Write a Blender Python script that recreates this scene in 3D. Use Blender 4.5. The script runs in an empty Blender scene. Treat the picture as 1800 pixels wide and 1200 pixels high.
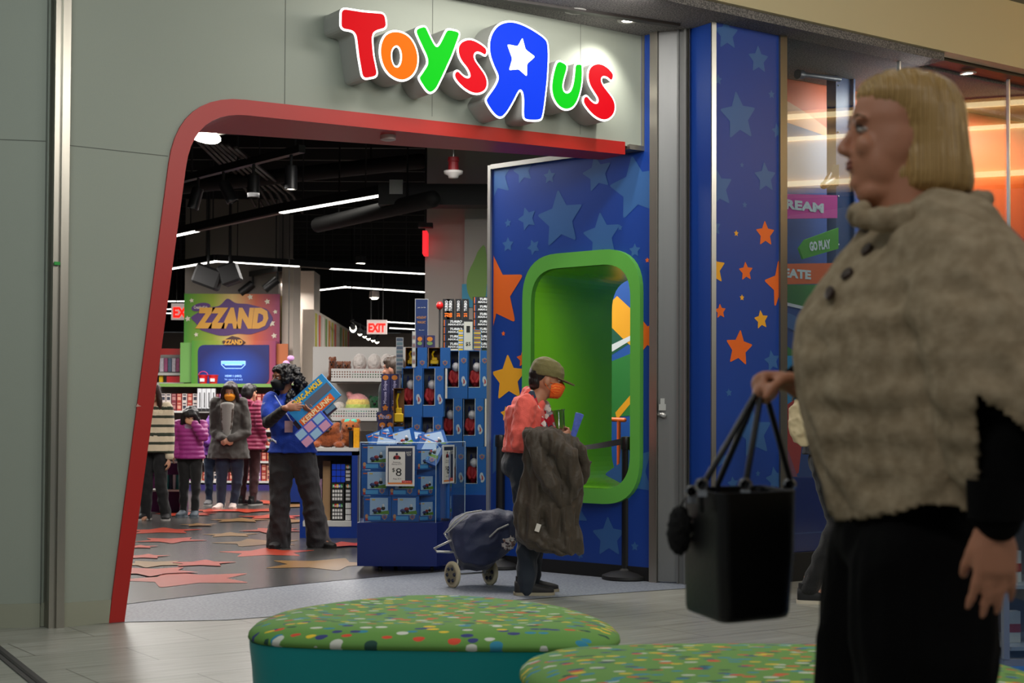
import bpy, bmesh, math, random
from math import sin, cos, pi, radians, sqrt, atan2, tan
from mathutils import Vector, Matrix, noise, geometry
random.seed(7)
SC = bpy.context.scene
COL = SC.collection

# ------------------------------------------------------------------ camera, world, lights, exposure
F = 2600.0; HC = 1.17; IW = 1800.0; IH = 1200.0
PITCH = radians(1.5); ROLL = 0.0042; SHIFT = 0.0344
cam_d = bpy.data.cameras.new('camera'); cam = bpy.data.objects.new('camera', cam_d); COL.objects.link(cam)
cam_d.sensor_width = 36.0; cam_d.lens = F / IW * 36.0; cam_d.shift_y = SHIFT; cam_d.clip_end = 200
CM = Matrix.Translation((0, 0, HC)) @ Matrix.Rotation(radians(90) + PITCH, 4, 'X') @ Matrix.Rotation(ROLL, 4, 'Z')
cam.matrix_world = CM
cam_d.dof.use_dof = True; cam_d.dof.focus_distance = 10.0; cam_d.dof.aperture_fstop = 5.0
SC.camera = cam
SC.view_settings.view_transform = 'Standard'; SC.view_settings.look = 'None'
SC.view_settings.gamma = 1.0; SC.view_settings.use_curve_mapping = False
SC.view_settings.exposure = 0.0
w = bpy.data.worlds.new('world'); SC.world = w; w.use_nodes = True
w.node_tree.nodes['Background'].inputs[0].default_value = (0.55, 0.6, 0.62, 1)
w.node_tree.nodes['Background'].inputs[1].default_value = 0.2

def area(name, loc, target, sx, sy, power, col=(1, 1, 1), spread=180):
    l = bpy.data.lights.new(name, 'AREA'); l.shape = 'RECTANGLE'; l.size = sx; l.size_y = sy
    l.energy = power; l.color = col; l.spread = radians(spread)
    o = bpy.data.objects.new(name, l); COL.objects.link(o); o.location = loc
    d = Vector(target) - Vector(loc); o.rotation_euler = d.to_track_quat('-Z', 'Y').to_euler()
    return o
def spot(name, loc, target, power, ang=60, blend=.6, col=(1, .96, .88), r=.04):
    l = bpy.data.lights.new(name, 'SPOT'); l.energy = power; l.color = col; l.spot_size = radians(ang)
    l.spot_blend = blend; l.shadow_soft_size = r
    o = bpy.data.objects.new(name, l); COL.objects.link(o); o.location = loc
    d = Vector(target) - Vector(loc); o.rotation_euler = d.to_track_quat('-Z', 'Y').to_euler()
    return o
# mall concourse ceiling lights falling towards the shopfront; the last two are added fills
area('mall_and_fill_light', (3.0, 5.2, 4.35), (1.0, 9.5, 1.0), 3.0, 1.2, 170, (1, .97, .9))
area('mall_and_fill_light', (-1.6, 4.2, 4.35), (-0.6, 9.0, 1.0), 3.0, 1.2, 95, (.9, 1, .97))
area('mall_and_fill_light', (4.5, 0.5, 4.35), (0.8, 2.6, 1.0), 2.5, 1.2, 60, (1, .95, .88))
area('mall_and_fill_light', (-1.2, 0.6, 4.35), (0.8, 3.0, 1.2), 2.5, 1.5, 60, (1, .97, .92))  # added fill to brighten the dark face of the foreground woman
area('mall_and_fill_light', (0.25, 9.05, 3.86), (-0.45, 10.0, 2.6), 1.6, .25, 30, (1, .96, .9))  # added lamp under the soffit to brighten the sign wall
# store lights
for (x, y, p) in [(-3.2, 13.6, 80), (-0.6, 12.0, 150), (-5.5, 19.0, 200), (-2.0, 18.5, 210), (-4.5, 25.0, 180), (-4.2, 21.3, 90), (-0.3, 25.0, 200)]:
    area('store_ceiling_light', (x, y, 3.32 if y > 13 else 3.6), (x, y, 0), 1.6, 1.6, p, (1, .95, .9))
# ------------------------------------------------------------------ pixel rays of the measured camera
CR = CM.to_3x3()
def ray(px, py):
    d = CR @ Vector(((px - IW/2)/F, (IH/2 - py)/F + SHIFT*IW/F, -1.0))
    return d
O = Vector((0, 0, HC))
def W(px, py, Y):
    d = ray(px, py); return O + d * (Y / d.y)
def G(px, py, z=0.0):
    d = ray(px, py); return O + d * ((z - HC) / d.z)
def ONP(px, py, p0, n):
    d = ray(px, py); return O + d * ((p0 - O).dot(n) / d.dot(n))
def PXX(px, p, u):      # ground-plan point: line p + k u seen at column px (taken at eye height)
    d = ray(px, 730); k = (p.y*d.x/d.y - p.x) / (u.x - u.y*d.x/d.y); return k
Z = Vector((0, 0, 1))
class Fr:               # vertical plane frame: a along u, b up, d into n
    def __init__(s, p, u, n=None):
        s.p = Vector((p[0], p[1], p[2] if len(p) > 2 else 0)); s.u = Vector((u[0], u[1], 0)).normalized()
        s.n = Vector(n).normalized() if n else Vector((-s.u.y, s.u.x, 0)); s.z = Z
    def w(s, a, b, d=0): return s.p + s.u*a + s.z*b + s.n*d
    def px(s, px, py, d=0):
        q = ONP(px, py, s.p + s.n*d, s.n) - s.p; return (q.dot(s.u), q.dot(s.z))
class FM:               # general frame
    def __init__(s, p, u, z): s.p = Vector(p); s.u = Vector(u).normalized(); s.z = Vector(z).normalized(); s.n = s.z.cross(s.u)
    def w(s, a, b, d=0): return s.p + s.u*a + s.z*b + s.n*d

# ------------------------------------------------------------------ materials
def lin(c):
    f = lambda v: (v/12.92 if v <= .04045 else ((v+.055)/1.055)**2.4)
    return (f(c[0]/255), f(c[1]/255), f(c[2]/255), 1)
_M = {}
def mat(name, rgb, rough=.55, metal=0, spec=.5, noise_amt=0, nscale=8, nstretch=(1, 1, 1), bump=0, bscale=60, bstretch=(1, 1, 1), emit=0, ecol=None, alpha=1, coat=0, sheen=0, sub=0):
    if name in _M: return _M[name]
    m = bpy.data.materials.new(name); m.use_nodes = True; nt = m.node_tree; b = nt.nodes['Principled BSDF']
    c = lin(rgb); b.inputs['Base Color'].default_value = c
    b.inputs['Roughness'].default_value = rough; b.inputs['Metallic'].default_value = metal
    b.inputs['Specular IOR Level'].default_value = spec
    if coat: b.inputs['Coat Weight'].default_value = coat
    if sheen: b.inputs['Sheen Weight'].default_value = sheen
    if sub: b.inputs['Subsurface Weight'].default_value = sub; b.inputs['Subsurface Scale'].default_value = .01
    if emit: b.inputs['Emission Color'].default_value = lin(ecol or rgb); b.inputs['Emission Strength'].default_value = emit
    if alpha < 1: b.inputs['Alpha'].default_value = alpha
    def coords(st):
        tc = nt.nodes.new('ShaderNodeTexCoord'); mp = nt.nodes.new('ShaderNodeMapping'); mp.inputs['Scale'].default_value = st
        nt.links.new(tc.outputs['Object'], mp.inputs[0]); return mp
    if noise_amt:
        n = nt.nodes.new('ShaderNodeTexNoise'); n.inputs['Scale'].default_value = nscale; n.inputs['Detail'].default_value = 4
        nt.links.new(coords(nstretch).outputs[0], n.inputs['Vector'])
        mx = nt.nodes.new('ShaderNodeMix'); mx.data_type = 'RGBA'
        mx.inputs[6].default_value = tuple(v*(1-noise_amt) for v in c[:3]) + (1,)
        mx.inputs[7].default_value = tuple(min(1, v*(1+noise_amt)) for v in c[:3]) + (1,)
        nt.links.new(n.outputs[0], mx.inputs[0]); nt.links.new(mx.outputs[2], b.inputs['Base Color'])
    if bump:
        n = nt.nodes.new('ShaderNodeTexNoise'); n.inputs['Scale'].default_value = bscale; n.inputs['Detail'].default_value = 3
        nt.links.new(coords(bstretch).outputs[0], n.inputs['Vector'])
        bp = nt.nodes.new('ShaderNodeBump'); bp.inputs['Strength'].default_value = bump; bp.inputs['Distance'].default_value = .01
        nt.links.new(n.outputs[0], bp.inputs['Height']); nt.links.new(bp.outputs[0], b.inputs['Normal'])
    _M[name] = m; return m
def ramp_mat(name, tex, scale, stops, rough=.8, bump=0, stretch=(1, 1, 1), interp='CONSTANT', **kw):
    if name in _M: return _M[name]
    m = bpy.data.materials.new(name); m.use_nodes = True; nt = m.node_tree; b = nt.nodes['Principled BSDF']
    b.inputs['Roughness'].default_value = rough
    tc = nt.nodes.new('ShaderNodeTexCoord'); mp = nt.nodes.new('ShaderNodeMapping'); mp.inputs['Scale'].default_value = stretch
    nt.links.new(tc.outputs['Object'], mp.inputs[0])
    if tex == 'VOR':
        t = nt.nodes.new('ShaderNodeTexVoronoi'); out = t.outputs['Color']
        t.inputs['Scale'].default_value = scale
    elif tex == 'WAVE':
        t = nt.nodes.new('ShaderNodeTexWave'); out = t.outputs[0]; t.inputs['Scale'].default_value = scale
        t.inputs['Distortion'].default_value = kw.get('dist', 2); t.bands_direction = kw.get('dir', 'Z'); t.inputs['Detail'].default_value = kw.get('detail', 2)
        t.inputs['Detail Scale'].default_value = kw.get('dscale', 1)
    else:
        t = nt.nodes.new('ShaderNodeTexNoise'); out = t.outputs[0]; t.inputs['Scale'].default_value = scale; t.inputs['Detail'].default_value = kw.get('detail', 3)
    nt.links.new(mp.outputs[0], t.inputs['Vector'])
    if tex == 'VOR':
        sp = nt.nodes.new('ShaderNodeSeparateColor'); nt.links.new(out, sp.inputs[0]); out = sp.outputs[0]
    r = nt.nodes.new('ShaderNodeValToRGB'); r.color_ramp.interpolation = interp
    while len(r.color_ramp.elements) < len(stops): r.color_ramp.elements.new(.5)
    for e, (p, c) in zip(r.color_ramp.elements, stops): e.position = p; e.color = lin(c)
    nt.links.new(out, r.inputs[0]); nt.links.new(r.outputs[0], b.inputs['Base Color'])
    if bump:
        bp = nt.nodes.new('ShaderNodeBump'); bp.inputs['Strength'].default_value = bump; bp.inputs['Distance'].default_value = .01
        nt.links.new(t.outputs[0], bp.inputs['Height']); nt.links.new(bp.outputs[0], b.inputs['Normal'])
    _M[name] = m; return m
def glass_mat(name, tint=(245, 250, 252), ior=1.5, refl=1.0, tr=1.0):
    if name in _M: return _M[name]
    m = bpy.data.materials.new(name); m.use_nodes = True; nt = m.node_tree; nt.nodes.remove(nt.nodes['Principled BSDF'])
    out = nt.nodes['Material Output']; t = nt.nodes.new('ShaderNodeBsdfTransparent'); t.inputs[0].default_value = lin(tint)
    g = nt.nodes.new('ShaderNodeBsdfGlossy'); g.inputs['Roughness'].default_value = .01
    fr = nt.nodes.new('ShaderNodeLayerWeight'); fr.inputs[0].default_value = .5
    pw = nt.nodes.new('ShaderNodeMath'); pw.operation = 'POWER'; pw.inputs[1].default_value = 5; nt.links.new(fr.outputs['Facing'], pw.inputs[0])
    f0 = ((ior-1)/(ior+1))**2; mth = nt.nodes.new('ShaderNodeMath'); mth.operation = 'MULTIPLY_ADD'; mth.inputs[1].default_value = (1-f0)*refl; mth.inputs[2].default_value = f0*refl; nt.links.new(pw.outputs[0], mth.inputs[0]); mth.use_clamp = True
    mx = nt.nodes.new('ShaderNodeMixShader'); nt.links.new(mth.outputs[0], mx.inputs[0]); nt.links.new(t.outputs[0], mx.inputs[1]); nt.links.new(g.outputs[0], mx.inputs[2])
    nt.links.new(mx.outputs[0], out.inputs[0]); _M[name] = m; return m

# ------------------------------------------------------------------ mesh building
def rp(pts, r, seg=4):          # round the corners of a polygon; r one number or one per corner
    out = []; n = len(pts)
    for i in range(n):
        p = Vector(pts[i]); a = Vector(pts[i-1]); b = Vector(pts[(i+1) % n]); rr = r[i] if isinstance(r, (list, tuple)) else r
        if rr <= 0: out.append(tuple(p)); continue
        da = (a-p); db = (b-p); ra = min(rr, da.length*.48); rb = min(rr, db.length*.48)
        p0 = p + da.normalized()*ra; p2 = p + db.normalized()*rb
        for k in range(seg+1):
            t = k/seg; q = p0*(1-t)**2 + p*2*t*(1-t) + p2*t*t; out.append(tuple(q))
    return out
def smooth_loop(pts, it=2):
    for _ in range(it):
        q = []
        n = len(pts)
        for i in range(n):
            a = pts[i]; b = pts[(i+1) % n]
            q.append((a[0]*.75+b[0]*.25, a[1]*.75+b[1]*.25)); q.append((a[0]*.25+b[0]*.75, a[1]*.25+b[1]*.75))
        pts = q
    return pts
def offset_loop(pts, d):
    n = len(pts); A = sum(pts[i][0]*pts[(i+1) % n][1]-pts[(i+1) % n][0]*pts[i][1] for i in range(n))
    s = 1 if A > 0 else -1; out = []
    for i in range(n):
        a, p, b = Vector(pts[i-1]), Vector(pts[i]), Vector(pts[(i+1) % n])
        e1 = (p-a); e2 = (b-p)
        if e1.length < 1e-9 or e2.length < 1e-9: out.append(tuple(p)); continue
        e1.normalize(); e2.normalize(); n1 = Vector((e1.y, -e1.x)); n2 = Vector((e2.y, -e2.x)); m = n1+n2
        if m.length < 1e-6: m = n1.copy()
        m.normalize(); k = min(1.6, 1/max(.3, m.dot(n1))); out.append(tuple(p + m*(s*d*k)))
    return out
def star(cx, cy, r, rot=0, inner=.5, tip=.12, seg=3):
    pts = []
    for k in range(10):
        a = rot + pi/2 + k*pi/5; rr = r if k % 2 == 0 else r*inner; pts.append((cx+cos(a)*rr, cy+sin(a)*rr))
    return rp(pts, [r*tip if k % 2 == 0 else 0 for k in range(10)], seg)
def ell(cx, cy, rx, ry, n=24, rot=0):
    return [(cx+cos(t)*rx*cos(rot)-sin(t)*ry*sin(rot), cy+cos(t)*rx*sin(rot)+sin(t)*ry*cos(rot)) for t in [2*pi*k/n for k in range(n)]]
def rect(x0, y0, x1, y1): return [(x0, y0), (x1, y0), (x1, y1), (x0, y1)]
_FT = {}
def text_tris(s, bold=0.0):
    key = (s, bold)
    if key in _FT: return _FT[key]
    c = bpy.data.curves.new('t', 'FONT'); c.body = s; c.size = 1; c.offset = bold; c.resolution_u = 2; c.align_x = 'CENTER'
    o = bpy.data.objects.new('t', c); COL.objects.link(o)
    dg = bpy.context.evaluated_depsgraph_get(); dg.update(); me = o.evaluated_get(dg).to_mesh()
    v = [tuple(q.co)[:2] for q in me.vertices]; f = [tuple(p.vertices) for p in me.polygons]
    if v:
        ys = [q[1] for q in v]; xs = [q[0] for q in v]; y0 = min(ys); hh = max(max(ys)-y0, .01); cx = (min(xs)+max(xs))/2; ww = max(xs)-min(xs)
        v = [((x-cx), (y-y0)) for x, y in v]
    else: hh = ww = 1
    o.evaluated_get(dg).to_mesh_clear(); bpy.data.objects.remove(o); bpy.data.curves.remove(c)
    _FT[key] = (v, f, ww, hh); return _FT[key]
class MB:
    def __init__(s): s.v = []; s.f = []; s.mi = []; s.m = 0
    def mat(s, i): s.m = i; return s
    def add(s, vs, fs):
        k = len(s.v); s.v += [Vector(q) for q in vs]
        for f in fs: s.f.append(tuple(i+k for i in f)); s.mi.append(s.m)
    def prism(s, loops, fr, d0, d1=None, back=True):     # first loop outer, others holes; d1 None: single sheet
        tri = geometry.tessellate_polygon([[Vector((a, b, 0)) for a, b in lp] for lp in loops])
        flat = [p for lp in loops for p in lp]
        fn = lambda a, b, d: fr.w(a, b, d(a) if callable(d) else d)
        s.add([fn(a, b, d0) for a, b in flat], tri)
        if d1 is None: return s
        if back: s.add([fn(a, b, d1) for a, b in flat], [t[::-1] for t in tri])
        for lp in loops:
            n = len(lp); s.add([fn(a, b, d0) for a, b in lp]+[fn(a, b, d1) for a, b in lp], [(i, (i+1) % n, n+(i+1) % n, n+i) for i in range(n)])
        return s
    def plan(s, pts, z0, z1):
        n = len(pts); vs = [Vector((p[0], p[1], z0)) for p in pts]+[Vector((p[0], p[1], z1)) for p in pts]
        s.add(vs, [tuple(range(n))[::-1], tuple(range(n, 2*n))]+[(i, (i+1) % n, n+(i+1) % n, n+i) for i in range(n)]); return s
    def box(s, c, size, M=None, taper=0, bev=0):
        c = Vector(c); x, y, z = size[0]/2, size[1]/2, size[2]/2; vs = []
        if bev:
            b = min(bev, x*.9, y*.9, z*.9); P = []
            for sz in (-1, 1):
                for (kx, ky) in [(x, y-b), (x-b, y), (-x+b, y), (-x, y-b), (-x, -y+b), (-x+b, -y), (x-b, -y), (x, -y+b)]: P.append((kx, ky, sz*(z-b)))
            for (kx, ky) in [(x-b, y-b), (-x+b, y-b), (-x+b, -y+b), (x-b, -y+b)]: P.append((kx, ky, z))
            for (kx, ky) in [(x-b, y-b), (-x+b, y-b), (-x+b, -y+b), (x-b, -y+b)]: P.append((kx, ky, -z))
            fs = [(i, (i+1) % 8, 8+(i+1) % 8, 8+i) for i in range(8)]
            fs += [(16, 17, 18, 19), (23, 22, 21, 20)]
            for k in range(4):
                a = 8+2*k; fs.append((a, a+1, 16+k)); fs.append((a+1, 8+(2*k+2) % 8, 16+(k+1) % 4, 16+k))
                fs.append((2*k+1, 2*k, 20+k)); fs.append(((2*k+2) % 8, 2*k+1, 20+k, 20+(k+1) % 4))
            vs = [Vector(p) for p in P]
        else:
            for sz in (-1, 1):
                t = 1 - taper*(sz+1)/2
                for (kx, ky) in ((-1, -1), (1, -1), (1, 1), (-1, 1)): vs.append(Vector((kx*x*t, ky*y*t, sz*z)))
            fs = [(3, 2, 1, 0), (4, 5, 6, 7), (0, 1, 5, 4), (1, 2, 6, 5), (2, 3, 7, 6), (3, 0, 4, 7)]
        if M is not None: vs = [M @ v for v in vs]
        s.add([v+c for v in vs], fs); return s
    def rings(s, rings, cap=True):
        n = len(rings[0]); vs = [q for r in rings for q in r]; fs = []
        for k in range(len(rings)-1):
            for i in range(n): fs.append((k*n+i, k*n+(i+1) % n, (k+1)*n+(i+1) % n, (k+1)*n+i))
        if cap: fs.append(tuple(range(n))[::-1]); fs.append(tuple((len(rings)-1)*n+i for i in range(n)))
        s.add(vs, fs); return s
    def tube(s, pts, rad, n=10, ends=True, up=None, flat=1.0, cap=True):
        P = [Vector(p) for p in pts]; R = rad if isinstance(rad, (list, tuple)) else [rad]*len(P)
        R = [(r, r*flat) if not isinstance(r, (list, tuple)) else r for r in R]
        if ends:
            d0 = (P[0]-P[1]).normalized(); d1 = (P[-1]-P[-2]).normalized(); r0 = min(R[0]); r1 = min(R[-1])
            a, b = P[0], P[-1]; Ra, Rb = R[0], R[-1]
            P = [a+d0*r0, a+d0*r0*.8] + [a+d0*r0*.3] + P[:] + [b+d1*r1*.3, b+d1*r1*.8, b+d1*r1]
            sc = lambda q, k: (q[0]*k, q[1]*k)
            R = [sc(Ra, .12), sc(Ra, .6), sc(Ra, .94)] + R + [sc(Rb, .94), sc(Rb, .6), sc(Rb, .12)]
        U = Vector(up) if up else Vector((0, 0, 1)); prev = None; rings = []
        for i, p in enumerate(P):
            t = (P[min(i+1, len(P)-1)]-P[max(i-1, 0)]).normalized()
            if prev is None:
                x = U - t*U.dot(t)
                if x.length < .05: x = Vector((1, 0, 0)) - t*t.x
                if x.length < .05: x = Vector((0, 1, 0)) - t*t.y
            else: x = prev - t*prev.dot(t)
            x.normalize(); prev = x; y = t.cross(x)
            rings.append([p + x*(cos(2*pi*k/n)*R[i][0]) + y*(sin(2*pi*k/n)*R[i][1]) for k in range(n)])
        return s.rings(rings, cap)
    def ellip(s, c, r, M=None, nu=16, nv=10):
        c = Vector(c); rings = []
        for j in range(nv+1):
            ph = -pi/2 + pi*j/nv; ph = max(-pi/2+.02, min(pi/2-.02, ph)); ring = []
            for i in range(nu):
                q = Vector((cos(2*pi*i/nu)*cos(ph)*r[0], sin(2*pi*i/nu)*cos(ph)*r[1], sin(ph)*r[2]))
                ring.append(c + (M @ q if M is not None else q))
            rings.append(ring)
        return s.rings(rings)
    def lathe(s, c, prof, n=24, M=None):
        c = Vector(c); rings = []
        for r, z in prof:
            ring = [Vector((cos(2*pi*i/n)*r, sin(2*pi*i/n)*r, z)) for i in range(n)]
            rings.append([c + (M @ q if M is not None else q) for q in ring])
        return s.rings(rings)
    def text(s, st, fr, a, b, h, d=-.002, w=None, bold=0.02, shear=0, rot=0, mirror=False):   # centre (a,b), cap height h
        v, f, ww, hh = text_tris(st, bold); k = h/hh; kx = (w/ww) if w else k
        o = []
        for x, y in v:
            X = x*kx + shear*(y*k-h/2); Y = y*k-h/2
            if mirror: X = -X
            o.append(fr.w(a+X*cos(rot)-Y*sin(rot), b+X*sin(rot)+Y*cos(rot), d))
        s.add(o, f); return s
    def build(s, name, mats, parent=None, smooth=False, world=True, thr=None):
        me = bpy.data.meshes.new(name)
        vs = s.v
        if parent is not None and world:
            I = parent.matrix_basis.inverted() if parent.parent is None else (parent.parent.matrix_basis @ parent.matrix_basis).inverted()
            vs = [I @ q for q in vs]
        me.from_pydata([tuple(q) for q in vs], [], s.f)
        if not isinstance(mats, (list, tuple)): mats = [mats]
        for m in mats: me.materials.append(m)
        me.polygons.foreach_set('material_index', [min(i, len(mats)-1) for i in s.mi])
        bm = bmesh.new(); bm.from_mesh(me); bmesh.ops.recalc_face_normals(bm, faces=bm.faces); bm.to_mesh(me); bm.free()
        if smooth:
            me.polygons.foreach_set('use_smooth', [True]*len(me.polygons))
            if thr: me.set_sharp_from_angle(angle=radians(thr))
        me.update(); o = bpy.data.objects.new(name, me); COL.objects.link(o)
        if parent is not None: o.parent = parent
        return o
def tag(o, label, cat, group=None, kind=None):
    if label: o['label'] = label
    if cat: o['category'] = cat
    if group: o['group'] = group
    if kind: o['kind'] = kind
    return o
def thing(name, label, cat, loc=(0, 0, 0), rz=0, group=None):
    o = bpy.data.objects.new(name, None); COL.objects.link(o); o.location = loc; o.rotation_euler = (0, 0, rz); o.empty_display_size = .1
    o.matrix_basis = Matrix.Translation(loc) @ Matrix.Rotation(rz, 4, 'Z')
    return tag(o, label, cat, group)
def struct(name, mb, mats, parent=None, smooth=False, thr=None):
    o = mb.build(name, mats, parent, smooth, thr=thr)
    if parent is None: o['kind'] = 'structure'
    return o
def ctree(root, M, label=None, group=None):      # copy of a thing with copies of its parts and sub-parts
    r = root.copy(); COL.objects.link(r); r.matrix_basis = M
    if label: r['label'] = label
    if group: r['group'] = group
    for ch in list(root.children):
        c = ch.copy(); COL.objects.link(c); c.parent = r
        for g in list(ch.children):
            d = g.copy(); COL.objects.link(d); d.parent = c
    return r
def TR(x, y, z, rz=0, s=1): return Matrix.Translation((x, y, z)) @ Matrix.Rotation(rz, 4, 'Z') @ Matrix.Scale(s, 4)
# ------------------------------------------------------------------ plan of the shopfront
p_jamb = G(190, 1095); U0 = Vector((.818, .575, 0)).normalized()
FA = Fr((p_jamb.x, p_jamb.y), U0)                # facade plane, into the store
SOF = 3.89
steel = mat('brushed_steel', (165, 160, 150), .3, .85, noise_amt=.12, nscale=3, nstretch=(6, 6, .6))
dsteel = mat('dull_steel', (128, 128, 128), .45, .6, noise_amt=.1, nscale=2, nstretch=(5, 5, .5))
panel = mat('panel_grey_green', (146, 152, 141), .6, noise_amt=.04, nscale=1.5, bump=.05, bscale=200)
basem = mat('base_beige', (146, 147, 130), .6)
red = mat('portal_red', (168, 24, 18), .42, noise_amt=.05, nscale=2)
seam = mat('seam_dark', (95, 98, 92), .8)
black = mat('black_matte', (14, 14, 15), .6)
dgrey = mat('dark_grey', (40, 40, 41), .7)
white = mat('white_paint', (206, 202, 196), .6)
alum = mat('aluminium', (200, 200, 196), .35, .7)
blue = mat('wall_blue', (18, 62, 150), .42, noise_amt=.05, nscale=2)
blue2 = mat('star_pale_blue', (52, 98, 158), .42)
orange = mat('star_orange', (232, 104, 30), .45); yellow = mat('star_yellow', (236, 168, 40), .45)
grn = mat('window_green', (122, 200, 28), .35); grn2 = mat('window_green_face', (98, 178, 72), .4)  # haze is put into the face green; sleeve green raised for light inside
speck = ramp_mat('speckled_soffit', 'NOI', 90, [(0, (58, 56, 56)), (.45, (84, 82, 82)), (.55, (120, 116, 114)), (1, (140, 136, 134))], .9, interp='LINEAR', detail=6)

# floors
terr = ramp_mat('terrazzo', 'NOI', 55, [(0, (84, 90, 102)), (.42, (112, 118, 130)), (.58, (134, 140, 150)), (1, (160, 164, 170))], .5, interp='LINEAR', detail=8)
def tile_mat():
    m = bpy.data.materials.new('mall_tile'); m.use_nodes = True; nt = m.node_tree; b = nt.nodes['Principled BSDF']
    tc = nt.nodes.new('ShaderNodeTexCoord'); mp = nt.nodes.new('ShaderNodeMapping'); mp.inputs['Rotation'].default_value = (0, 0, radians(-35.1))
    nt.links.new(tc.outputs['Object'], mp.inputs[0])
    br = nt.nodes.new('ShaderNodeTexBrick'); br.inputs['Scale'].default_value = 1; br.inputs['Brick Width'].default_value = .9; br.inputs['Row Height'].default_value = .45
    br.inputs['Mortar Size'].default_value = .004; br.inputs['Color1'].default_value = lin((158, 160, 152)); br.inputs['Color2'].default_value = lin((168, 169, 162)); br.inputs['Mortar'].default_value = lin((108, 106, 98))
    nt.links.new(mp.outputs[0], br.inputs['Vector'])
    m2 = nt.nodes.new('ShaderNodeMapping'); m2.inputs['Scale'].default_value = (1.2, 22, 1); nt.links.new(mp.outputs[0], m2.inputs[0])
    n = nt.nodes.new('ShaderNodeTexNoise'); n.inputs['Scale'].default_value = 2; n.inputs['Detail'].default_value = 6; nt.links.new(m2.outputs[0], n.inputs['Vector'])
    r = nt.nodes.new('ShaderNodeValToRGB'); r.color_ramp.elements[0].position = .3; r.color_ramp.elements[0].color = lin((205, 202, 196)); r.color_ramp.elements[1].position = .7; r.color_ramp.elements[1].color = (1, 1, 1, 1)
    nt.links.new(n.outputs[0], r.inputs[0])
    mx = nt.nodes.new('ShaderNodeMix'); mx.data_type = 'RGBA'; mx.blend_type = 'MULTIPLY'; mx.inputs[0].default_value = 1
    nt.links.new(br.outputs[0], mx.inputs[6]); nt.links.new(r.outputs[0], mx.inputs[7]); nt.links.new(mx.outputs[2], b.inputs['Base Color'])
    b.inputs['Roughness'].default_value = .33
    return m
tile = tile_mat()
sfloor = mat('store_vinyl_planks', (62, 60, 58), .26, noise_amt=.35, nscale=2.2, nstretch=(.8, 7, 1))
sal = mat('floor_star_salmon', (172, 60, 38), .28, noise_amt=.12, nscale=6); tan = mat('floor_star_tan', (140, 104, 56), .28, noise_amt=.12, nscale=6)
# terrazzo outline (from measured points)
tz = [G(120, 1101), G(218, 1093.6), G(400, 1090), G(501, 1082), G(977, 1050), G(1197, 1035), G(1300, 1026)]
sf = [G(1000, 985), G(860, 999), G(731, 1009), G(593, 1021), G(455, 1035), G(252, 1059), G(150, 1072)]
fz = MB(); fz.add([Vector((-14, -6, 0)), Vector((20, -6, 0)), Vector((20, 34, 0)), Vector((-14, 34, 0))], [(0, 1, 2, 3)])
struct('floor', fz, tile)
t = MB(); poly = [(p.x, p.y) for p in tz] + [(4.5, 13), (-4.5, 13), (-4.5, 8.0)]
F0 = FM((0, 0, 0), (1, 0, 0), (0, 1, 0))     # a=x, b=y ; n = y cross x = -z
t.prism([poly], F0, -.003); struct('floor_entry_terrazzo', t, terr)
t = MB(); poly = [(p.x, p.y) for p in sf] + [(-9, sf[-1].y-.4), (-9, 33), (9, 33), (9, 12.3), (2.0, 12.0)]
t.prism([poly], F0, -.006)
_fs = [0]
def fstar(px, py, r, m, rot=.3, inner=.5, ):
    _fs[0] += 1; g = G(px, py); t.mat(m).prism([star(g.x, g.y, r*.72, rot, inner)], F0, -.007-.0006*_fs[0])
for px, py, r, m, rot in [(470, 972, .62, 1, .2), (330, 1019, .75, 1, .5), (565, 993, .72, 2, 1.0), (455, 955, .62, 2, .4), (285, 934, .6, 1, .2), (405, 941, .42, 2, .2), (300, 951, .5, 1, .9),
        (268, 993, .42, 2, .7), (355, 992, .4, 1, .1), (255, 980, .3, 1, .1), (245, 963, .25, 1, .2), (270, 1007, .5, 1, .8), (480, 934, .5, 1, .6), (420, 916, .5, 2, .1), (330, 905, .55, 1, .3), (480, 910, .6, 1, .2), (440, 899, .6, 1, .7),
        (520, 918, .45, 2, .4), (380, 899, .5, 1, .4), (540, 890, .8, 2, .1), (460, 885, .7, 1, .1), (610, 960, .4, 1, .3), (350, 925, .3, 2, .3)]:
    fstar(px, py, r, m, rot)
struct('floor_store', t, [sfloor, sal, tan])
t = MB(); a, b = G(-20, 1130), G(70, 1203); dd = (b-a).normalized(); nn = Vector((dd.y, -dd.x, 0))*.035
a = a - dd*3; b = b + dd*4
t.add([a-nn+Z*.004, b-nn+Z*.004, b+nn+Z*.004, a+nn+Z*.004], [(0, 1, 2, 3)]); t.mat(1).add([a-nn*.25+Z*.006, b-nn*.25+Z*.006, b+nn*.25+Z*.006, a+nn*.25+Z*.006], [(0, 1, 2, 3)])
struct('trim_expansion_joint', t, [mat('joint_rubber', (58, 56, 56), .6), black])

# facade wall with the portal opening (a = along, b = up)
def fa(px, py): return FA.px(px, py)
tL = fa(97, 1100)[0]; tR = fa(1127, 255)[0]
outer = [fa(190, 1095), fa(298, 270), fa(334, 168), fa(1097, 244)]
outer = [(0, 0), (outer[1][0], outer[1][1]), (fa(306, 160)[0], 3.035), (fa(1097, 244)[0], 3.105)]
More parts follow.
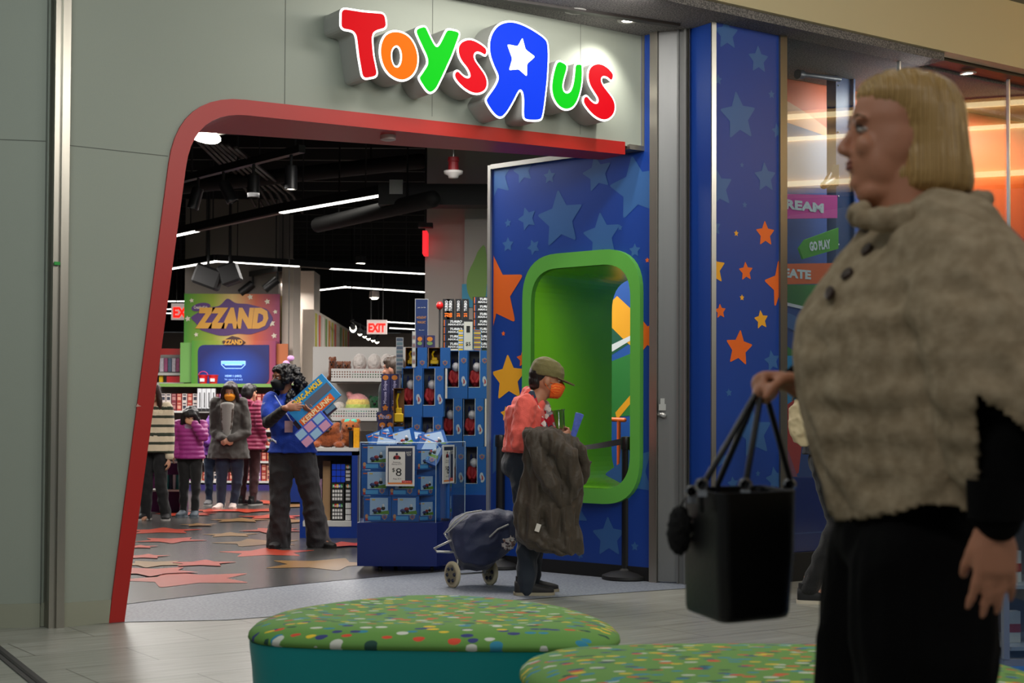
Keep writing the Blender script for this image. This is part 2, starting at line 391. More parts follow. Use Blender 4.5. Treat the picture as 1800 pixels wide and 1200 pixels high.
# portal side leans: extend the line from the base through the measured point to the head height
k = (3.02)/outer[1][1]; corner = (outer[1][0]*k, 3.03)
OUT = rp([(0, 0), corner, (fa(1097, 244)[0], 3.11)], [0, .42, 0], 10)
th = .09; ci = (corner[0]+th*1.08, corner[1]-th)
INN = rp([(th, 0), ci, (OUT[-1][0], OUT[-1][1]-th)], [0, .34, 0], 10)
tE = OUT[-1][0]
wl = MB()
wallpoly = [(tL-.02, 0)] + OUT + [(tE, 3.085), (tR, 3.085), (tR, SOF), (tL-.02, SOF)]
wl.prism([wallpoly], FA, 0, .16)
wl.mat(1)
def seamline(p, q, wd=.004):
    d = Vector((q[0]-p[0], q[1]-p[1])).normalized(); nn = Vector((-d.y, d.x))*wd/2
    wl.prism([[(p[0]-nn.x, p[1]-nn.y), (q[0]-nn.x, q[1]-nn.y), (q[0]+nn.x, q[1]+nn.y), (p[0]+nn.x, p[1]+nn.y)]], FA, -.0015)
seamline((tL, 2.655), (fa(295, 272)[0], 2.655)); s1 = fa(501, 100)[0]; seamline((s1, 3.05), (s1, SOF))
s1 = fa(1020, 150)[0]; seamline((s1, 3.12), (s1, SOF)); s1 = fa(760, 100)[0]; seamline((s1, 3.1), (s1, SOF))
struct('wall_front', wl, [panel, seam])
dep = lambda a: .754-.135*a
pt = MB(); n = len(OUT)
pt.prism([OUT + INN[::-1]], FA, -.012, dep)
q = fa(241, 713); pt.mat(1).prism([[(q[0]-.012, q[1]-.006), (q[0]+.02, q[1]-.002), (q[0]+.004, q[1]+.004), (q[0]-.002, q[1]+.014)]], FA, -.0135)
door1 = struct('door_1', pt, [red, mat('chipped_paint', (190, 150, 140), .8)]); door1['label'] = 'red portal frame around store entrance'
q = W(682, 243, 9.2); kz = MB(); c = ONP(682, 243, Vector((0, 0, 2.955)), Z) if False else G(682, 243, 2.955)
kz.lathe((c.x, c.y, 2.99), [(.0, 0), (.05, 0), (.05, -.045), (.035, -.05), (0, -.05)], 20)
tag(kz.build('smoke_detector', mat('detector_white', (190, 175, 170), .5), smooth=True, thr=40), 'small round white detector set in the red underside of the entrance header', 'smoke detector')
# base boards left
bb = MB(); bb.prism([[(tL+.02, 0), (-.0, 0), (.012, .13), (tL+.02, .13)]], FA, -.012, 0); struct('baseboard_front', bb, basem)
# left wall
pL = G(70, 1101.7); uL = (pL - G(0, 1103.3)).normalized(); FL = Fr((pL.x, pL.y), uL)
lw = MB(); lw.prism([rect(-5, 0, 0, SOF+.6)], FL, 0, .2)
lw.prism([rect(0, 0, .075, SOF+.6)], FL, .02, .2); lw.mat(1)
lw.prism([rect(-5, 2.672, 0, 2.677)], FL, -.001); lw.prism([rect(-.001, .12, .004, SOF)], FL, -.001); struct('wall_left', lw, [panel, seam])
bb = MB(); bb.prism([rect(-5, 0, 0, .13)], FL, -.012, 0); bb.prism([rect(0, 0, .07, .13)], FL, .01, .02); struct('baseboard_left', bb, basem)
po = MB(); a0 = fa(83, 1100)[0]
po.prism([rect(a0, 0, a0+.035, SOF+.6)], FA, -.025, .1); po.prism([rect(a0+.035, 0, a0+.078, SOF+.6)], FA, -.045, .1)
q = FA.px(97, 463); po.mat(1).prism([rect(q[0]-.02, q[1]-.012, q[0]+.012, q[1]+.006)], FA, -.048, -.04); struct('trim_1', po, [steel, mat('indicator_green', (20, 150, 50), .5)])
# end trim of sign wall
et = MB(); et.prism([[(tR-.13, 3.06), (tR+.035, 3.06), (tR+.035, SOF), (tR, SOF), (tR, 3.095), (tR-.13, 3.095)]], FA, -.03, .16); struct('trim_2', et, steel)

# blue angled wall
b0 = G(862, 996.5); b1 = G(1143, 1022.5); FB = Fr((b0.x, b0.y), (b1-b0)); LB = (b1-b0).length
def fb(px, py): return FB.px(px, py)
kk = fb(1090, 300)[0]
wout = rp([fb(922, 886), (fb(1131, 700)[0], fb(1081, 886)[1]), (fb(1131, 700)[0], fb(1040, 441)[1]), (fb(922, 700)[0], fb(1040, 441)[1])], .30, 8)
win = rp([fb(938, 860), (fb(1110, 700)[0], fb(1040, 858)[1]), (fb(1110, 700)[0], fb(1040, 468)[1]), (fb(938, 700)[0], fb(1040, 468)[1])], .23, 8)
x0, x1 = fb(924, 700)[0], fb(1131, 700)[0]; y0, y1 = .535, 2.375
wout = rp([(x0, y0), (x1, y0), (x1, y1), (x0, y1)], .33, 10); ti = .085
win = rp([(x0+ti, y0+.11), (x1-ti, y0+.11), (x1-ti, y1-.11), (x0+ti, y1-.11)], .25, 10)
bw = MB(); bw.prism([[(0, 0), (LB, 0), (LB, SOF), (kk, SOF), (kk, 3.08), (0, 3.08)], offset_loop(win, .02)], FB, 0, .12)
bw.mat(1)
def wstar(fr, px, py, pr, m, rot=0, mb=bw, inner=.5, clip=None):
    a, b = fr.px(px, py); a2, _ = fr.px(px+1, py); r = pr*abs(fr.px(px, py+1)[1]-b)
    pts = star(a, b, r, rot, inner)
    if clip: pts = [(min(max(x, clip[0]), clip[1]), min(max(y, clip[2]), clip[3])) for x, y in pts]
    mb.mat(m).prism([pts], fr, -.0015)
CB = (.02, LB, 0, SOF)
for px, py, pr, m, rot in [(985, 385, 54, 1, .1), (1118, 330, 60, 1, .15), (927, 384, 22, 1, .3), (1058, 415, 44, 1, .1), (966, 310, 14, 1, 0), (872, 310, 42, 1, .2), (893, 392, 8, 1, .1), (893, 430, 14, 1, 0), (938, 434, 15, 1, .4), (1116, 440, 13, 1, 0),
        (1050, 305, 34, 1, .2), (870, 515, 72, 2, .1), (894, 665, 44, 3, .05), (890, 727, 14, 3, .1), (885, 586, 5, 2, 0), (1134, 590, 34, 2, .3), (920, 630, 16, 2, .1), (1070, 944, 38, 1, .05), (1116, 960, 9, 1, 0), (1010, 900, 32, 1, .5), (920, 300, 24, 1, .2),
        (875, 800, 40, 1, .2), (880, 950, 30, 1, .1), (1110, 830, 60, 1, .4), (1020, 975, 8, 1, .3), (1090, 400, 6, 1, 0), (1138, 457, 5, 2, 0)]:
    wstar(FB, px, py, pr, m, rot, clip=(.02, LB, 0, 3.08) if px < 1085 else CB)
bw.mat(4).prism([rect(0, 0, LB, .1)], FB, -.008, 0)
struct('wall_blue', bw, [blue, blue2, orange, yellow, black])
w1 = MB(); w1.prism([wout, win], FB, -.045, 0)
# sleeve running back through the wall
n = len(win); D = .98
w1.mat(1); w1.add([FB.w(a, b, -.045) for a, b in win]+[FB.w(a, b, D) for a, b in win], [(i, (i+1) % n, n+(i+1) % n, n+i) for i in range(n)])
struct('window_1', w1, [grn2, grn])
af = MB(); af.prism([rect(-.03, 0, 0, 3.11)], FB, -.02, .14); af.prism([rect(0, 3.08, kk, 3.115)], FB, -.02, .14); struct('trim_3', af, alum)
# printed board behind the sleeve opening
pb = MB(); A0 = FB.p + FB.n*1.35; FP = Fr((A0.x, A0.y), FB.u, FB.n)
FP.p = A0
def fp(px, py): return FP.px(px, py)
def ppoly(pts, m, d=-.001): pb.mat(m).prism([[fp(*p) for p in pts]], FP, d)
pb.prism([rect(.1, .3, 1.5, 2.7)], FP, 0, .03)
ppoly([(1060, 545), (1085, 520), (1112, 545), (1112, 610), (1100, 600), (1060, 560)], 1, -.002)
ppoly([(1050, 565), (1112, 585), (1112, 600), (1050, 640)], 2)
ppoly([(1050, 618), (1112, 588), (1112, 596), (1050, 634)], 3, -.003)
ppoly([(1050, 645), (1112, 620), (1112, 730), (1050, 735)], 4, -.002)
ppoly([(1082, 725), (1112, 690), (1112, 705), (1085, 738)], 1, -.003)
struct('wall_play_print', pb, [mat('print_blue', (24, 80, 160), .5), mat('print_gold', (230, 160, 20), .5), mat('print_dark_green', (14, 84, 60), .5), mat('print_white', (210, 215, 220), .5), mat('print_green', (40, 120, 50), .5)])
ch = thing('display_stool', 'orange topped stool seen through the green window behind the belt post', 'stool', FP.w(fp(1098, 900)[0], 0, -.16))
def pz(px, py): q = fp(px, py); return FP.w(q[0], q[1], -.16)
a = pz(1078, 736); b = pz(1118, 738); m = MB(); m.tube([a, b], .018, 10); m.build('seat', orange, ch)
for xx in (1086, 1108):
    m = MB(); q = pz(xx, 740); m.tube([q, Vector((q.x, q.y, .02))], .016, 8); m.build('leg', mat('orange_leg', (205, 84, 30), .5), ch)

# steel folding door, posts and starred pillar
def pl(px, Y): q = W(px, 730, Y); return (q.x, q.y)
P_ = {k: pl(*v) for k, v in dict(a=(1143, 10.45), b=(1157, 10.42), c=(1193, 10.37), d=(1209, 10.33), e=(1217, 10.55), f=(1235, 10.38), g=(1254, 10.14), h=(1369, 10.50), i=(1381, 10.53)).items()}
def seg(name, k0, k1, mats, z0=0, z1=SOF+.06, th=.05, off=0):
    a, b = P_[k0], P_[k1]; fr = Fr(a, (b[0]-a[0], b[1]-a[1])); L = sqrt((b[0]-a[0])**2+(b[1]-a[1])**2)
    m = MB(); m.prism([rect(0, z0, L, z1)], fr, off, off+th); return m, fr, L
m, fr, L = seg('x', 'a', 'b', steel, off=-.02); m.prism([rect(L-.006, 0, L, SOF)], fr, -.03, 0); struct('trim_4', m, steel)
dr = thing('steel_door', 'tall flat stainless steel closet door between the blue wall and the starred pillar', 'door', (P_['b'][0], P_['b'][1], 0))
m, fr, L = seg('x', 'b', 'c', dsteel, .012); m.build('door_leaf', dsteel, dr)
m = MB(); 
for zz in (3.26, 1.98): 
    h = MB()
    for k in range(4): h.tube([fr.w(L-.006, zz+k*.035, -.006), fr.w(L-.006, zz+k*.035+.03, -.006)], .008, 8)
    h.build('hinge', alum, dr)
m = MB(); m.box(fr.w(.03, 1.232, -.006), (.05, .02, .045)); m.tube([fr.w(.01, 1.18, -.01), fr.w(.035, 1.18, -.03)], .014, 10); m.tube([fr.w(.035, 1.18, -.03), fr.w(.05, 1.175, -.03)], .016, 10)
m.box(fr.w(.032, 1.27, -.006), (.03, .012, .05)); m.build('lock', alum, dr)
m, fr, L = seg('x', 'c', 'd', steel, off=-.01); m.prism([rect(0, 0, .012, SOF)], fr, -.03, 0); m.prism([rect(L-.014, 0, L, SOF)], fr, -.035, 0); struct('trim_5', m, dsteel)
m = MB(); m.plan([P_['d'], (P_['d'][0]+.005, P_['d'][1]-.04), (P_['e'][0], P_['e'][1]-.02), P_['e']], 0, SOF); struct('trim_6', m, steel)
m, fr, L = seg('x', 'e', 'f', blue)
for py, pr, mm in [(160, 8, 1), (240, 10, 1), (395, 16, 1), (640, 44, 1), (480, 14, 3), (608, 36, 3), (750, 34, 1), (870, 20, 1)]:
    wstar(fr, 1228, py, pr, mm, .1, m, clip=(.003, L-.003, 0, SOF))
struct('wall_pillar_side', m, [blue, blue2, orange, yellow])
m = MB(); fr = Fr(P_['f'], (P_['g'][0]-P_['f'][0], P_['g'][1]-P_['f'][1])); L = (Vector(P_['g'])-Vector(P_['f'])).length
m.prism([rect(0, 0, L*.52, SOF+.06)], fr, 0, .02); m.prism([rect(L*.52, 0, L, SOF+.06)], fr, -.012, .02); struct('trim_7', m, steel)
m, FG_, L = seg('x', 'g', 'h', blue, th=.3)
CG = (.002, L-.002, 0, SOF+.05)
for px, py, pr, mm, rot in [(1277, 60, 30, 1, .1), (1333, 33, 20, 1, .2), (1333, 105, 26, 1, .05), (1298, 205, 46, 1, .15), (1262, 140, 10, 1, 0), (1356, 166, 8, 1, .1), (1366, 230, 14, 1, .2), (1345, 312, 28, 1, .1), (1262, 330, 38, 1, .2), (1304, 290, 5, 1, 0), (1309, 360, 6, 1, 0), (1256, 400, 16, 1, .2),
        (1345, 411, 24, 2, .05), (1294, 410, 6, 3, 0), (1254, 472, 30, 3, .1), (1311, 477, 18, 2, .1), (1304, 523, 6, 3, 0), (1374, 500, 44, 2, .2), (1266, 547, 14, 2, .1), (1338, 562, 18, 3, .15), (1299, 612, 34, 2, -.1), (1357, 634, 20, 1, .2), (1281, 690, 8, 1, .1), (1326, 762, 46, 1, .15), (1268, 807, 16, 1, .1), (1332, 832, 6, 1, 0),
        (1362, 842, 24, 1, .2), (1288, 850, 14, 1, .1), (1300, 930, 40, 1, .2)]:
    wstar(FG_, px, py, pr, mm, rot, m, clip=CG)
m.mat(4).prism([rect(0, 0, L, .12)], FG_, -.006, 0)
struct('wall_pillar', m, [blue, blue2, orange, yellow, black])
m, fr, L = seg('x', 'h', 'i', steel, off=-.02); m.prism([rect(0, 0, L, SOF+.06)], fr, -.02, .12); struct('trim_8', m, steel)
# soffit over the entrance
uw = Vector((.818, .575, 0)).normalized(); gi = Vector((P_['i'][0], P_['i'][1], 0)); FW = Fr(gi, uw)
sp = MB(); q = [FA.w(-3, 0, .2), FA.w(4.6, 0, .4), FW.w(1.5, 0, .9), FW.w(1.5, 0, -.2), FW.w(-7.5, 0, -.2), ]
sp.plan([(p.x, p.y) for p in q], SOF+.0, SOF+.06)
struct('ceiling_soffit', sp, speck)
tk = MB(); a = G(900, 0, SOF); b = G(1192, 43, SOF); a = a + (a-b)*.6; dd = (b-a).normalized(); nn = Vector((dd.y, -dd.x, 0))
tk.plan([tuple((a+nn*.03)[:2]), tuple((b+nn*.03)[:2]), tuple((b-nn*.03)[:2]), tuple((a-nn*.03)[:2])], SOF-.018, SOF); struct('trim_door_track', tk, mat('track_brown', (28, 22, 20), .5))
def downlight(px, py, z, lab, lit=True, r=.055):
    c = G(px, py, z); t = thing('downlight', lab, 'light', (c.x, c.y, z), group=None)
    m = MB(); m.lathe((c.x, c.y, z), [(r*.75, 0), (r*.78, -.008), (r*1.25, -.006), (r*1.3, 0)], 24); m.build('trim_ring', mat('ring_grey', (150, 148, 145), .5), t, smooth=True)
    m = MB(); m.lathe((c.x, c.y, z-.004), [(r*.76, .003), (r*.7, 0), (0.001, 0)], 20); m.build('lens', mat('lamp_lit', (255, 246, 225), emit=14) if lit else mat('lamp_off', (150, 150, 148), .5), t)
    return c
c = downlight(1103, 36, SOF, 'lit round downlight in the speckled soffit right of the sign', True)
g = FA.w(tR-.5, 3.4, 0); spot('downlight_beam', (c.x, c.y, SOF-.03), (g.x, g.y, 3.2), 40, 100, .8)
downlight(1012, 19, SOF, 'unlit square-edged downlight in the speckled soffit above the blue letter', False, .06)

# fascia above window and mall ceiling
fs = MB(); fs.prism([rect(-8, SOF+.06, 9, 4.47)], FW, -.24, -.12); struct('trim_fascia', fs, mat('fascia_beige', (196, 184, 148), .6))
hd = MB(); hd.prism([rect(0.03, SOF+.04, 9, SOF+.20)], FW, -.1, .1); struct('trim_window_head', hd, mat('head_brown', (38, 32, 28), .5))
cl = MB(); q = [FW.w(-14, 0, -.12), FW.w(10, 0, -.12), FW.w(10, 0, -14), FW.w(-14, 0, -14)]
cl.plan([(p.x, p.y) for p in q], 4.47, 4.6); struct('ceiling_mall', cl, mat('mall_ceiling', (120, 122, 118), .8))
# ------------------------------------------------------------------ illuminated sign letters
FF = Fr(FA.p - FA.n*.203, U0)
def cr(pts): return [(540+x/3, y/3) for x, y in pts]
LET = [
 ('t', 'large illuminated red letter T, first letter of the sign', (222, 0, 14), [[(182,48),(300,66),(406,74),(416,146),(372,156),(345,170),(338,200),(345,290),(368,400),(295,413),(275,300),(262,190),(250,168),(228,156),(180,150)]], None, 8),
 ('o', 'illuminated orange letter O beside the red T', (255, 118, 0), [[(470,168),(510,178),(545,205),(570,250),(582,305),(575,360),(550,400),(510,422),(470,415),(430,388),(402,345),(388,290),(390,235),(410,190),(438,172)]], [(470,235),(490,250),(501,285),(498,330),(484,356),(462,358),(446,335),(438,295),(444,255)], 0),
 ('y', 'illuminated green letter Y between the O and the first S', (0, 215, 20), [[(570,157),(620,139),(632,165),(665,235),(685,254),(705,228),(735,165),(745,158),(800,170),(795,195),(760,290),(710,400),(675,470),(648,488),(628,472),(590,412),(600,400),(640,340),(636,300),(600,225)]], None, 8),
 ('s', 'illuminated red letter S just left of the big blue letter', (235, 0, 20), [[(945,265),(940,292),(915,274),(890,270),(874,288),(880,320),(910,360),(938,400),(948,440),(937,475),(905,491),(870,488),(830,465),(795,430),(778,403),(782,382),(795,376),(815,400),(840,415),(860,410),(862,390),(845,355),(815,320),(800,285),(798,250),(812,225),(840,212),(870,212),(910,232),(935,252)]], None, 0),
 ('r', 'big backward blue letter R with a white star, centre of the sign', (0, 60, 245), [[(1040,120),(1090,118),(1150,140),(1210,175),(1255,208),(1266,235),(1268,300),(1262,420),(1246,560),(1236,618),(1225,630),(1190,632),(1150,628),(1142,610),(1145,520),(1138,482),(1125,469),(1110,478),(1085,530),(1050,590),(1020,621),(985,597),(944,535),(950,517),(985,470),(1008,430),(1012,398),(988,350),(966,290),(962,230),(975,180),(1002,140)]], None, 0),
 ('u', 'small illuminated green letter U right of the big blue letter', (0, 215, 20), [[(1326,322),(1362,340),(1368,356),(1350,415),(1342,455),(1350,485),(1368,495),(1388,487),(1403,455),(1412,400),(1415,348),(1422,340),(1444,341),(1447,355),(1447,420),(1438,480),(1420,535),(1395,568),(1360,576),(1325,557),(1298,512),(1290,460),(1298,400),(1312,345)]], None, 0),
 ('s', 'small illuminated red letter S at the right end of the sign', (235, 0, 20), [[(1612,400),(1605,426),(1585,405),(1560,398),(1545,412),(1550,442),(1580,482),(1612,522),(1623,566),(1612,605),(1580,631),(1545,628),(1505,602),(1470,560),(1457,535),(1462,514),(1474,508),(1490,530),(1515,550),(1535,545),(1538,520),(1515,485),(1490,445),(1482,400),(1490,360),(1515,340),(1545,338),(1580,355),(1607,385)]], None, 0),
]
side_m = mat('letter_return_grey', (168, 168, 164), .5)
white_e = mat('letter_edge_lit', (255, 255, 255), emit=1.6)
nm = {'t': 'letter_t', 'o': 'letter_o', 'y': 'letter_y', 's': 'letter_s', 'r': 'letter_r', 'u': 'letter_u'}
for ch_, lab, colr, loops, hole, rnd in LET:
    lp = cr(loops[0]); a = [FF.px(*p) for p in lp]
    a = rp(a, .03 if rnd else .05, 4)
    outer_ = offset_loop(a, .013); ho = hi = None
    if hole:
        h = rp([FF.px(*p) for p in cr(hole)], .05, 3); hi = offset_loop(h, -.011)
    cx = sum(p[0] for p in a)/len(a); cz = min(p[1] for p in a); base = FF.w(cx, cz, 0)
    t = thing(nm[ch_], lab, 'sign letter', base, 0, 'illuminated letters of the shop sign')
    m = MB(); m.prism([outer_] + ([hi] if hi else []), FF, .004, .203, back=False); m.build('return', side_m, t)
    m = MB(); m.prism([outer_] + ([hi] if hi else []), FF, 0, .006); m.build('border', white_e, t)
    m = MB(); m.prism([a] + ([h] if hole else []), FF, -.004, 0, back=False)
    m.build('face', mat('lit_face_%d_%d_%d' % colr, tuple(int(v*.3) for v in colr), .7, spec=.1, emit=.92, ecol=colr), t)
    if ch_ == 'r':
        sp_ = [(1132,200),(1148,262),(1198,300),(1156,338),(1155,404),(1113,366),(1062,371),(1079,310),(1052,235),(1108,245)]
        m = MB(); m.prism([rp([FF.px(*p) for p in cr(sp_)], .012, 3)], FF, -.008, -.004, back=False); m.build('star', white_e, t)

# ------------------------------------------------------------------ store shell
FX = lambda Y: Fr((0, Y), (1, 0))
sm = MB(); sm.plan([(-12, 9.0), (-12, 36), (9, 36), (9, 14.2), (1.6, 13.4), (.6, 11.2), (-2.2, 10.0), (-4.2, 9.0)], 4.9, 5.0); struct('ceiling_store', sm, black)
sm = MB(); sm.add([Vector((-12, 34, 0)), Vector((9, 34, 0)), Vector((9, 34, 3.05)), Vector((-12, 34, 3.05))], [(0, 1, 2, 3)]); sm.mat(1).add([Vector((-12, 33.9, 3.05)), Vector((9, 33.9, 3.05)), Vector((9, 33.9, 5)), Vector((-12, 33.9, 5))], [(0, 1, 2, 3)])
wallc = mat('store_wall_greige', (150, 138, 128), .8)
struct('wall_back', sm, [wallc, black])
sm = MB(); sm.add([Vector((-9.2, 8, 0)), Vector((-9.2, 36, 0)), Vector((-9.2, 36, 5)), Vector((-9.2, 8, 5))], [(0, 1, 2, 3)]); struct('wall_store_left', sm, mat('dark_wall', (52, 46, 44), .8))
def wbox(px0, py0, px1, py1, Y, dep, m=None, mb=None):       # box whose front face is given at depth Y
    a = W(px0, py0, Y); b = W(px1, py1, Y); mb = mb or MB()
    x0, x1 = sorted((a.x, b.x)); z0, z1 = sorted((a.z, b.z)); mb.box(((x0+x1)/2, Y+dep/2, (z0+z1)/2), (x1-x0, dep, z1-z0)); return mb
# right white column and wall behind the blue wall
sm = wbox(747, 300, 815, 1000, 16.5, 1.2); a = W(747, 500, 16.5)
sm = MB(); x0, x1 = W(747, 500, 16.5).x, W(818, 500, 16.5).x; sm.box(((x0+x1)/2, 17.1, 2.3), (x1-x0, 1.2, 4.6)); struct('wall_column_right', sm, mat('column_white', (178, 170, 164), .7))
sm = MB(); x0, x1 = W(816, 500, 16.2).x, W(1000, 500, 16.2).x; sm.box(((x0+x1)/2, 16.6, 2.3), (x1-x0, .8, 4.6))
fr = FX(16.18); leaf = [fr.px(*p) for p in [(856, 424), (840, 440), (835, 455), (822, 480), (819, 505), (828, 530), (856, 540)]]
sm.mat(1).prism([smooth_loop(leaf, 2)], fr, -.002); sm.mat(2).prism([[fr.px(*p) for p in [(812, 499), (858, 499), (858, 540), (812, 540)]]], fr, -.001)
struct('wall_store_right', sm, [mat('column_white2', (184, 176, 168), .7), mat('leaf_green', (128, 168, 84), .6), mat('print_cyan', (70, 160, 196), .6)])
# zzand column
Yz = 23.9; fr = FX(Yz)
sm = MB(); x0, x1 = W(325, 500, Yz).x, W(489, 500, Yz).x; sm.box(((x0+x1)/2, Yz+.8, 2.5), (x1-x0, 1.6, 5.0)); struct('wall_column_left', sm, mat('column_grey', (120, 112, 106), .7))
# white columns further right
for i, (q0, q1, YY, m_) in enumerate([(496, 516, 24, mat('column_pale', (196, 184, 172), .7)), (516, 552, 26, mat('column_pale', (196, 184, 172), .7))]):
    x0, x1 = W(q0, 500, YY).x, W(q1, 500, YY).x; sm = MB(); sm.box(((x0+x1)/2, YY+.4, 1.85), (x1-x0, .8, 3.7)); struct('wall_column_pale', sm, m_)
mur = ramp_mat('mural_shapes', 'WAVE', 1.2, [(0, (206, 190, 170)), (.3, (200, 96, 80)), (.42, (224, 214, 196)), (.6, (196, 190, 60)), (.72, (220, 206, 190)), (.86, (120, 150, 70))], .7, dir='X', dist=3)
sm = MB(); a = W(552, 640, 25); b = W(614, 640, 31); d_ = (b-a); fr_ = Fr((a.x, a.y), (d_.x, d_.y)); LL = Vector((d_.x, d_.y)).length
sm.prism([rect(0, 0, LL, 2.95)], fr_, 0, .2); 
for i in range(12):
    aa = LL*(i+.5)/12; col_ = i % 5; hh = [1.1, .8, 1.3, .7, 1.0][col_]
    sm.mat(1+col_).prism([[(aa-.16, 2.9), (aa+.14, 2.9), (aa+.1, 2.9-hh*.7), (aa, 2.9-hh), (aa-.12, 2.9-hh*.6)]], fr_, -.004)
struct('wall_mural', sm, [mat('mural_base', (206, 194, 180), .7), mat('mural1', (186, 178, 60), .7), mat('mural2', (210, 92, 76), .7), mat('mural3', (230, 222, 210), .7), mat('mural4', (110, 150, 80), .7), mat('mural5', (222, 150, 60), .7)])

# sign panel and tv on the column
zs = thing('wall_sign', 'large green to red starburst sign reading ZZAND on the column', 'sign', W(407, 605, Yz))
zm = bpy.data.materials.new('sign_gradient'); zm.use_nodes = True; nt = zm.node_tree; b = nt.nodes['Principled BSDF']; b.inputs['Roughness'].default_value = .5
tc = nt.nodes.new('ShaderNodeTexCoord'); sp = nt.nodes.new('ShaderNodeSeparateXYZ'); nt.links.new(tc.outputs['Generated'], sp.inputs[0])
r = nt.nodes.new('ShaderNodeValToRGB'); st = [(0, (70, 150, 40)), (.3, (150, 170, 40)), (.5, (226, 190, 120)), (.75, (206, 90, 60)), (1, (150, 50, 100))]
while len(r.color_ramp.elements) < 5: r.color_ramp.elements.new(.5)
for e, (p, c) in zip(r.color_ramp.elements, st): e.position = p; e.color = lin(c)
nt.links.new(sp.outputs[0], r.inputs[0]); nt.links.new(r.outputs[0], b.inputs['Base Color'])
m = wbox(324, 516, 491, 604, Yz-.06, .05); 
m.build('panel', zm, zs)
fz_ = FX(Yz-.062)
def zp(*pts): return [fz_.px(*p) for p in pts]
m = MB(); m.prism([rp(zp((334,558),(350,548),(368,540),(386,538),(400,523),(414,533),(436,534),(470,543),(481,560),(470,578),(440,588),(418,586),(400,590),(385,590),(352,580),(345,568)), .05, 3)], fz_, -.01, 0)
m.prism([smooth_loop(zp((335,540),(350,532),(366,532),(372,538),(360,545),(340,548)), 2)], fz_, -.012, 0)
m.mat(1)
q = fz_.px(409, 559); m.text('ZZAND', fz_, q[0], q[1], .34, -.02, w=1.16, bold=.07, shear=.12)
m.mat(2).text('CreativeKids', fz_, fz_.px(353, 540)[0], fz_.px(353, 540)[1], .05, -.014, w=.22)
a_ = 1
for px_, py_, r_ in [(470, 530, .05), (330, 560, .05), (482, 590, .05), (345, 588, .04), (484, 548, .04), (440, 522, .05), (478, 568, .06), (337, 528, .04)]:
    q = fz_.px(px_, py_); m.mat(2).prism([star(q[0], q[1], r_, .2)], fz_, -.008)
m.build('lettering', [mat('sign_purple', (88, 50, 120), .5), mat('sign_gold', (226, 160, 40), .4), mat('sign_star', (230, 220, 200), .5)], zs)
# side face of the sign (bright)
m = MB(); m.box(W(495, 560, Yz+.35)+Vector((0, 0, 0)), (.03, .5, .72)); m.build('side_panel', mat('sign_side', (200, 180, 90), .5), zs)
tv = thing('tv_display', 'wide blue television screen set in a green to red surround under the ZZAND sign', 'television', W(410, 675, Yz-.3))
m = wbox(337, 598, 484, 676, Yz-.3, .22); m.build('surround', zm, tv)
m = wbox(317, 602, 337, 672, Yz-.2, .12); m.build('wing', mat('wing_green', (120, 180, 90), .5), tv)
m = wbox(484, 604, 506, 640, Yz-.2, .12); m.build('wing', mat('wing_orange', (200, 110, 60), .5), tv)
ft = FX(Yz-.305)
m = MB(); c4 = [ft.px(348, 675), ft.px(473, 675), ft.px(473, 606), ft.px(348, 606)]
tvm = ramp_mat('tv_blue', 'NOI', .5, [(0, (0, 20, 110)), (1, (10, 70, 190))], .3, interp='LINEAR')
tvm2 = bpy.data.materials.new('tv_screen_blue'); tvm2.use_nodes = True; nt = tvm2.node_tree; b = nt.nodes['Principled BSDF']; b.inputs['Base Color'].default_value = (0, 0, 0, 1)
tc = nt.nodes.new('ShaderNodeTexCoord'); gr = nt.nodes.new('ShaderNodeTexGradient'); gr.gradient_type = 'SPHERICAL'; mp = nt.nodes.new('ShaderNodeMapping'); mp.inputs['Location'].default_value = (-1.0, 0, -.6); mp.inputs['Scale'].default_value = (2.0, .0, 1.6)
nt.links.new(tc.outputs['Generated'], mp.inputs[0]); nt.links.new(mp.outputs[0], gr.inputs[0])
r = nt.nodes.new('ShaderNodeValToRGB'); r.color_ramp.elements[0].color = lin((4, 20, 110)); r.color_ramp.elements[1].color = lin((16, 90, 220)); nt.links.new(gr.outputs[0], r.inputs[0])
nt.links.new(r.outputs[0], b.inputs['Emission Color']); b.inputs['Emission Strength'].default_value = .8
m.prism([rp(c4, [0, .12, 0, .12], 6)], ft, -.012, 0); scr = m.build('screen', tvm2, tv)
m = MB(); q = lambda *p: [ft.px(*k) for k in p]
o_ = rp(q((389, 634), (432, 634), (432, 641), (425, 648), (396, 648), (389, 641)), .01); m.prism([o_, offset_loop(o_, -.012)], ft, -.016)
m.prism([q((395, 640), (426, 640), (426, 642), (395, 642))], ft, -.016)
m.text('HDMI 1 (ARC)', ft, *ft.px(410.5, 661), .042, -.016, bold=.03); m.text('No signal (is it on?)', ft, *ft.px(411, 667), .034, -.016, bold=.0)
so = m.build('screen_message', mat('tv_message', (150, 190, 255), emit=.9), tv)
# small sign logo above the tv
sl = MB(); fl = FX(Yz-.34); o_ = [fl.px(*p) for p in [(390, 600), (400, 594), (408, 590), (420, 593), (431, 601), (424, 607), (396, 607)]]
sl.prism([o_], fl, 0, .03); sl.mat(1).text('ZZAND', fl, *fl.px(410, 601), .08, -.003, w=.3, bold=.05)
so = sl.build('logo_topper', [mat('sign_purple2', (70, 30, 30), .5), mat('sign_gold', (226, 160, 40))], tv)

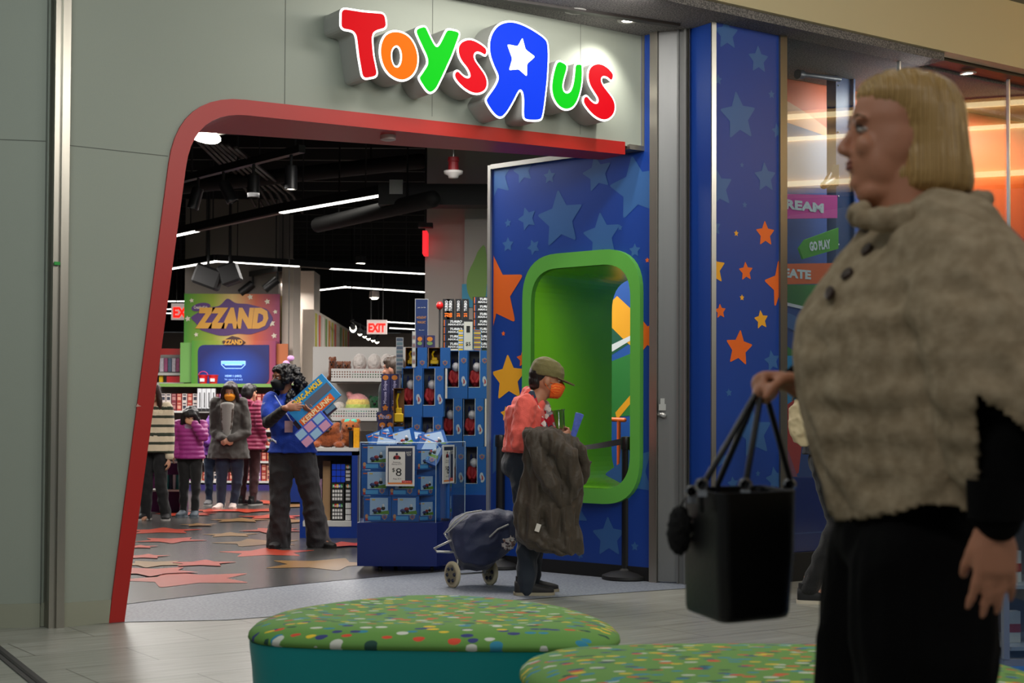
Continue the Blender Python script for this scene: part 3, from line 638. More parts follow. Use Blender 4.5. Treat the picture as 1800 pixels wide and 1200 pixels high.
# ------------------------------------------------------------------ ceiling fixtures of the store
lit = mat('led_strip', (255, 250, 240), emit=6); hou = mat('housing_grey', (20, 20, 21), .5); unl = mat('led_off', (110, 96, 92), .6)
def linear(name, lab, pts, z=3.5, w_=.05, hgt=.11, grp=None):       # pts: (px, py, lit?)
    P = [G(a, b, z) for a, b, _ in pts]; t = thing(name, lab, 'light', P[0], group=grp)
    h = MB(); l = MB(); o_ = MB()
    for i in range(len(P)-1):
        a, b = P[i], P[i+1]; d = (b-a).normalized(); l = MB(); n_ = Vector((d.y, -d.x, 0))*w_
        for mb, z0, z1, kk_ in ((h, .012, hgt, 1.0), ((l if pts[i][2] else o_), 0, .02, .7)):
            n2 = n_*kk_; mb.add([a-n2+Z*z0, b-n2+Z*z0, b+n2+Z*z0, a+n2+Z*z0, a-n2+Z*z1, b-n2+Z*z1, b+n2+Z*z1, a+n2+Z*z1], [(3, 2, 1, 0), (4, 5, 6, 7), (0, 1, 5, 4), (1, 2, 6, 5), (2, 3, 7, 6), (3, 0, 4, 7)])
        if l.v: l.build('light_strip', lit, t)
    h.build('housing', hou, t)
    if o_.v: o_.build('unlit_section', unl, t)
    for i in range(len(P)-1):
        for k in (.25, .8):
            c = P[i].lerp(P[i+1], k); m = MB(); m.tube([c+Z*hgt, Vector((c.x, c.y, 4.9))], .008, 6, False); m.build('hanging_wire', dgrey, t)
    return t, P
t, P = linear('linear_light', 'suspended linear light nearest the entrance, lit at both ends and dark in between', [(697, 340, 1), (495, 375, 0), (347, 407, 1), (300, 417, 1)])
m = MB(); m.box(P[0]+Z*.06+Vector((.0, -.02, 0)), (.14, .1, .15)); m.build('end_cap', mat('end_cap_white', (170, 172, 170), .5), t)
linear('linear_light', 'suspended linear light bent to a V above the ZZAND sign', [(296, 474, 1), (380, 460, 1), (525, 469, 0), (580, 473, 1), (746, 482, 1)])
linear('linear_light', 'suspended linear light bent to a V, farthest of the long ones', [(497, 518, 1), (607, 505, 1), (746, 514, 1)])
for i, (a, b, c, d, lab) in enumerate([(289, 530, 325, 530, 'uppermost'), (287, 544, 325, 543, 'middle'), (286, 551, 306, 551, 'lowest')]):
    linear('linear_light', 'short far linear light left of the ZZAND column, %s of three' % lab, [(a, b, 1), (c, d, 1)], 3.05 if b > 560 else 3.3, .04, .05)
for i, (a, b, c, d, lab) in enumerate([(677, 566, 728, 569, 'uppermost'), (686, 577, 728, 579, 'middle'), (706, 588, 724, 589, 'lowest')]):
    linear('linear_light', 'short far linear light right of the EXIT sign, %s of three' % lab, [(a, b, 1), (c, d, 1)], 3.05 if b > 560 else 3.3, .04, .05)
def track(lab, p0, p1, heads, z=3.6, s=1.0):
    A, B = G(*p0, z), G(*p1, z); t = thing('track_rail', lab, 'track rail', A)
    d = (B-A).normalized(); n_ = Vector((d.y, -d.x, 0))*.035*s; m = MB()
    m.add([A-n_, B-n_, B+n_, A+n_, A-n_+Z*.07*s, B-n_+Z*.07*s, B+n_+Z*.07*s, A+n_+Z*.07*s], [(3, 2, 1, 0), (4, 5, 6, 7), (0, 1, 5, 4), (1, 2, 6, 5), (2, 3, 7, 6), (3, 0, 4, 7)])
    m.build('rail', hou, t)
    for k in (.1, .5, .95):
        c = A.lerp(B, k); m = MB(); m.tube([c+Z*.07, Vector((c.x, c.y, 4.9))], .01, 6, False); m.build('hanger', dgrey, t)
    for k, tilt, on, lb in heads:
        c = A.lerp(B, k); st_ = thing('spotlight', lb, 'spotlight', c)
        R = Matrix.Rotation(tilt, 3, 'Y'); 
        m = MB(); m.tube([c, c-Z*.1*s], .015*s, 8); m.build('stem', dgrey, st_)
        cc = c - Z*.1*s; ax = R @ Vector((0, 0, -1)); q = Vector((0, 0, -1)).rotation_difference(ax).to_matrix()
        m = MB(); m.lathe(cc, [(0, .0), (.055*s, 0), (.06*s, -.02), (.06*s, -.22*s), (.05*s, -.225*s), (.045*s, -.19*s), (0, -.19*s)], 18, q); m.build('can', mat('can_dark', (30, 30, 32), .4), st_, smooth=True, thr=40)
        m = MB(); m.lathe(cc, [(.046*s, -.215*s), (.001, -.217*s)], 16, q); m.build('lens', mat('lamp_lit', (255, 246, 225), emit=14) if on else dgrey, st_)
track('dark track rail hung nearest the entrance, four spotlights below it', (318, 321), (531, 268), [(.16, .25, False, 'unlit cylinder spotlight on the near rail, nearest the red jamb'), (.38, -.45, False, 'unlit cylinder spotlight tilted right on the near rail'), (.63, 0, False, 'unlit upright cylinder spotlight third along the near rail'), (.92, 0, True, 'lit cylinder spotlight at the right end of the near rail')])
track('dark track rail crossing above the ZZAND sign', (365, 500), (492, 477), [(.3, .9, False, 'black spotlight above the letters of the ZZAND sign, leftmost of three'), (.65, .9, False, 'black spotlight above the ZZAND sign, middle of three'), (.97, .9, False, 'black spotlight above the ZZAND sign, rightmost of three')], 3.4, 1.15)
track('short track rail in front of the white column with one black spotlight', (782, 388), (856, 391), [(.42, .1, False, 'black cylinder spotlight hanging by the white column')], 3.5, .9)
# far row of lit spots
rr = [(621, 577, 5.5), (633, 584, 4), (641, 588, 4.5), (648, 592, 4), (656, 595, 4), (663, 598, 4)]
A, B = G(612, 570, 3.3), G(668, 600, 3.3); t = thing('track_rail', 'far track rail of lit white spotlights left of the EXIT sign', 'track rail', A); m = MB(); A2 = W(618, 574, 26.9)+Z*.1; B2 = W(665, 597, 29.6)+Z*.1; m.tube([A2, B2], .03, 6)
for q_ in (A2, B2): m.tube([q_, Vector((q_.x, q_.y, 4.9))], .01, 6, False); m.build('rail', dgrey, t)
for i, (a, b, s_) in enumerate(rr):
    c = W(a, b, 27+i*.5); o_ = thing('spotlight', 'small lit white spotlight on the far rail by the EXIT sign', 'spotlight', c, group='lit spotlights on the far rail')
    m = MB(); m.lathe(c, [(0, .12), (.05, .1), (.06, -.02), (.05, -.03)], 12, Matrix.Rotation(radians(70), 3, 'X')); m.tube([c+Z*.02, c+Z*.16], .012, 6); m.build('can', dgrey, o_)
    m = MB(); m.ellip(c+Vector((0, -.03, 0)), (.045 if s_ < 5 else .06, .02, .065 if s_ < 5 else .075)); m.build('lens', mat('lamp_lit', (255, 246, 225), emit=14), o_)
for px_, py_, z_, lab, s_ in [(495, 454, 3.8, 'small lit round downlight above the V-shaped linear light', .1), (634, 463, 3.7, 'small lit lamp with red base hung mid ceiling', .09), (658, 523, 3.4, 'white ceiling detector hung far back above the EXIT sign', .1)]:
    c = G(px_, py_, z_); o_ = thing('downlight', lab, 'light', c)
    m = MB(); m.lathe(c, [(0, .12), (s_*.9, .12), (s_, .02), (s_, 0)], 16); m.build('can', dgrey if px_ != 658 else mat('detector_white', (190, 175, 170), .5), o_)
    m = MB(); m.lathe(c, [(s_*.8, 0), (s_*.5, -.03), (.001, -.035)], 16); m.build('lens', mat('lamp_lit', (255, 246, 225), emit=14), o_)
    m = MB(); m.tube([c+Z*.12, Vector((c.x, c.y, 4.9))], .01, 6, False); m.build('stem', dgrey, o_)
c = W(797, 303, 13.6); o_ = thing('smoke_alarm', 'hanging fire alarm strobe with red body and clear white dome', 'alarm', c)
m = MB(); m.lathe(c, [(0, .14), (.05, .14), (.055, .1), (.045, .095), (.05, .03), (.05, 0), (0, 0)], 20); m.build('body', mat('alarm_red', (120, 16, 24), .5), o_)
m = MB(); m.lathe(c, [(.0, .012), (.09, .012), (.085, -.012), (.05, -.03), (.045, -.05), (0, -.055)], 24); m.build('dome', mat('alarm_dome', (196, 190, 188), .3), o_, smooth=True)
m = MB(); m.tube([c+Z*.14, Vector((c.x, c.y, 4.9))], .006, 6, False); m.build('stem', alum, o_)
c = W(307, 210, 12.0)
def exit_sign(px0, py0, px1, py1, Y, lab):
    t = thing('exit_sign', lab, 'exit sign', W((px0+px1)/2, py1, Y)); m = wbox(px0, py0-1, px1, py1, Y, .06); m.build('housing', mat('exit_housing', (232, 214, 206), emit=.35), t)
    f_ = FX(Y-.004); m = MB(); q = f_.px((px0+px1)/2, (py0+py1)/2+1); hh = abs(f_.px(px0, py1)[1]-f_.px(px0, py0)[1])
    m.text('EXIT', f_, q[0], q[1], hh*.66, 0, w=abs(f_.px(px1, py0)[0]-f_.px(px0, py0)[0])*.86, bold=.05); m.build('lettering', mat('exit_red', (255, 30, 20), emit=1.4), t)
    for k in (.2, .8):
        a = W(px0+(px1-px0)*k, py0, Y+.03); m = MB(); m.tube([a, Vector((a.x, a.y, 4.9))], .008, 6, False); m.build('hanger', dgrey, t)
exit_sign(645, 563, 680, 587, 25, 'lit EXIT sign with red letters hanging right of centre, far back')
exit_sign(301, 534, 346, 562, 25.6, 'lit EXIT sign with red letters partly hidden behind the ZZAND column')
t = thing('exit_sign', 'lit red exit sign seen almost edge-on at the white column', 'exit sign', W(752, 445, 16.2)); m = MB(); a = W(748, 428, 16.3); m.box(a, (.05, .3, .25)); m.build('housing', mat('exit_side_lit', (255, 40, 50), emit=.9), t)
m = MB(); m.box(a+Z*.2, (.16, .12, .05)); m.build('mount', black, t); m = MB(); m.tube([a+Z*.2, Vector((a.x, a.y, 4.9))], .012, 6, False); m.build('hanger', black, t)
V0 = lambda q, z: Vector((q.x, q.y, z))
# ceiling clutter: ducts, joists, conduits
cl2 = mat('ceiling_pipe', (9, 9, 9), .8)
m = MB()
for i in range(26):
    y = 11.6+i*.9; m.box((-2, y, 4.72), (16, .07, .3))
struct('ceiling_joists', m, mat('joist_dark', (20, 19, 19), .7))
for i, (a, b, Y0, Y1, r_, lab) in enumerate([((300, 330), (740, 283), 17, 17, .09, 'dark round duct crossing under the joists above the first linear light'), ((560, 395), (760, 350), 17, 15, .09, 'black duct crossing in front of the white column')]):
    A, B = W(*a, Y0), W(*b, Y1); m = MB(); m.tube([A, A.lerp(B, .5), B], r_, 12)
    for k_ in (.2, .8): q_ = A.lerp(B, k_); m.tube([q_, V0(q_, 4.9)], .01, 6, False)
    tag(m.build('air_duct', cl2, smooth=True, thr=40), lab, 'duct')
m = MB(); m.box((W(800, 345, 15.6).x, 15.6, W(800, 345, 15.6).z), (1.6, .3, .22)); tag(m.build('air_duct', black), 'black rectangular beam crossing the top of the white column', 'duct')
for i in range(7):
    A = W(335+i*13, 235+i*4, 13.5); B = W(430+i*14, 330+i*2, 19); m = MB(); m.tube([A, A.lerp(B, .7), B, B+Vector((.1, .2, -.2))], .022, 6); tag(m.build('conduit', mat('conduit_brown', (40, 35, 31), .5)), 'thin brown conduit pipe running in the ceiling behind the near rail', 'pipe', 'conduits in the ceiling by the red jamb')
for j, (px_, py_, YY, w_, h_) in enumerate([(366, 487, 20, .36, .28), (404, 482, 20, .26, .28)]):
    c = W(px_, py_, YY); m = MB(); m.box(c, (w_, .3, h_), Matrix.Rotation(.35-.7*j, 3, 'Y'), bev=.03); m.tube([c, Vector((c.x, c.y, 4.9))], .02, 6, False); tag(m.build('loudspeaker', black), ['black angular loudspeaker hung above the left end of the ZZAND sign', 'black loudspeaker hung above the middle of the ZZAND sign'][j], 'loudspeaker')
m = MB(); a, b = G(338, 238, 3.4), G(372, 234, 3.4); c = (a+b)/2
t = thing('ceiling_lamp', 'bright white ceiling light at the top left corner of the entrance', 'light', c); m.ellip(c, (.13, .42, .02)); m.build('lens', mat('lamp_lit', (255, 246, 225), emit=14), t); m = MB(); m.lathe((c.x, c.y, c.z+.03), [(.22, 0), (.2, .05), (0, .06)], 20); m.build('housing', dgrey, t); m = MB(); m.tube([c+Z*.05, Vector((c.x, c.y, 4.9))], .02, 6, False); m.build('stem', dgrey, t)
# ------------------------------------------------------------------ figures: one continuous body surface, clothing as child meshes
def remesh(mb, name, mats, parent, voxel=.007, it=4, fold=None, matfn=None, cut=None):
    o = mb.build('tmp', [], None); md = o.modifiers.new('r', 'REMESH'); md.mode = 'VOXEL'; md.voxel_size = voxel; md.adaptivity = 0
    if it: s = o.modifiers.new('s', 'SMOOTH'); s.factor = .5; s.iterations = it
    dg = bpy.context.evaluated_depsgraph_get(); dg.update()
    me = bpy.data.meshes.new_from_object(o.evaluated_get(dg)); tm = o.data; bpy.data.objects.remove(o); bpy.data.meshes.remove(tm)
    me.name = name; me.materials.clear()
    for m in (mats if isinstance(mats, (list, tuple)) else [mats]): me.materials.append(m)
    if fold:
        ns = [v.normal.copy() for v in me.vertices]
        for v, n_ in zip(me.vertices, ns): v.co += n_*fold(v.co, n_)
    if cut:
        bm = bmesh.new(); bm.from_mesh(me); dl = [f for f in bm.faces if cut(f.calc_center_median())]; bmesh.ops.delete(bm, geom=dl, context='FACES'); bm.to_mesh(me); bm.free()
    if matfn:
        for p in me.polygons: p.material_index = matfn(p.center)
    me.polygons.foreach_set('use_smooth', [True]*len(me.polygons)); me.update()
    o = bpy.data.objects.new(name, me); COL.objects.link(o)
    if parent is not None: o.parent = parent
    return o
def folds(amp, sx=8, sy=8, sz=4, seed=0, amp2=None):
    off = Vector((seed*3.1, seed*1.7, seed*2.3)); a2 = amp*.5 if amp2 is None else amp2
    def f(c, n_):
        q = Vector((c.x*sx, c.y*sy, c.z*sz))+off
        r = noise.noise(q); r2 = noise.noise(q*2.3)
        return (-abs(r)*2+.4)*amp + r2*a2
    return f
V = Vector
def joints(H, **kw):
    k = H/1.65
    J = dict(pel=V((0, 0, .93)), waist=V((0, 0, 1.07)), chest=V((.0, 0, 1.24)), neck=V((-.01, 0, 1.40)), head=V((.02, 0, 1.53)),
             shR=V((0, -.17, 1.355)), elR=V((-.02, -.215, 1.09)), wrR=V((.05, -.21, .86)), shL=V((0, .17, 1.355)), elL=V((-.02, .215, 1.09)), wrL=V((.05, .21, .86)),
             hipR=V((0, -.09, .90)), knR=V((.02, -.095, .49)), anR=V((-.02, -.10, .085)), hipL=V((0, .09, .90)), knL=V((.02, .095, .49)), anL=V((-.02, .10, .085)))
    J = {a: b*k for a, b in J.items()}
    for a, b in kw.items(): J[a] = V(b)
    J['k'] = k; return J
def torso(mb, J, g=0, hem=None, wf=1.0, df=1.0, top=True, hemr=None, n=24):
    k = J['k']; pel, wa, chs, nk = J['pel'], J['waist'], J['chest'], J['neck']; sm_ = (J['shR']+J['shL'])/2
    P = []; R = []
    def a(p, d, w_): P.append(V(p)); R.append((d*k*df+g, w_*k*wf+g))
    if hem is not None and hem < pel.z-.02:
        hr = hemr or (.13, .19); a(V((pel.x, pel.y, hem)), hr[0], hr[1]); a(V((pel.x, pel.y, (hem+pel.z)/2)), (hr[0]+.115)/2, (hr[1]+.17)/2)
    elif hem is None: a(pel-V((0, 0, .07*k)), .085, .13)
    if hem is None or hem < pel.z+.03: a(pel, .115, .168)
    if hem is not None and pel.z+.03 <= hem: a(V((pel.x, pel.y, hem)), .112, .16)
    a(wa, .098, .142); a(chs, .112, .158); u = chs.lerp(sm_, .6); a(u, .10, .165); a(sm_-V((0, 0, .015*k)), .07, .145)
    a(sm_+V((0, 0, .02*k)), .052, .095)
    return mb.tube(P, R, n, ends=(hem is None), up=(1, 0, 0))
def limb(mb, pts, R, n=14, flat=1.0, ends=True): return mb.tube(pts, R, n, ends, flat=flat)
def bend(a, b, c, R):      # smoothed three-joint path
    P = [a, a.lerp(b, .5), a.lerp(b, .88), b.lerp(c, .0)+((a-b).normalized()+(c-b).normalized())*-.0, b.lerp(c, .12), b.lerp(c, .5), c]
    r0, r1, r2 = R; q = [r0, (r0*.55+r1*.5), r1*1.02, r1, r1, (r1*.5+r2*.52), r2]
    return P, q
def arms(mb, J, g=0, R=(.05, .039, .026), to='wr', side='LR', n=14):
    k = J['k']
    for s in side:
        sh, el, wr = J['sh'+s], J['el'+s], J['wr'+s]; P, q = bend(sh, el, wr, [r*k+g for r in R])
        if to == 'el': P, q = P[:3], q[:3]; P[2] = sh.lerp(el, .72)
        elif to != 'wr': P[-1] = el.lerp(wr, to); 
        limb(mb, P, q, n)
def legs(mb, J, g=0, R=(.085, .058, .036), flare=0, side='LR', low=0.0, n=16):
    k = J['k']
    for s in side:
        h, kn, an = J['hip'+s], J['kn'+s], J['an'+s]; P, q = bend(h, kn, an+V((0, 0, low)), [r*k+g for r in R]); q[-1] += flare; q[-2] += flare*.5
        limb(mb, P, q, n)
def headmat(yaw=0, pitch=0, roll=0): return Matrix.Rotation(yaw, 3, 'Z') @ Matrix.Rotation(pitch, 3, 'Y') @ Matrix.Rotation(roll, 3, 'X')
HS = [(.112, -.02, .02, .014), (.104, -.062, .04, .044), (.085, -.086, .068, .064), (.055, -.098, .083, .075), (.025, -.101, .089, .078), (.008, -.099, .084, .076), (-.012, -.096, .081, .074), (-.03, -.090, .083, .072), (-.045, -.082, .084, .069), (-.06, -.070, .084, .063), (-.078, -.052, .081, .054), (-.095, -.030, .080, .043), (-.108, -.005, .072, .028), (-.114, .02, .055, .012)]
def head(mb, J, R, s=1.0, HSx=None, ears=True, nose=1.0, chin=0):
    c = J['head']; H_ = HSx or HS; rings = []
    for z, xb, xf, hw in H_:
        xc = (xb+xf)/2; a = (xf-xb)/2; ring = []
        for i in range(24):
            t = 2*pi*i/24; ct, st_ = cos(t), sin(t); x = xc+a*ct; y = hw*st_*(1-.12*max(ct, 0)**2)
            ring.append(c + (R @ V((x, y, z)))*s)
        rings.append(ring)
    mb.rings(rings)
    T = lambda x, y, z: c + (R @ V((x, y, z)))*s
    if nose:
        mb.tube([T(.084, 0, .006), T(.094, 0, -.012), T(.104*1.0, 0, -.031)], [.0075*s, .009*s, .0115*s], 10)
        mb.ellip(T(.096, 0, -.037), (.0165*s, .017*s, .009*s), R); mb.ellip(T(.086, 0, -.058), (.008*s, .021*s, .0055*s), R); mb.ellip(T(.085, 0, -.068), (.009*s, .019*s, .006*s), R); mb.ellip(T(.072, 0, -.096), (.016*s, .022*s, .014*s), R)
        for y in (-1, 1): mb.ellip(T(.066, y*.036, -.03), (.02*s, .022*s, .022*s), R); mb.ellip(T(.078, y*.03, .019), (.012*s, .024*s, .007*s), R)
    if ears:
        for y in (-1, 1): mb.ellip(T(-.008, y*.078, -.012), (.019*s, .009*s, .031*s), R)
    nk = J['neck']; mb.tube([T(-.02, 0, -.06), nk.lerp(T(-.01, 0, -.1), .5), nk-V((0, 0, .03))], [.054*s, .053*s, .062*s], 18)
    if chin: mb.ellip(T(.035, 0, -.112), (.05*s*chin, .05*s, .032*s*chin), R)
def eyes(root, J, R, s=1.0, iris=(50, 32, 22), brow=(30, 22, 18), sides=(-1, 1), lash=False):
    c = J['head']; T = lambda x, y, z: c + (R @ V((x, y, z)))*s
    for y in sides:
        m = MB(); m.ellip(T(.0705, y*.031, .0), (.0125*s, .0145*s, .0065*s), R, 12, 8); m.mat(1).ellip(T(.0780, y*.031, .0), (.0060*s, .0072*s, .0062*s), R, 10, 6)
        m.build('eye', [mat('eye_white', (205, 198, 192), .25), mat('iris_%d_%d_%d' % iris, iris, .2)], root, smooth=True, world=False)
        if lash: m = MB(); m.tube([T(.080, y*.018, .003), T(.0835, y*.031, .0075), T(.074, y*.047, .002)], [.0016*s, .0026*s, .0014*s], 6); m.build('eyelashes', mat('lash_dark', (40, 26, 20), .8), root, smooth=True, world=False)
        m = MB(); m.tube([T(.086, y*.014, .022), T(.084, y*.034, .028), T(.072, y*.052, .020)], [.0022*s, .0032*s, .0018*s], 6); m.build('eyebrow', mat('brow_%d_%d_%d' % brow, brow, .9), root, smooth=True, world=False)
def lips(root, J, R, s, col_=(150, 84, 76)):
    c = J['head']; T = lambda x, y, z: c + (R @ V((x, y, z)))*s
    m = MB(); m.ellip(T(.0885, 0, -.0585), (.0065*s, .0205*s, .0042*s), R, 12, 8); m.ellip(T(.0885, 0, -.0675), (.007*s, .0185*s, .0052*s), R, 12, 8); m.build('lips', mat('lips', col_, .45), root, smooth=True, world=False)
def hand(mb, wr, d, pn, s=1.0, curl=(.5, .5, .5, .5), spread=.10, thumb=.5, side=1, r=.0085, tcurl=.4):
    # d: along the hand, pn: where the palm faces; thumb on side*(d x pn)
    d = V(d).normalized(); pn = V(pn); pn = (pn-d*pn.dot(d)).normalized(); sd = d.cross(pn)*side
    mb.tube([wr-d*.02*s, wr+d*.01*s, wr+d*.045*s, wr+d*.082*s], [(.018*s, .024*s), (.016*s, .026*s), (.0155*s, .038*s), (.012*s, .037*s)], 14, True, up=pn)
    L = (.070, .079, .074, .058)
    for i in range(4):
        o_ = (1.5-i)*.0185*s; p = wr+d*(.083-.004*abs(i-1.2))*s+sd*o_; dd = (d+sd*(1.5-i)*spread*.6).normalized(); P = [p-d*.02*s, p]; ang = 0
        for j, (f_, cf) in enumerate(((.45, 1.0), (.32, 1.1), (.23, .8))):
            ang += curl[i]*cf; v = dd*cos(ang)+pn*sin(ang); p = p+v*L[i]*f_*s*1.0; P.append(p)
        mb.tube(P, [r*s*1.02, r*s*1.05, r*s, r*s*.93, r*s*.8], 9)
    p = wr+d*.018*s+sd*.024*s+pn*.004*s; P = [wr+d*.01*s+sd*.008*s, p]; v = (d*cos(thumb)+sd*sin(thumb)+pn*.25).normalized()
    for j, f_ in enumerate((.036, .03, .022)):
        p = p+v*f_*s; P.append(p); v = (v+(pn*.6-sd*.5)*tcurl).normalized()
    mb.tube(P, [.013*s, .013*s, .0105*s, .0098*s, .008*s], 9)
def shoe(root, an, yaw=0, pitch=0, L=.26, up=(25, 24, 26), sole=(190, 180, 160), w_=.048, high=.0, name='shoe', cuff=.04):
    R = Matrix.Rotation(yaw, 3, 'Z') @ Matrix.Rotation(pitch, 3, 'Y'); c = V(an)-R @ V((0, 0, .0)); b = V((0, 0, -an[2])) if pitch == 0 else V((0, 0, -.085))
    c0 = V(an)+(b if pitch == 0 else R @ V((0, 0, -.085)))
    T = lambda x, y, z: c0 + R @ V((x, y, z)); out = []
    st = [(-.28, .030, .075+high), (-.2, .042, .085+high), (-.05, .042, .085+high), (.12, .042, .075), (.3, .046, .055), (.5, .048, .043), (.64, .042, .034), (.72, .022, .026)]
    m = MB(); rings = []
    for xs, hw, h in st:
        ring = []
        for i in range(14):
            t = 2*pi*i/14; y = hw/.048*w_*cos(t); z = .018+h*.5+ (h*.5)*sin(t)
            if sin(t) < -.3: z = .018
            ring.append(T(xs*L, y, z))
        rings.append(ring)
    m.rings(rings)
    m.tube([T(-.1*L, 0, .06), T(-.1*L, 0, .085+cuff)], [.042, .04], 12, False)
    m.mat(1); rings = []
    for z in (0, .006, .022):
        rings.append([T(x*L, y*w_/.048, z) for x, y in [(-.31, -.02), (-.24, -.04), (-.05, -.042), (.2, -.046), (.45, -.052), (.62, -.046), (.74, -.02), (.74, .02), (.62, .046), (.45, .052), (.2, .046), (-.05, .042), (-.24, .04), (-.31, .02)]])
    m.rings(rings); m.mat(2 if up == sole else 0)
    return m.build(name, [mat('shoe_%d_%d_%d' % up, up, .7), mat('sole_%d_%d_%d' % sole, sole, .6)], root, smooth=True, world=False, thr=50)
def facemask(root, J, R, s, col_, pattern=None):
    c = J['head']; T = lambda x, y, z: c + (R @ V((x, y, z)))*s; m = MB(); rings = []
    # wraps the lower face from nose bridge to under the chin
    rows = [(-.006, .092, .030), (-.018, .105, .052), (-.034, .118, .064), (-.055, .112, .066), (-.078, .104, .060), (-.098, .094, .05), (-.112, .078, .034)]
    for z, xf, hw in rows:
        out_ = [T(.03+(xf-.03)*cos(a)**.8 if cos(a) > 0 else .03, hw*sin(a)*1.12, z) for a in [radians(-90+15*i) for i in range(13)]]
        inn = [T(.02+(xf-.03)*.9*max(cos(a), 0)**.8, hw*sin(a)*1.05, z) for a in [radians(90-15*i) for i in range(13)]]
        rings.append(out_+inn)
    m.rings(rings); mk = m.build('face_mask', pattern or mat('mask_%d_%d_%d' % col_, col_, .8), root, smooth=True, world=False, thr=50)
    m = MB()
    for y in (-1, 1):
        for z in (-.02, -.085): m.tube([T(.045, y*.066, z), T(.0, y*.08, (z-.012)/2-.004), T(-.018, y*.083, -.005 if z > -.05 else -.03)], .0016*s, 5)
    m.build('ear_loop', pattern or mat('mask_%d_%d_%d' % col_, col_, .8), root, smooth=True, world=False)
def skin(n_, rgb): return mat('skin_'+n_, rgb, .5, noise_amt=.06, nscale=14, sub=.08)
def hairm(n_, rgb): return mat('hair_'+n_, rgb, .38, noise_amt=.3, nscale=10, nstretch=(9, 9, .8), bump=.5, bscale=20, bstretch=(9, 9, .8))
def hairfold(sc=60, amp=.006, seed=0):
    def f(c, n_): return noise.noise(V((c.x*sc, c.y*sc, c.z*sc*.12+seed)))*amp
    return f
def cloth(n_, rgb, rough=.85, bump=.3, bs=120, amt=.08): return mat('cloth_'+n_, rgb, rough, noise_amt=amt, nscale=9, bump=bump, bscale=bs, sheen=.15)
# ------------------------------------------------------------------ people in the store and at the entrance
def px_root(px, py): g = G(px, py); return g
# ---- shopper in coral hoodie, profile facing right
g = G(932, 1043); FWD = 0.0
r_ = thing('person', 'person in coral hoodie, olive cap and orange mask, standing in profile', 'person', g, radians(4))
sc = 1/ (F/g.y)
def L(px, py, y=0): return V(((px-932)*sc, y, (1043-py)*sc))
J = joints(1.55, pel=L(917, 805), waist=L(918, 770), chest=L(921, 730), neck=L(938, 697), head=L(961, 668), shR=L(921, 712, -.15), elR=L(905, 778, -.2), wrR=L(978, 772, -.16), shL=L(925, 712, .15), elL=L(935, 785, .19), wrL=L(982, 775, .06),
    hipR=L(920, 822, -.08), knR=L(930, 925, -.085), anR=L(922, 1022, -.09), hipL=L(920, 822, .08), knL=L(938, 925, .085), anL=L(935, 1020, .10))
RH = headmat(radians(0), radians(6)); sk = skin('tan', (178, 122, 92)); HSC = 1.06
mb = MB(); torso(mb, J, -.012, wf=.95); arms(mb, J, -.004); legs(mb, J, -.012); head(mb, J, RH, HSC)
hand(mb, J['wrR'], (.85, .25, .35), (.1, 1, .1), .95, (.75, .8, .85, .9), side=1, thumb=.6)
hand(mb, J['wrL'], (.6, -.3, .7), (.3, -1, .2), .95, (.5, .5, .6, .7), side=-1)
for s_ in 'LR': mb.tube([J['an'+s_]+V((0, 0, .05)), J['an'+s_]-V((0, 0, .03)), J['an'+s_]+V((.12, 0, -.055))], [.035, .034, .024], 12)
remesh(mb, 'body', sk, r_, .0065, 3)
eyes(r_, J, RH, HSC); facemask(r_, J, RH, HSC, (232, 110, 30), ramp_mat('mask_orange_swirl', 'WAVE', 14, [(0, (236, 92, 20)), (.45, (250, 150, 50)), (.7, (232, 84, 16))], .8, dist=9))
hd_ = J['head']
def HT(x, y, z, s=HSC): return hd_ + (RH @ V((x, y, z)))*s
mb = MB(); mb.ellip(HT(-.03, 0, .03), (.096, .086, .088), RH); mb.ellip(HT(-.066, 0, -.022), (.052, .07, .06), RH); mb.ellip(HT(-.088, 0, -.01), (.032, .05, .04), RH)
remesh(mb, 'hair', hairm('black', (26, 20, 18)), r_, .006, 2, hairfold(50, .004), cut=None)
mb = MB(); cap_m = cloth('olive_cap', (112, 104, 62), .9, .4, 160)
RC = RH @ Matrix.Rotation(radians(4), 3, 'Y')
rings = []
for z, xb, xf, hw in [(.018, -.112, .098, .09), (.05, -.118, .102, .094), (.085, -.112, .09, .088), (.115, -.095, .055, .072), (.135, -.06, .01, .04), (.14, -.04, -.01, .015)]:
    rings.append([hd_ + (RC @ V(((xb+xf)/2+(xf-xb)/2*cos(t), hw*sin(t), z)))*HSC for t in [2*pi*i/24 for i in range(24)]])
mb.rings(rings)
hat = remesh(mb, 'cap', cap_m, r_, .005, 2, lambda c, n_: noise.noise(c*30)*.004)
mb = MB(); P0 = []
for z0 in (0, -.008):
    P0.append([hd_+(RC @ V((.055+.12*cos(t), .082*sin(t), .026+z0-.028*max(cos(t), 0)-.02*abs(sin(t))*0)))*HSC for t in [radians(-90+15*i) for i in range(13)]])
mb.rings(P0); mb.build('brim', cap_m, hat, smooth=True, world=False, thr=60)
mb = MB(); torso(mb, J, .028, hem=J['pel'].z+.035, wf=1.0); arms(mb, J, .022, to=.9)
mb.tube([J['neck']+V((-.05, 0, -.02)), J['neck']+V((-.045, 0, .03))], [(.05, .09), (.035, .07)], 14)
mb.ellip(L(912, 709), (.05, .10, .045)); mb.ellip(L(912, 788), (.10, .15, .04)); mb.ellip(L(949, 712), (.03, .07, .04))
remesh(mb, 'hoodie', cloth('coral', (236, 98, 86), .85, .3, 140), r_, .0075, 4, folds(.010, 13, 13, 13, 1))
mb = MB(); legs(mb, J, .016, R=(.09, .07, .05), low=-.035); torso(mb, J, .006, wf=.95); mb.ellip(J['pel']+V((-.03, 0, -.04)), (.11, .15, .11))
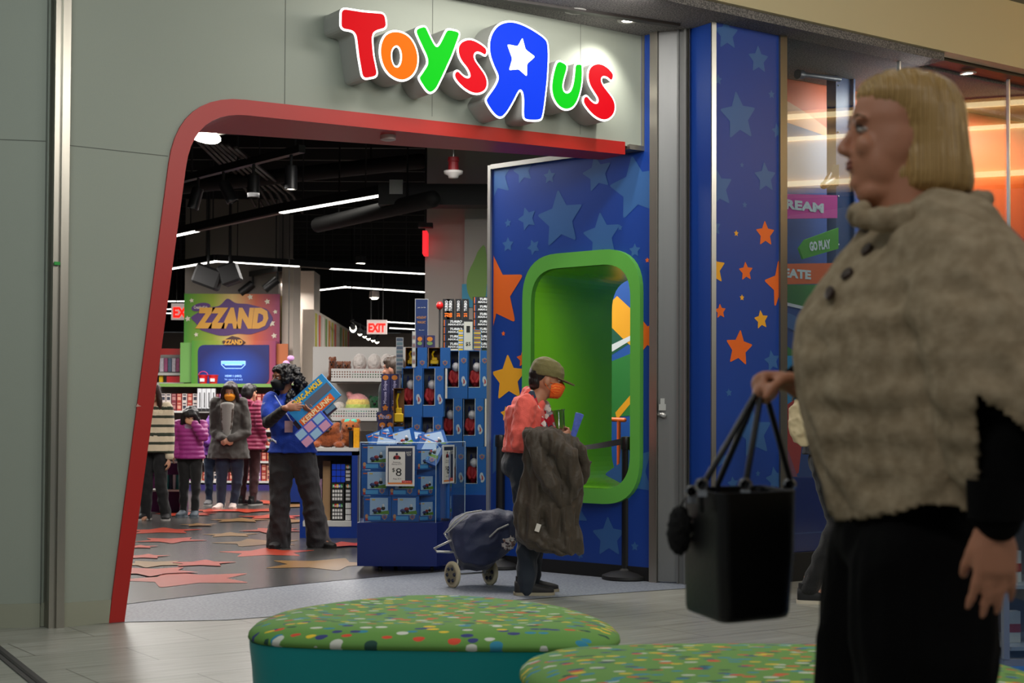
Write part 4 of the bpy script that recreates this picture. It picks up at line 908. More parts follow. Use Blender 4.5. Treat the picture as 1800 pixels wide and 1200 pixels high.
remesh(mb, 'jeans', cloth('dark_denim', (24, 34, 46), .85), r_, .008, 3, folds(.012, 10, 10, 9, 2), cut=lambda c: c.z > J['pel'].z+.05)
scf = ramp_mat('scarf_print', 'VOR', 34, [(0, (170, 24, 44)), (.3, (214, 206, 200)), (.5, (40, 60, 80)), (.7, (150, 150, 156)), (.85, (190, 30, 48))], .85)
mb = MB(); nk = J['neck']
mb.tube([nk+V((-.055, -.0, .035)), nk+V((-.03, -.07, .012)), L(938, 722, -.085), L(950, 748, -.10), L(957, 772, -.12)], [(.02, .03), (.018, .032), (.016, .034), (.014, .036), (.012, .034)], 12, up=(0, -1, 0))
mb.tube([nk+V((-.055, 0, .035)), nk+V((-.02, .07, .01)), L(958, 712, .05), L(966, 738, .04), L(970, 765, .02)], [(.02, .03), (.018, .032), (.016, .034), (.014, .036), (.012, .034)], 12, up=(0, -1, 0))
remesh(mb, 'scarf', scf, r_, .006, 2, folds(.006, 22, 22, 10, 3))
shoe(r_, J['anR'], 0, 0, .255, (26, 24, 26), (150, 142, 120), .052); shoe(r_, J['anL'], 0, 0, .255, (26, 24, 26), (150, 142, 120), .05)
# coat carried over the forearm: a thing of its own
ct = thing('coat', 'long dark brown quilted coat carried folded over the forearm of the shopper', 'coat', r_.matrix_basis @ L(955, 965, -.24), 0)
mb = MB(); MR = r_.matrix_basis
def LW(px, py, y=0): return MR @ L(px, py, y)
prof = [(752, 918, 968, .05), (765, 912, 984, .08), (785, 912, 1000, .10), (812, 914, 1012, .11), (845, 908, 1016, .11), (880, 900, 1016, .10), (915, 894, 1016, .095), (940, 900, 1017, .09), (958, 925, 1018, .08), (969, 962, 1018, .06)]
rings = []
for i, (py, a, b, th_) in enumerate(prof):
    ring = []
    for j in range(40):
        t = 2*pi*j/40; x = (a+b)/2+(b-a)/2*cos(t); yy = -.24+th_*sin(t)*(1+.16*sin(x*.22+py*.012)+.12*sin(x*.41+1)); ring.append(LW(x, py, yy))
    rings.append(ring)
mb.rings(rings)
mb.tube([LW(925, 765, -.30), LW(955, 772, -.335), LW(985, 800, -.34), LW(1000, 850, -.32), LW(985, 880, -.31)], [.05, .075, .075, .06, .03], 14)
mb.tube([LW(930, 770, -.32), LW(940, 815, -.36), LW(960, 850, -.36), LW(975, 880, -.33)], [.055, .05, .06, .02], 14)
mb.tube([LW(975, 765, -.28), LW(1005, 785, -.27), LW(1024, 812, -.25), LW(1018, 842, -.25)], [.035, .05, .045, .02], 12)
coatm = cloth('coat_brown', (60, 50, 38), .62, .35, 60, .12)
I_ = ct.matrix_basis.inverted(); mb.v = [I_ @ q for q in mb.v]
remesh(mb, 'shell', coatm, ct, .008, 3, lambda c, n_: folds(.020, 16, 9, 5, 5, .007)(c, n_) + noise.noise(V((c.x*34, c.y*10, c.z*9)))*.007)
m = MB(); c = LW(937, 921, -.345); m.box(c, (.03, .006, .05), Matrix.Rotation(radians(18), 3, 'Y')); m.build('care_label', mat('label_white', (210, 205, 196), .6), ct)
# cup and wrapped sweets in the hand
cupt = thing('plastic_cup', 'empty clear plastic cup held in the hand of the shopper in the coral hoodie', 'cup', LW(981, 772, -.14))
m = MB(); m.lathe(LW(982, 762, -.13), [(.0, 0), (.028, 0), (.04, .145), (.046, .15), (.046, .155), (.038, .15), (.026, .004), (0, .004)], 24, Matrix.Rotation(radians(-8), 3, 'Y')); m.build('cup_wall', glass_mat('cup_plastic', (225, 228, 228), 1.45, 1.6), cupt, smooth=True)
m = MB(); a, b = LW(999, 774, -.19), LW(1012, 728, -.20); d_ = (b-a)
m.tube([LW(992, 785, -.19), a, a.lerp(b, .5), b], [(.006, .012), (.008, .018), (.008, .022), (.005, .03)], 10, True, up=(0, 1, 0)); tag(m.build('candy_packet', mat('packet_blue', (84, 104, 190), .3, noise_amt=.4, nscale=40)), 'slim blue and purple sweet wrapper sticking up from the hand beside the plastic cup', 'packet')

# ---- employee
g = G(507, 963); r_ = thing('person', 'person in blue polo and black mask with curly hair, carrying boxed toys', 'person', g, radians(-90))
sc = g.y/F
def L(px, py, x=0): return V((x, (px-507)*sc, (963-py)*sc))
J = joints(1.66, pel=L(512, 790), waist=L(511, 765, -.01), chest=L(507, 728), neck=L(503, 696, .0), head=L(496, 664, .03), shR=L(475, 704, 0), elR=L(471, 744, .08), wrR=L(511, 718, .37), shL=L(541, 704, -.03), elL=L(575, 744, .05), wrL=L(560, 728, .24),
    hipR=L(494, 800), knR=L(493, 880, .03), anR=L(490, 947, .0), hipL=L(530, 800), knL=L(548, 876, .02), anL=L(560, 944, -.02))
RH = headmat(radians(-52), radians(3)); hd_ = J['head']; sk = skin('brown', (150, 100, 74))
mb = MB(); torso(mb, J, -.02); arms(mb, J); legs(mb, J, -.01, R=(.092, .06, .04)); head(mb, J, RH, 1.0)
hand(mb, J['wrR'], (.0, .97, .1), (-1, .05, -.1), .98, (.12, .15, .2, .25), side=1, thumb=.7); hand(mb, J['wrL'], (.5, -.6, .2), (-.6, 0, .6), .98, (.4, .4, .4, .4), side=-1)
for s_, yw in (('L', 50), ('R', -10)): 
    q = J['an'+s_]; dd = V((cos(radians(yw)), sin(radians(yw)), 0)); mb.tube([q+V((0, 0, .06)), q-V((0, 0, .03)), q+dd*.12-V((0, 0, .055))], [.036, .034, .024], 12)
remesh(mb, 'body', sk, r_, .007, 3)
def HT(x, y, z, s=1.0): return hd_ + (RH @ V((x, y, z)))*s
eyes(r_, J, RH, 1.0); facemask(r_, J, RH, 1.0, (18, 18, 20))
mb = MB(); mb.ellip(HT(-.03, 0, .04), (.10, .095, .085), RH); mb.ellip(HT(.01, 0, .068), (.084, .08, .048), RH); random.seed(3)
for i in range(95):
    u = random.random(); a = random.uniform(.75, 2*pi-.75); rr_ = .092+.03*u+random.uniform(-.01, .015)+(.07*u if cos(a) < -.1 else 0); z = .085-.36*u
    mb.ellip(HT(-.02+cos(a)*rr_*(.8 if cos(a) > 0 else 1.2), sin(a)*rr_, z), (.026, .026, .034), None, 8, 6)
remesh(mb, 'hair', hairm('curly_black', (16, 13, 13)), r_, .008, 1, lambda c, n_: noise.noise(c*50)*.012+noise.noise(c*110)*.006)
mb = MB(); torso(mb, J, .022, hem=J['pel'].z-.03, hemr=(.13, .19), wf=1.08); arms(mb, J, .026, to='el')
mb.tube([J['neck']+V((0, 0, -.04)), J['neck']+V((0, 0, .015))], [(.075, .085), (.062, .066)], 14)
remesh(mb, 'polo_shirt', cloth('polo_blue', (14, 62, 176), .8), r_, .008, 4, folds(.010, 9, 9, 7, 4))
mb = MB(); arms(mb, J, .012, to=.92); remesh(mb, 'undersleeves', cloth('black_knit', (16, 16, 18), .85), r_, .008, 3, folds(.006, 14, 14, 14, 4), cut=lambda c: c.z > L(0, 715).z and c.x < .06)
mb = MB(); legs(mb, J, .016, R=(.098, .072, .062), flare=.028, low=-.055); mb.ellip(J['pel']+V((0, 0, -.03)), (.125, .19, .12)); 
remesh(mb, 'trousers', cloth('charcoal', (46, 44, 46), .85), r_, .009, 3, folds(.014, 9, 9, 8, 6))
shoe(r_, J['anR'], radians(-8), 0, .26, (20, 18, 18), (20, 18, 18)); shoe(r_, J['anL'], radians(55), 0, .26, (20, 18, 18), (20, 18, 18))
m = MB()
for a, b in (((484, 696), (520, 748)), ((512, 692), (524, 748))): m.tube([L(*a, .10), L((a[0]+b[0])/2, (a[1]+b[1])/2, .155), L(*b, .16)], [(.002, .007)]*3, 6, up=(1, 0, 0))
m.build('lanyard', mat('lanyard_pale', (150, 160, 200), .7), r_, smooth=True, world=False)
m = MB(); m.box(L(511, 750, .175), (.006, .07, .10)); m.build('badge', mat('badge', (196, 160, 170), .5), r_, world=False)
m = MB(); fr_ = FM(L(467, 708, .0)+V((.088, 0, 0)), (0, 1, 0), (0, 0, 1)); m.text("Toys R Us", FM(L(468, 709, .079), (0, 1, .2), (0, -.2, 1)), 0, 0, .022, 0); m.build('sleeve_logo', mat('logo_pale', (200, 206, 220), .6), r_, world=False)
m = MB(); c = L(505, 724, .19)
m.lathe(J['wrR'].lerp(J['elR'], .12), [(.034, -.008), (.038, 0), (.034, .008)], 18, V((0, 0, 1)).rotation_difference((J['wrR']-J['elR']).normalized()).to_matrix()); m.build('watch_strap', mat('watch_silver', (180, 182, 186), .3, 1), r_, smooth=True, world=False)
m = MB(); random.seed(2)
for i in range(9): c = L(472+i*1.8, 771+1.5*sin(i)+i*.3, .125-.01*abs(i-4)*.4); m.tube([c, c+V((.01, .008, -.02))], .0045, 6)
m.build('key_bunch', mat('keys', (170, 172, 176), .3, 1), r_, smooth=True, world=False)
# boxed toys in the arms
def boxed(name, lab, cx, cy, w_, h_, d_, ang, x, mats, deco, cat='toy box'):
    MW = g_mat = MRe; c = MRe @ L(cx, cy, x); u = V((cos(ang), 0, sin(ang))); zz = V((-sin(ang), 0, cos(ang))); fr = FM(c, u, zz)
    if fr.n.y < 0: fr.n = -fr.n
    t = thing(name, lab, cat, c); m = MB(); m.prism([rect(-w_/2, -h_/2, w_/2, h_/2)], fr, 0, d_); m.mat(1); deco(m, fr); m.build('carton', mats, t); return t, fr
MRe = r_.matrix_basis
def d1(m, fr):
    m.mat(1).text('WHAC-A-MOLE', fr, .0, .085, .05, -.003, w=.34, bold=.04); m.mat(2).prism([rect(-.2, -.115, .16, -.05)], fr, -.002); m.mat(3).text('KERPLUNK', fr, -.02, -.08, .045, -.004, w=.32, bold=.03)
    m.mat(4).prism([rect(-.06, -.03, .2, .04)], fr, -.002)
t1, f1 = boxed('toy_box', 'long light blue and orange game box held by the person in the blue polo', 555, 706, .43, .25, .07, radians(42), .30, [mat('box_cyan', (40, 136, 196), .35), mat('box_yellow', (240, 200, 40), .4), mat('box_orange', (226, 96, 30), .4), mat('box_cream', (240, 214, 160), .4), mat('box_grey', (90, 92, 104), .4)], d1)
def d2(m, fr): m.mat(1).text('NERF FORCE', fr, -.03, -.02, .05, -.003, w=.2, bold=.02, shear=.2); m.mat(2).prism([rect(.09, -.06, .19, .06)], fr, -.002)
boxed('toy_box', 'dark purple box with white slanted lettering held between the two lighter boxes', 559, 731, .37, .15, .06, radians(40), .29, [mat('box_plum', (40, 26, 44), .35), mat('box_white', (214, 210, 214), .4), mat('box_steel', (96, 130, 150), .4)], d2)
def d3(m, fr):
    m.mat(1)
    for i in range(3):
        for j in range(2): m.mat(1+(i+j) % 2).prism([rect(-.15+i*.1, -.075+j*.08, -.065+i*.1, -.01+j*.08)], fr, -.002)
boxed('toy_box', 'lilac blue puzzle box with small picture squares, lowest of the boxes held', 559, 754, .30, .16, .05, radians(42), .36, [mat('box_lilac', (66, 92, 196), .35), mat('box_pic1', (206, 150, 180), .4), mat('box_pic2', (150, 190, 220), .4)], d3)

# ---- generic shopper farther in the store
def shopper(px, py, H, lab, yaw, skc, hair, top, bottom, shoes, hem, J_=None, longh=.25, voxel=.010, mask=None, headyaw=0, headpitch=0, topfold=.012, wf=1.0, hemr=None, toes=(0, 0), sole=(180, 176, 170), stripes=None, hood=False, flare=0, extra=None, hs=1.0, eyesx=True):
    g = G(px, py) if not isinstance(py, tuple) else V(py); r_ = thing('person', lab, 'person', g, yaw); J = joints(H, **(J_ or {}))
    RH = headmat(headyaw, headpitch); hd_ = J['head']; mb = MB(); torso(mb, J, -.008); arms(mb, J); legs(mb, J); head(mb, J, RH, hs)
    for s_ in 'LR':
        hd = (J['wr'+s_]-J['el'+s_]).normalized(); pn = J.get('pn'+s_, V((0, 1 if s_ == 'R' else -1, 0))); hand(mb, J['wr'+s_], J.get('hd'+s_, hd), pn, .95*J['k'], J.get('cu'+s_, (.35,)*4), side=1 if s_ == 'R' else -1, r=.0092)
        q = J['an'+s_]; mb.tube([q+V((0, 0, .05)), q-V((0, 0, .03)), q+V((.11, 0, -.055))*J['k']], [.034, .032, .024], 10)
    remesh(mb, 'body', skc, r_, voxel*.85, 2)
    if eyesx: eyes(r_, J, RH, hs)
    if mask: facemask(r_, J, RH, hs, mask)
    elif eyesx: lips(r_, J, RH, hs)
    T = lambda x, y, z: hd_ + (RH @ V((x, y, z)))*hs
    mb = MB(); mb.ellip(T(-.022, 0, .035), (.098, .09, .088), RH); mb.ellip(T(.012, 0, .066), (.086, .082, .05), RH); mb.ellip(T(-.06, 0, -.01), (.06, .084, .09), RH)
    if longh:
        for y in (-1, 1): mb.tube([T(.05, y*.058, .06), T(.045, y*.078, -.01), T(.035, y*.09, -.10), T(.02, y*.10, -.10-longh*.8)], [(.03, .03), (.032, .035), (.03, .04), (.01, .02)], 10)
        mb.tube([T(-.06, 0, .05), T(-.09, 0, -.08), T(-.085, 0, -.10-longh)], [(.05, .07), (.05, .095), (.02, .08)], 14, up=(1, 0, 0))
    remesh(mb, 'hair', hair, r_, .008, 2, hairfold(45, .008))
    mb = MB(); torso(mb, J, .03, hem=hem, wf=wf, hemr=hemr); arms(mb, J, .026, to=.94)
    if hood: mb.ellip(J['neck']+V((-.07, 0, .0)), (.06, .11, .05)); mb.ellip(J['neck']+V((.0, 0, -.01)), (.07, .10, .035))
    remesh(mb, 'top' if not hood else 'jacket', top, r_, voxel, 3, topfold if callable(topfold) else folds(topfold, 9, 9, 8, px % 7), matfn=stripes)
    mb = MB(); legs(mb, J, .012, flare=flare, low=-.03); mb.ellip(J['pel']+V((0, 0, -.04)), (.11*J['k'], .165*J['k'], .12*J['k'])); remesh(mb, 'trousers', bottom, r_, voxel, 2, folds(.008, 10, 10, 9, 1))
    for s_, yw in zip('RL', toes): shoe(r_, J['an'+s_], yw, 0, .25*J['k'], shoes, sole)
    if extra: extra(r_, J, RH, T)
    return r_, J
def LF(px0, py0):
    g = G(px0, py0); s_ = g.y/F
    return lambda px, py, x=0: V((x, (px-px0)*s_, (py0-py)*s_))
# woman in grey parka
L = LF(401, 895)
pmat = cloth('parka_grey', (58, 54, 50), .85)
def ex(r_, J, RH, T):
    m = MB(); m.tube([J['chest']+V((.118, 0, .09)), J['waist']+V((.125, 0, .0)), J['pel']+V((.13, 0, .0))], [(.03, .088), (.028, .07), (.02, .04)], 12, up=(1, 0, 0))
    remesh(m, 'sweatshirt', cloth('pale_grey', (150, 148, 142), .9), r_, .008, 2)
    m = MB(); P = [T(.04, -.10, -.10), J['chest']+V((.10, -.09, .06)), J['waist']+V((.14, -.065, 0))]
    for y in (-1, 1): m.tube([J['neck']+V((.05, y*.075, .02)), J['chest']+V((.125, y*.065, .04)), J['waist']+V((.135, y*.05, -.05))], [(.02, .03), (.014, .022), (.01, .015)], 8)
    remesh(m, 'lapels', cloth('lapel', (74, 62, 54), .9), r_, .008, 2, folds(.005, 20, 20, 20))
shopper(401, 895, 1.60, 'person in long dark grey parka with orange mask and clasped hands', radians(-90), skin('fair', (190, 140, 112)), hairm('dark_brown', (34, 22, 18)), pmat, cloth('denim', (30, 44, 66), .85), (206, 190, 182), L(0, 806).z,
        dict(wrR=L(398, 771, .19), wrL=L(408, 771, .20), elR=L(377, 760, .02), elL=L(433, 760, .02), head=L(404, 688, .03), hdR=V((.3, .8, -.5)), hdL=V((.3, -.8, -.5)), pnR=V((-1, 0, 0)), pnL=V((-1, 0, 0)), cuR=(.6,)*4, cuL=(.6,)*4, knR=L(391, 842, .06), anR=L(391, 884, .10), knL=L(417, 842, 0), anL=L(410, 885, .0), hipR=L(391, 800), hipL=L(415, 800)),
        longh=.28, mask=(240, 150, 30), headpitch=radians(14), hemr=(.16, .225), wf=1.1, hood=True, toes=(radians(-15), radians(5)), extra=ex)
# girl in purple jacket
L = LF(333, 909)
def ex2(r_, J, RH, T):
    m = MB(); m.tube([J['chest']+V((.088, 0, .08)), J['waist']+V((.085, 0, .0)), J['pel']+V((.085, 0, -.02))], [(.02, .05), (.02, .055), (.018, .06)], 12, up=(1, 0, 0))
    remesh(m, 'sweatshirt', mat('lilac_print', (170, 150, 186), .85, noise_amt=.3, nscale=30), r_, .007, 2)
puff = lambda c, n_: .011*abs(sin(c.z*62)) + noise.noise(c*14)*.01 - .004
shopper(333, 909, 1.28, 'child in bright purple quilted jacket covering the face with one hand', radians(-90), skin('fair', (190, 140, 112)), hairm('black2', (20, 16, 17)), cloth('purple_quilt', (150, 34, 122), .55), cloth('black_trousers', (11, 11, 13), .85), (74, 84, 94), L(0, 806).z,
        dict(wrR=L(308, 800, .08), elR=L(311, 778, 0), elL=L(360, 768, .12), wrL=L(345, 745, .17), head=L(335, 733, .05), hdL=V((.1, -.85, .4)), pnL=V((-1, -.2, 0)), cuL=(.25,)*4, anR=L(322, 900, .0), anL=L(344, 900, .05), knR=L(323, 850), knL=L(344, 850, .02)),
        longh=.16, headpitch=radians(28), topfold=puff, hood=True, extra=ex2, hs=.95, toes=(radians(-10), radians(5)), sole=(100, 110, 118))
# striped sweater
L = LF(268, 914)
stm = [cloth('stripe_cream', (206, 190, 162), .9), cloth('stripe_green', (46, 52, 38), .9)]
shopper(268, 914, 1.62, 'person in cream and dark green striped sweater half hidden by the red jamb', radians(-90), skin('fair', (190, 140, 112)), hairm('brown', (50, 28, 20)), stm, cloth('black_trousers', (11, 11, 13), .85), (16, 15, 16), L(0, 796).z,
        dict(wrR=L(238, 812, .03), elR=L(240, 765), wrL=L(298, 805, .05), elL=L(295, 760, 0), shL=L(291, 718, 0), anR=L(256, 903, .0), anL=L(292, 902, .0), knR=L(257, 850), knL=L(283, 850, .04), head=L(266, 690, .02), shR=L(250, 716)),
        longh=.30, stripes=lambda c: 1 if (c.z*15.6) % 1.5 > 1.0 else 0, wf=1.1, topfold=.006, toes=(radians(-30), radians(10)), flare=.01, headyaw=radians(0))
# magenta coat, back turned
L = LF(436, 888)
shopper(436, 888, 1.56, 'person in magenta puffer coat and burgundy trousers walking behind the grey parka', radians(60), skin('fair', (190, 140, 112)), hairm('black2', (20, 16, 17)), cloth('magenta_quilt', (128, 14, 62), .55), cloth('burgundy', (60, 22, 26), .85), (18, 18, 20), .72,
        {}, longh=0.0, topfold=puff, hood=True, wf=1.15, hemr=(.15, .2), eyesx=False)
# child behind the parka with a phone
L = LF(378, 889)
kid_, Jk = shopper(378, 889, 1.34, 'child in purple jacket and jeans holding a phone, mostly hidden behind the grey parka', radians(-90), skin('fair', (190, 140, 112)), hairm('black2', (20, 16, 17)), cloth('violet', (110, 40, 150), .6), cloth('denim2', (28, 46, 72), .85), (90, 90, 92), L(0, 800).z,
        dict(wrR=L(364, 778, .14), elR=L(366, 768, -.02), shR=L(372, 742), shL=L(398, 742), head=L(392, 715), hdR=V((.7, -.6, .2)), neck=L(388, 735)), longh=.1, hood=True, hs=.9)
q = kid_.matrix_basis @ (Jk['wrR']+Jk['hdR'].normalized()*.10+V((.012, 0, .012))); m = MB(); m.box(q, (.07, .02, .03), bev=.004); tag(m.build('phone', mat('phone_white', (200, 200, 205), .3)), 'small white phone held out by the child in the purple jacket', 'phone')
# man behind the box display
q = W(695, 655, 13.6)
shopper(694, (q.x, 13.6, 0), 1.72, 'person with short grey brown hair seen from behind over the toy display', radians(160), skin('pale', (196, 140, 116)), hairm('greybrown', (74, 62, 54)), cloth('dark_green_coat', (24, 40, 40), .8), cloth('black_trousers', (11, 11, 13), .85), (18, 18, 20), .8,
        {}, longh=0, headyaw=radians(0), hood=True, eyesx=False)
# passer-by at the window
g = G(1418, 1056); L = LF(1440, 1058)
passer, Jp = shopper(1452, 1058, 1.66, 'person in dark jacket and black trousers walking behind the black handbag', radians(-15), skin('pale', (196, 140, 116)), hairm('black2', (20, 16, 17)), cloth('navy_jacket', (16, 18, 30), .8), cloth('black_trousers', (11, 11, 13), .85), (20, 20, 22), .92,
        dict(anR=(-.10, -.09, .11), knR=(.08, -.09, .50), anL=(.34, .12, .09), knL=(.22, .1, .52), hipR=(.0, -.09, .9), hipL=(.0, .09, .9)), longh=.1, sole=(205, 195, 176), flare=.012, toes=(0, 0), voxel=.009)
m = MB(); c = W(1413, 740, 9.2); m.ellip(c, (.10, .05, .16)); 
I_ = Matrix.Translation(-c); bt = thing('shoulder_bag', 'cream shoulder bag carried by the passer-by behind the black handbag', 'bag', c); mb = MB(); mb.v = []; m.v = [q-c for q in m.v]
remesh(m, 'pouch', mat('bag_cream', (196, 178, 140), .6, noise_amt=.1), bt, .008, 2, folds(.014, 14, 14, 14)); m = MB(); m.tube([V((-.07, 0, .13)), V((.0, .03, .34)), V((.07, .05, .46))], [(.004, .012)]*3, 6, True); m.build('strap', mat('strap_dark', (30, 26, 24), .6), bt, world=False)
# ------------------------------------------------------------------ merchandise
cb = mat('carton_blue', (14, 92, 172), .4, noise_amt=.04); cin = mat('carton_inside', (92, 92, 98), .6); cwh = mat('carton_white', (206, 208, 212), .5)
pr = mat('plush_red', (150, 20, 26), .7); pwht = mat('plush_white', (206, 204, 204), .9, bump=.4, bscale=40); yel = mat('toy_yellow', (236, 192, 10), .4); gry = mat('badge_grey', (120, 128, 140), .4); rng = mat('badge_red', (170, 60, 60), .4)
def shield(mb, fr, cx, cy, r, d=-.002):
    mb.mat(0).prism([[(cx-r, cy+r*.7), (cx-r*.35, cy+r*.8), (cx, cy+r*1.15), (cx+r*.35, cy+r*.8), (cx+r, cy+r*.7), (cx+r*.9, cy-r*.3), (cx, cy-r*1.1), (cx-r*.9, cy-r*.3)]], fr, d)
    mb.mat(1).prism([ell(cx, cy, r*.62, r*.62, 16), ell(cx, cy, r*.42, r*.42, 16)], fr, d-.0006); mb.mat(2).prism([ell(cx, cy, r*.38, r*.38, 14)], fr, d-.0006)
def ornament(mb, fr, cx, cy, h):
    mb.mat(0).prism([smooth_loop([(cx-h*.2, cy+h*.45), (cx+h*.05, cy+h*.5), (cx+h*.12, cy+h*.2), (cx+h*.3, cy-h*.1), (cx+h*.1, cy-h*.5), (cx-h*.15, cy-h*.45), (cx-h*.1, cy-h*.2), (cx-h*.25, cy)], 2)], fr, -.002)
    mb.mat(1).prism([smooth_loop([(cx-h*.1, cy+h*.3), (cx+h*.1, cy+h*.1), (cx+h*.12, cy-h*.2), (cx-h*.08, cy-h*.3), (cx-h*.02, cy)], 2)], fr, -.0026)
def pup_box(w=.172, h=.394, d=.15):
    t = thing('toy_box', 'x', 'toy box'); fr = Fr((0, 0), (1, 0)); L_ = [(0, 0), (w, 0), (w, h), (w*.56, h), (w*.56, h*.23), (0, h*.23)]
    m = MB(); m.prism([L_], fr, 0, .006); m.prism([rect(0, 0, .004, h)], fr, .004, d); m.prism([rect(w-.004, 0, w, h)], fr, 0, d); m.prism([rect(0, h-.004, w, h)], fr, .004, d); m.prism([rect(0, 0, w, .004)], fr, .004, d)
    m.mat(1).prism([rect(.004, .004, w-.004, h-.004)], fr, d-.01, d); m.prism([rect(w*.56-.002, h*.23, w*.56, h)], fr, .006, d-.01)
    m.mat(2).prism([[(0, h*.23), (w*.56, h*.23), (w*.56, h), (w*.56-.004, h), (w*.56-.004, h*.23+.004), (0, h*.23+.004)]], fr, -.001); m.build('carton', [cb, cin, cwh], t)
    m = MB(); c = (w*.28, d*.5, 0)
    m.ellip((w*.34, d*.5, h*.43), (.04, .035, .085)); m.tube([(w*.18, d*.42, h*.55), (w*.1, d*.35, h*.42), (w*.2, d*.3, h*.34)], .016, 8); m.tube([(w*.42, d*.42, h*.55), (w*.5, d*.35, h*.42), (w*.4, d*.3, h*.34)], .016, 8)
    m.mat(1).ellip((w*.40, d*.4, h*.66), (.034, .033, .04)); m.mat(2).ellip((w*.26, d*.5, h*.76), (.010, .01, .035)); m.ellip((w*.50, d*.5, h*.76), (.010, .01, .035)); m.mat(0)
    m.build('toy_figure', [pr, pwht, mat('plush_navy', (20, 34, 90), .7)], t, smooth=True)
    m = MB(); shield(m, fr, w*.78, h*.79, .024); m.build('badge', [gry, rng, mat('badge_blue', (50, 90, 150), .4)], t); m = MB(); ornament(m, fr, w*.79, h*.36, .085); m.build('ornament', [mat('ornament_pale', (180, 190, 204), .4), rng], t)
    return t
proto = pup_box(); first = [True]
GP = 'blue window boxes stacked left of the blue wall'
pl_ = [(706, 732, 11.95, '', 'left'), (743, 732, 11.95, '', 'right')]
labs = ['blue window box with red toy, upper row of the low stack, left one', 'blue window box with red toy, upper row of the low stack, right one', 'blue window box in the low stack, lower row left, behind the clear bin', 'blue window box in the low stack, lower row right, behind the clear bin',
        'blue window box, top row of the tall stack, left one', 'blue window box, top row of the tall stack, cut by the steel wall edge', 'blue window box, second row of the tall stack, left one', 'blue window box, second row of the tall stack, right one', 'blue window box, third row of the tall stack, left one behind the clear bin', 'blue window box, third row of the tall stack, right one beside the wall edge']
def put_box(px, py, Y, lab):
    q = W(px, py, Y); Mx = Matrix.Translation(q)
    if first[0]: first[0] = False; proto.matrix_basis = Mx; proto['label'] = lab; proto['group'] = GP; return proto
    return ctree(proto, Mx, lab, GP)
zz0 = W(706, 732, 11.95).z
for i, (px, row) in enumerate([(706, 0), (743.5, 0), (704, 1), (741, 1)]):
    q = W(px, 732, 11.95); o = put_box(px, 732, 11.95, labs[i]); o.matrix_basis = Matrix.Translation((q.x, 11.95, zz0-row*.3945))
zz1 = W(787, 700, 12.15).z
for i, (px, row) in enumerate([(786, 0), (823, 0), (777, 1), (815, 1), (782, 2), (819, 2)]):
    q = W(px, 700, 12.15); o = put_box(px, 700, 12.15, labs[4+i]); o.matrix_basis = Matrix.Translation((q.x, 12.15, zz1-row*.3945))
for px0, px1, zt, Y, lab in [(702, 779, zz0-.3945, 11.93, 'low blue display plinth under the low stack of window boxes'), (779, 862, zz1-2*.3945, 12.12, 'blue display plinth under the tall stack of window boxes')]:
    a, b = W(px0, 800, Y), W(px1, 800, Y); m = MB(); m.box(((a.x+b.x)/2, Y+.2, zt/2), (b.x-a.x, .4, zt)); tag(m.build('display_plinth', mat('plinth_blue', (10, 44, 120), .4)), lab, 'plinth')
# yellow digger boxes
def digger_box(w=.175, h=.165, d=.15, blue_strip=True):
    t = thing('toy_box', 'x', 'toy box'); fr = Fr((0, 0), (1, 0)); m = MB(); k = .55 if blue_strip else 1.0
    m.mat(0).prism([rect(w*k, 0, w, h)], fr, 0, d) if blue_strip else None
    m.mat(0).prism([rect(0, 0, w*k, .012 if blue_strip else h*.3)], fr, 0, d); m.mat(1).prism([rect(0, 0, w*k, h)], fr, d-.01, d); m.prism([rect(0, 0, .004, h)], fr, 0, d); m.prism([rect(0, h-.004, w*k, h)], fr, 0, d)
    m.build('carton', [cb, mat('carton_brown', (110, 66, 14), .6)], t)
    b = .02 if blue_strip else h*.33; m = MB(); s = (h-b)/.15
    m.box((w*k*.5, d*.5, b+.03*s), (.07, .07, .035*s), bev=.006); m.box((w*k*.5, d*.5, b+.055*s), (.045, .05, .03*s), bev=.005); m.tube([(w*k*.42, d*.5, b+.05*s), (w*k*.3, d*.45, b+.1*s), (w*k*.5, d*.4, b+.135*s)], .008, 6); m.mat(1).box((w*k*.55, d*.4, b+.135*s), (.03, .03, .02))
    for sx in (-.025, .025): m.box((w*k*.5+sx, d*.5, b+.008), (.02, .09, .016), bev=.004)
    m.build('toy_digger', [yel, black], t)
    if blue_strip: m = MB(); shield(m, fr, w*.78, h*.25, .022); m.build('badge', [gry, rng, mat('badge_blue', (50, 90, 150), .4)], t)
    return t
dg1 = digger_box(); q = W(706, 648, 11.96); dg1.matrix_basis = Matrix.Translation((q.x+.03, 11.96, zz0+.3945)); tag(dg1, 'box with yellow toy digger on top of the low stack, left one', 'toy box', 'yellow digger boxes')
ctree(dg1, Matrix.Translation((q.x+.215, 11.96, zz0+.3945)), 'box with yellow toy digger on the low stack, right one beside the tall stack', 'yellow digger boxes')
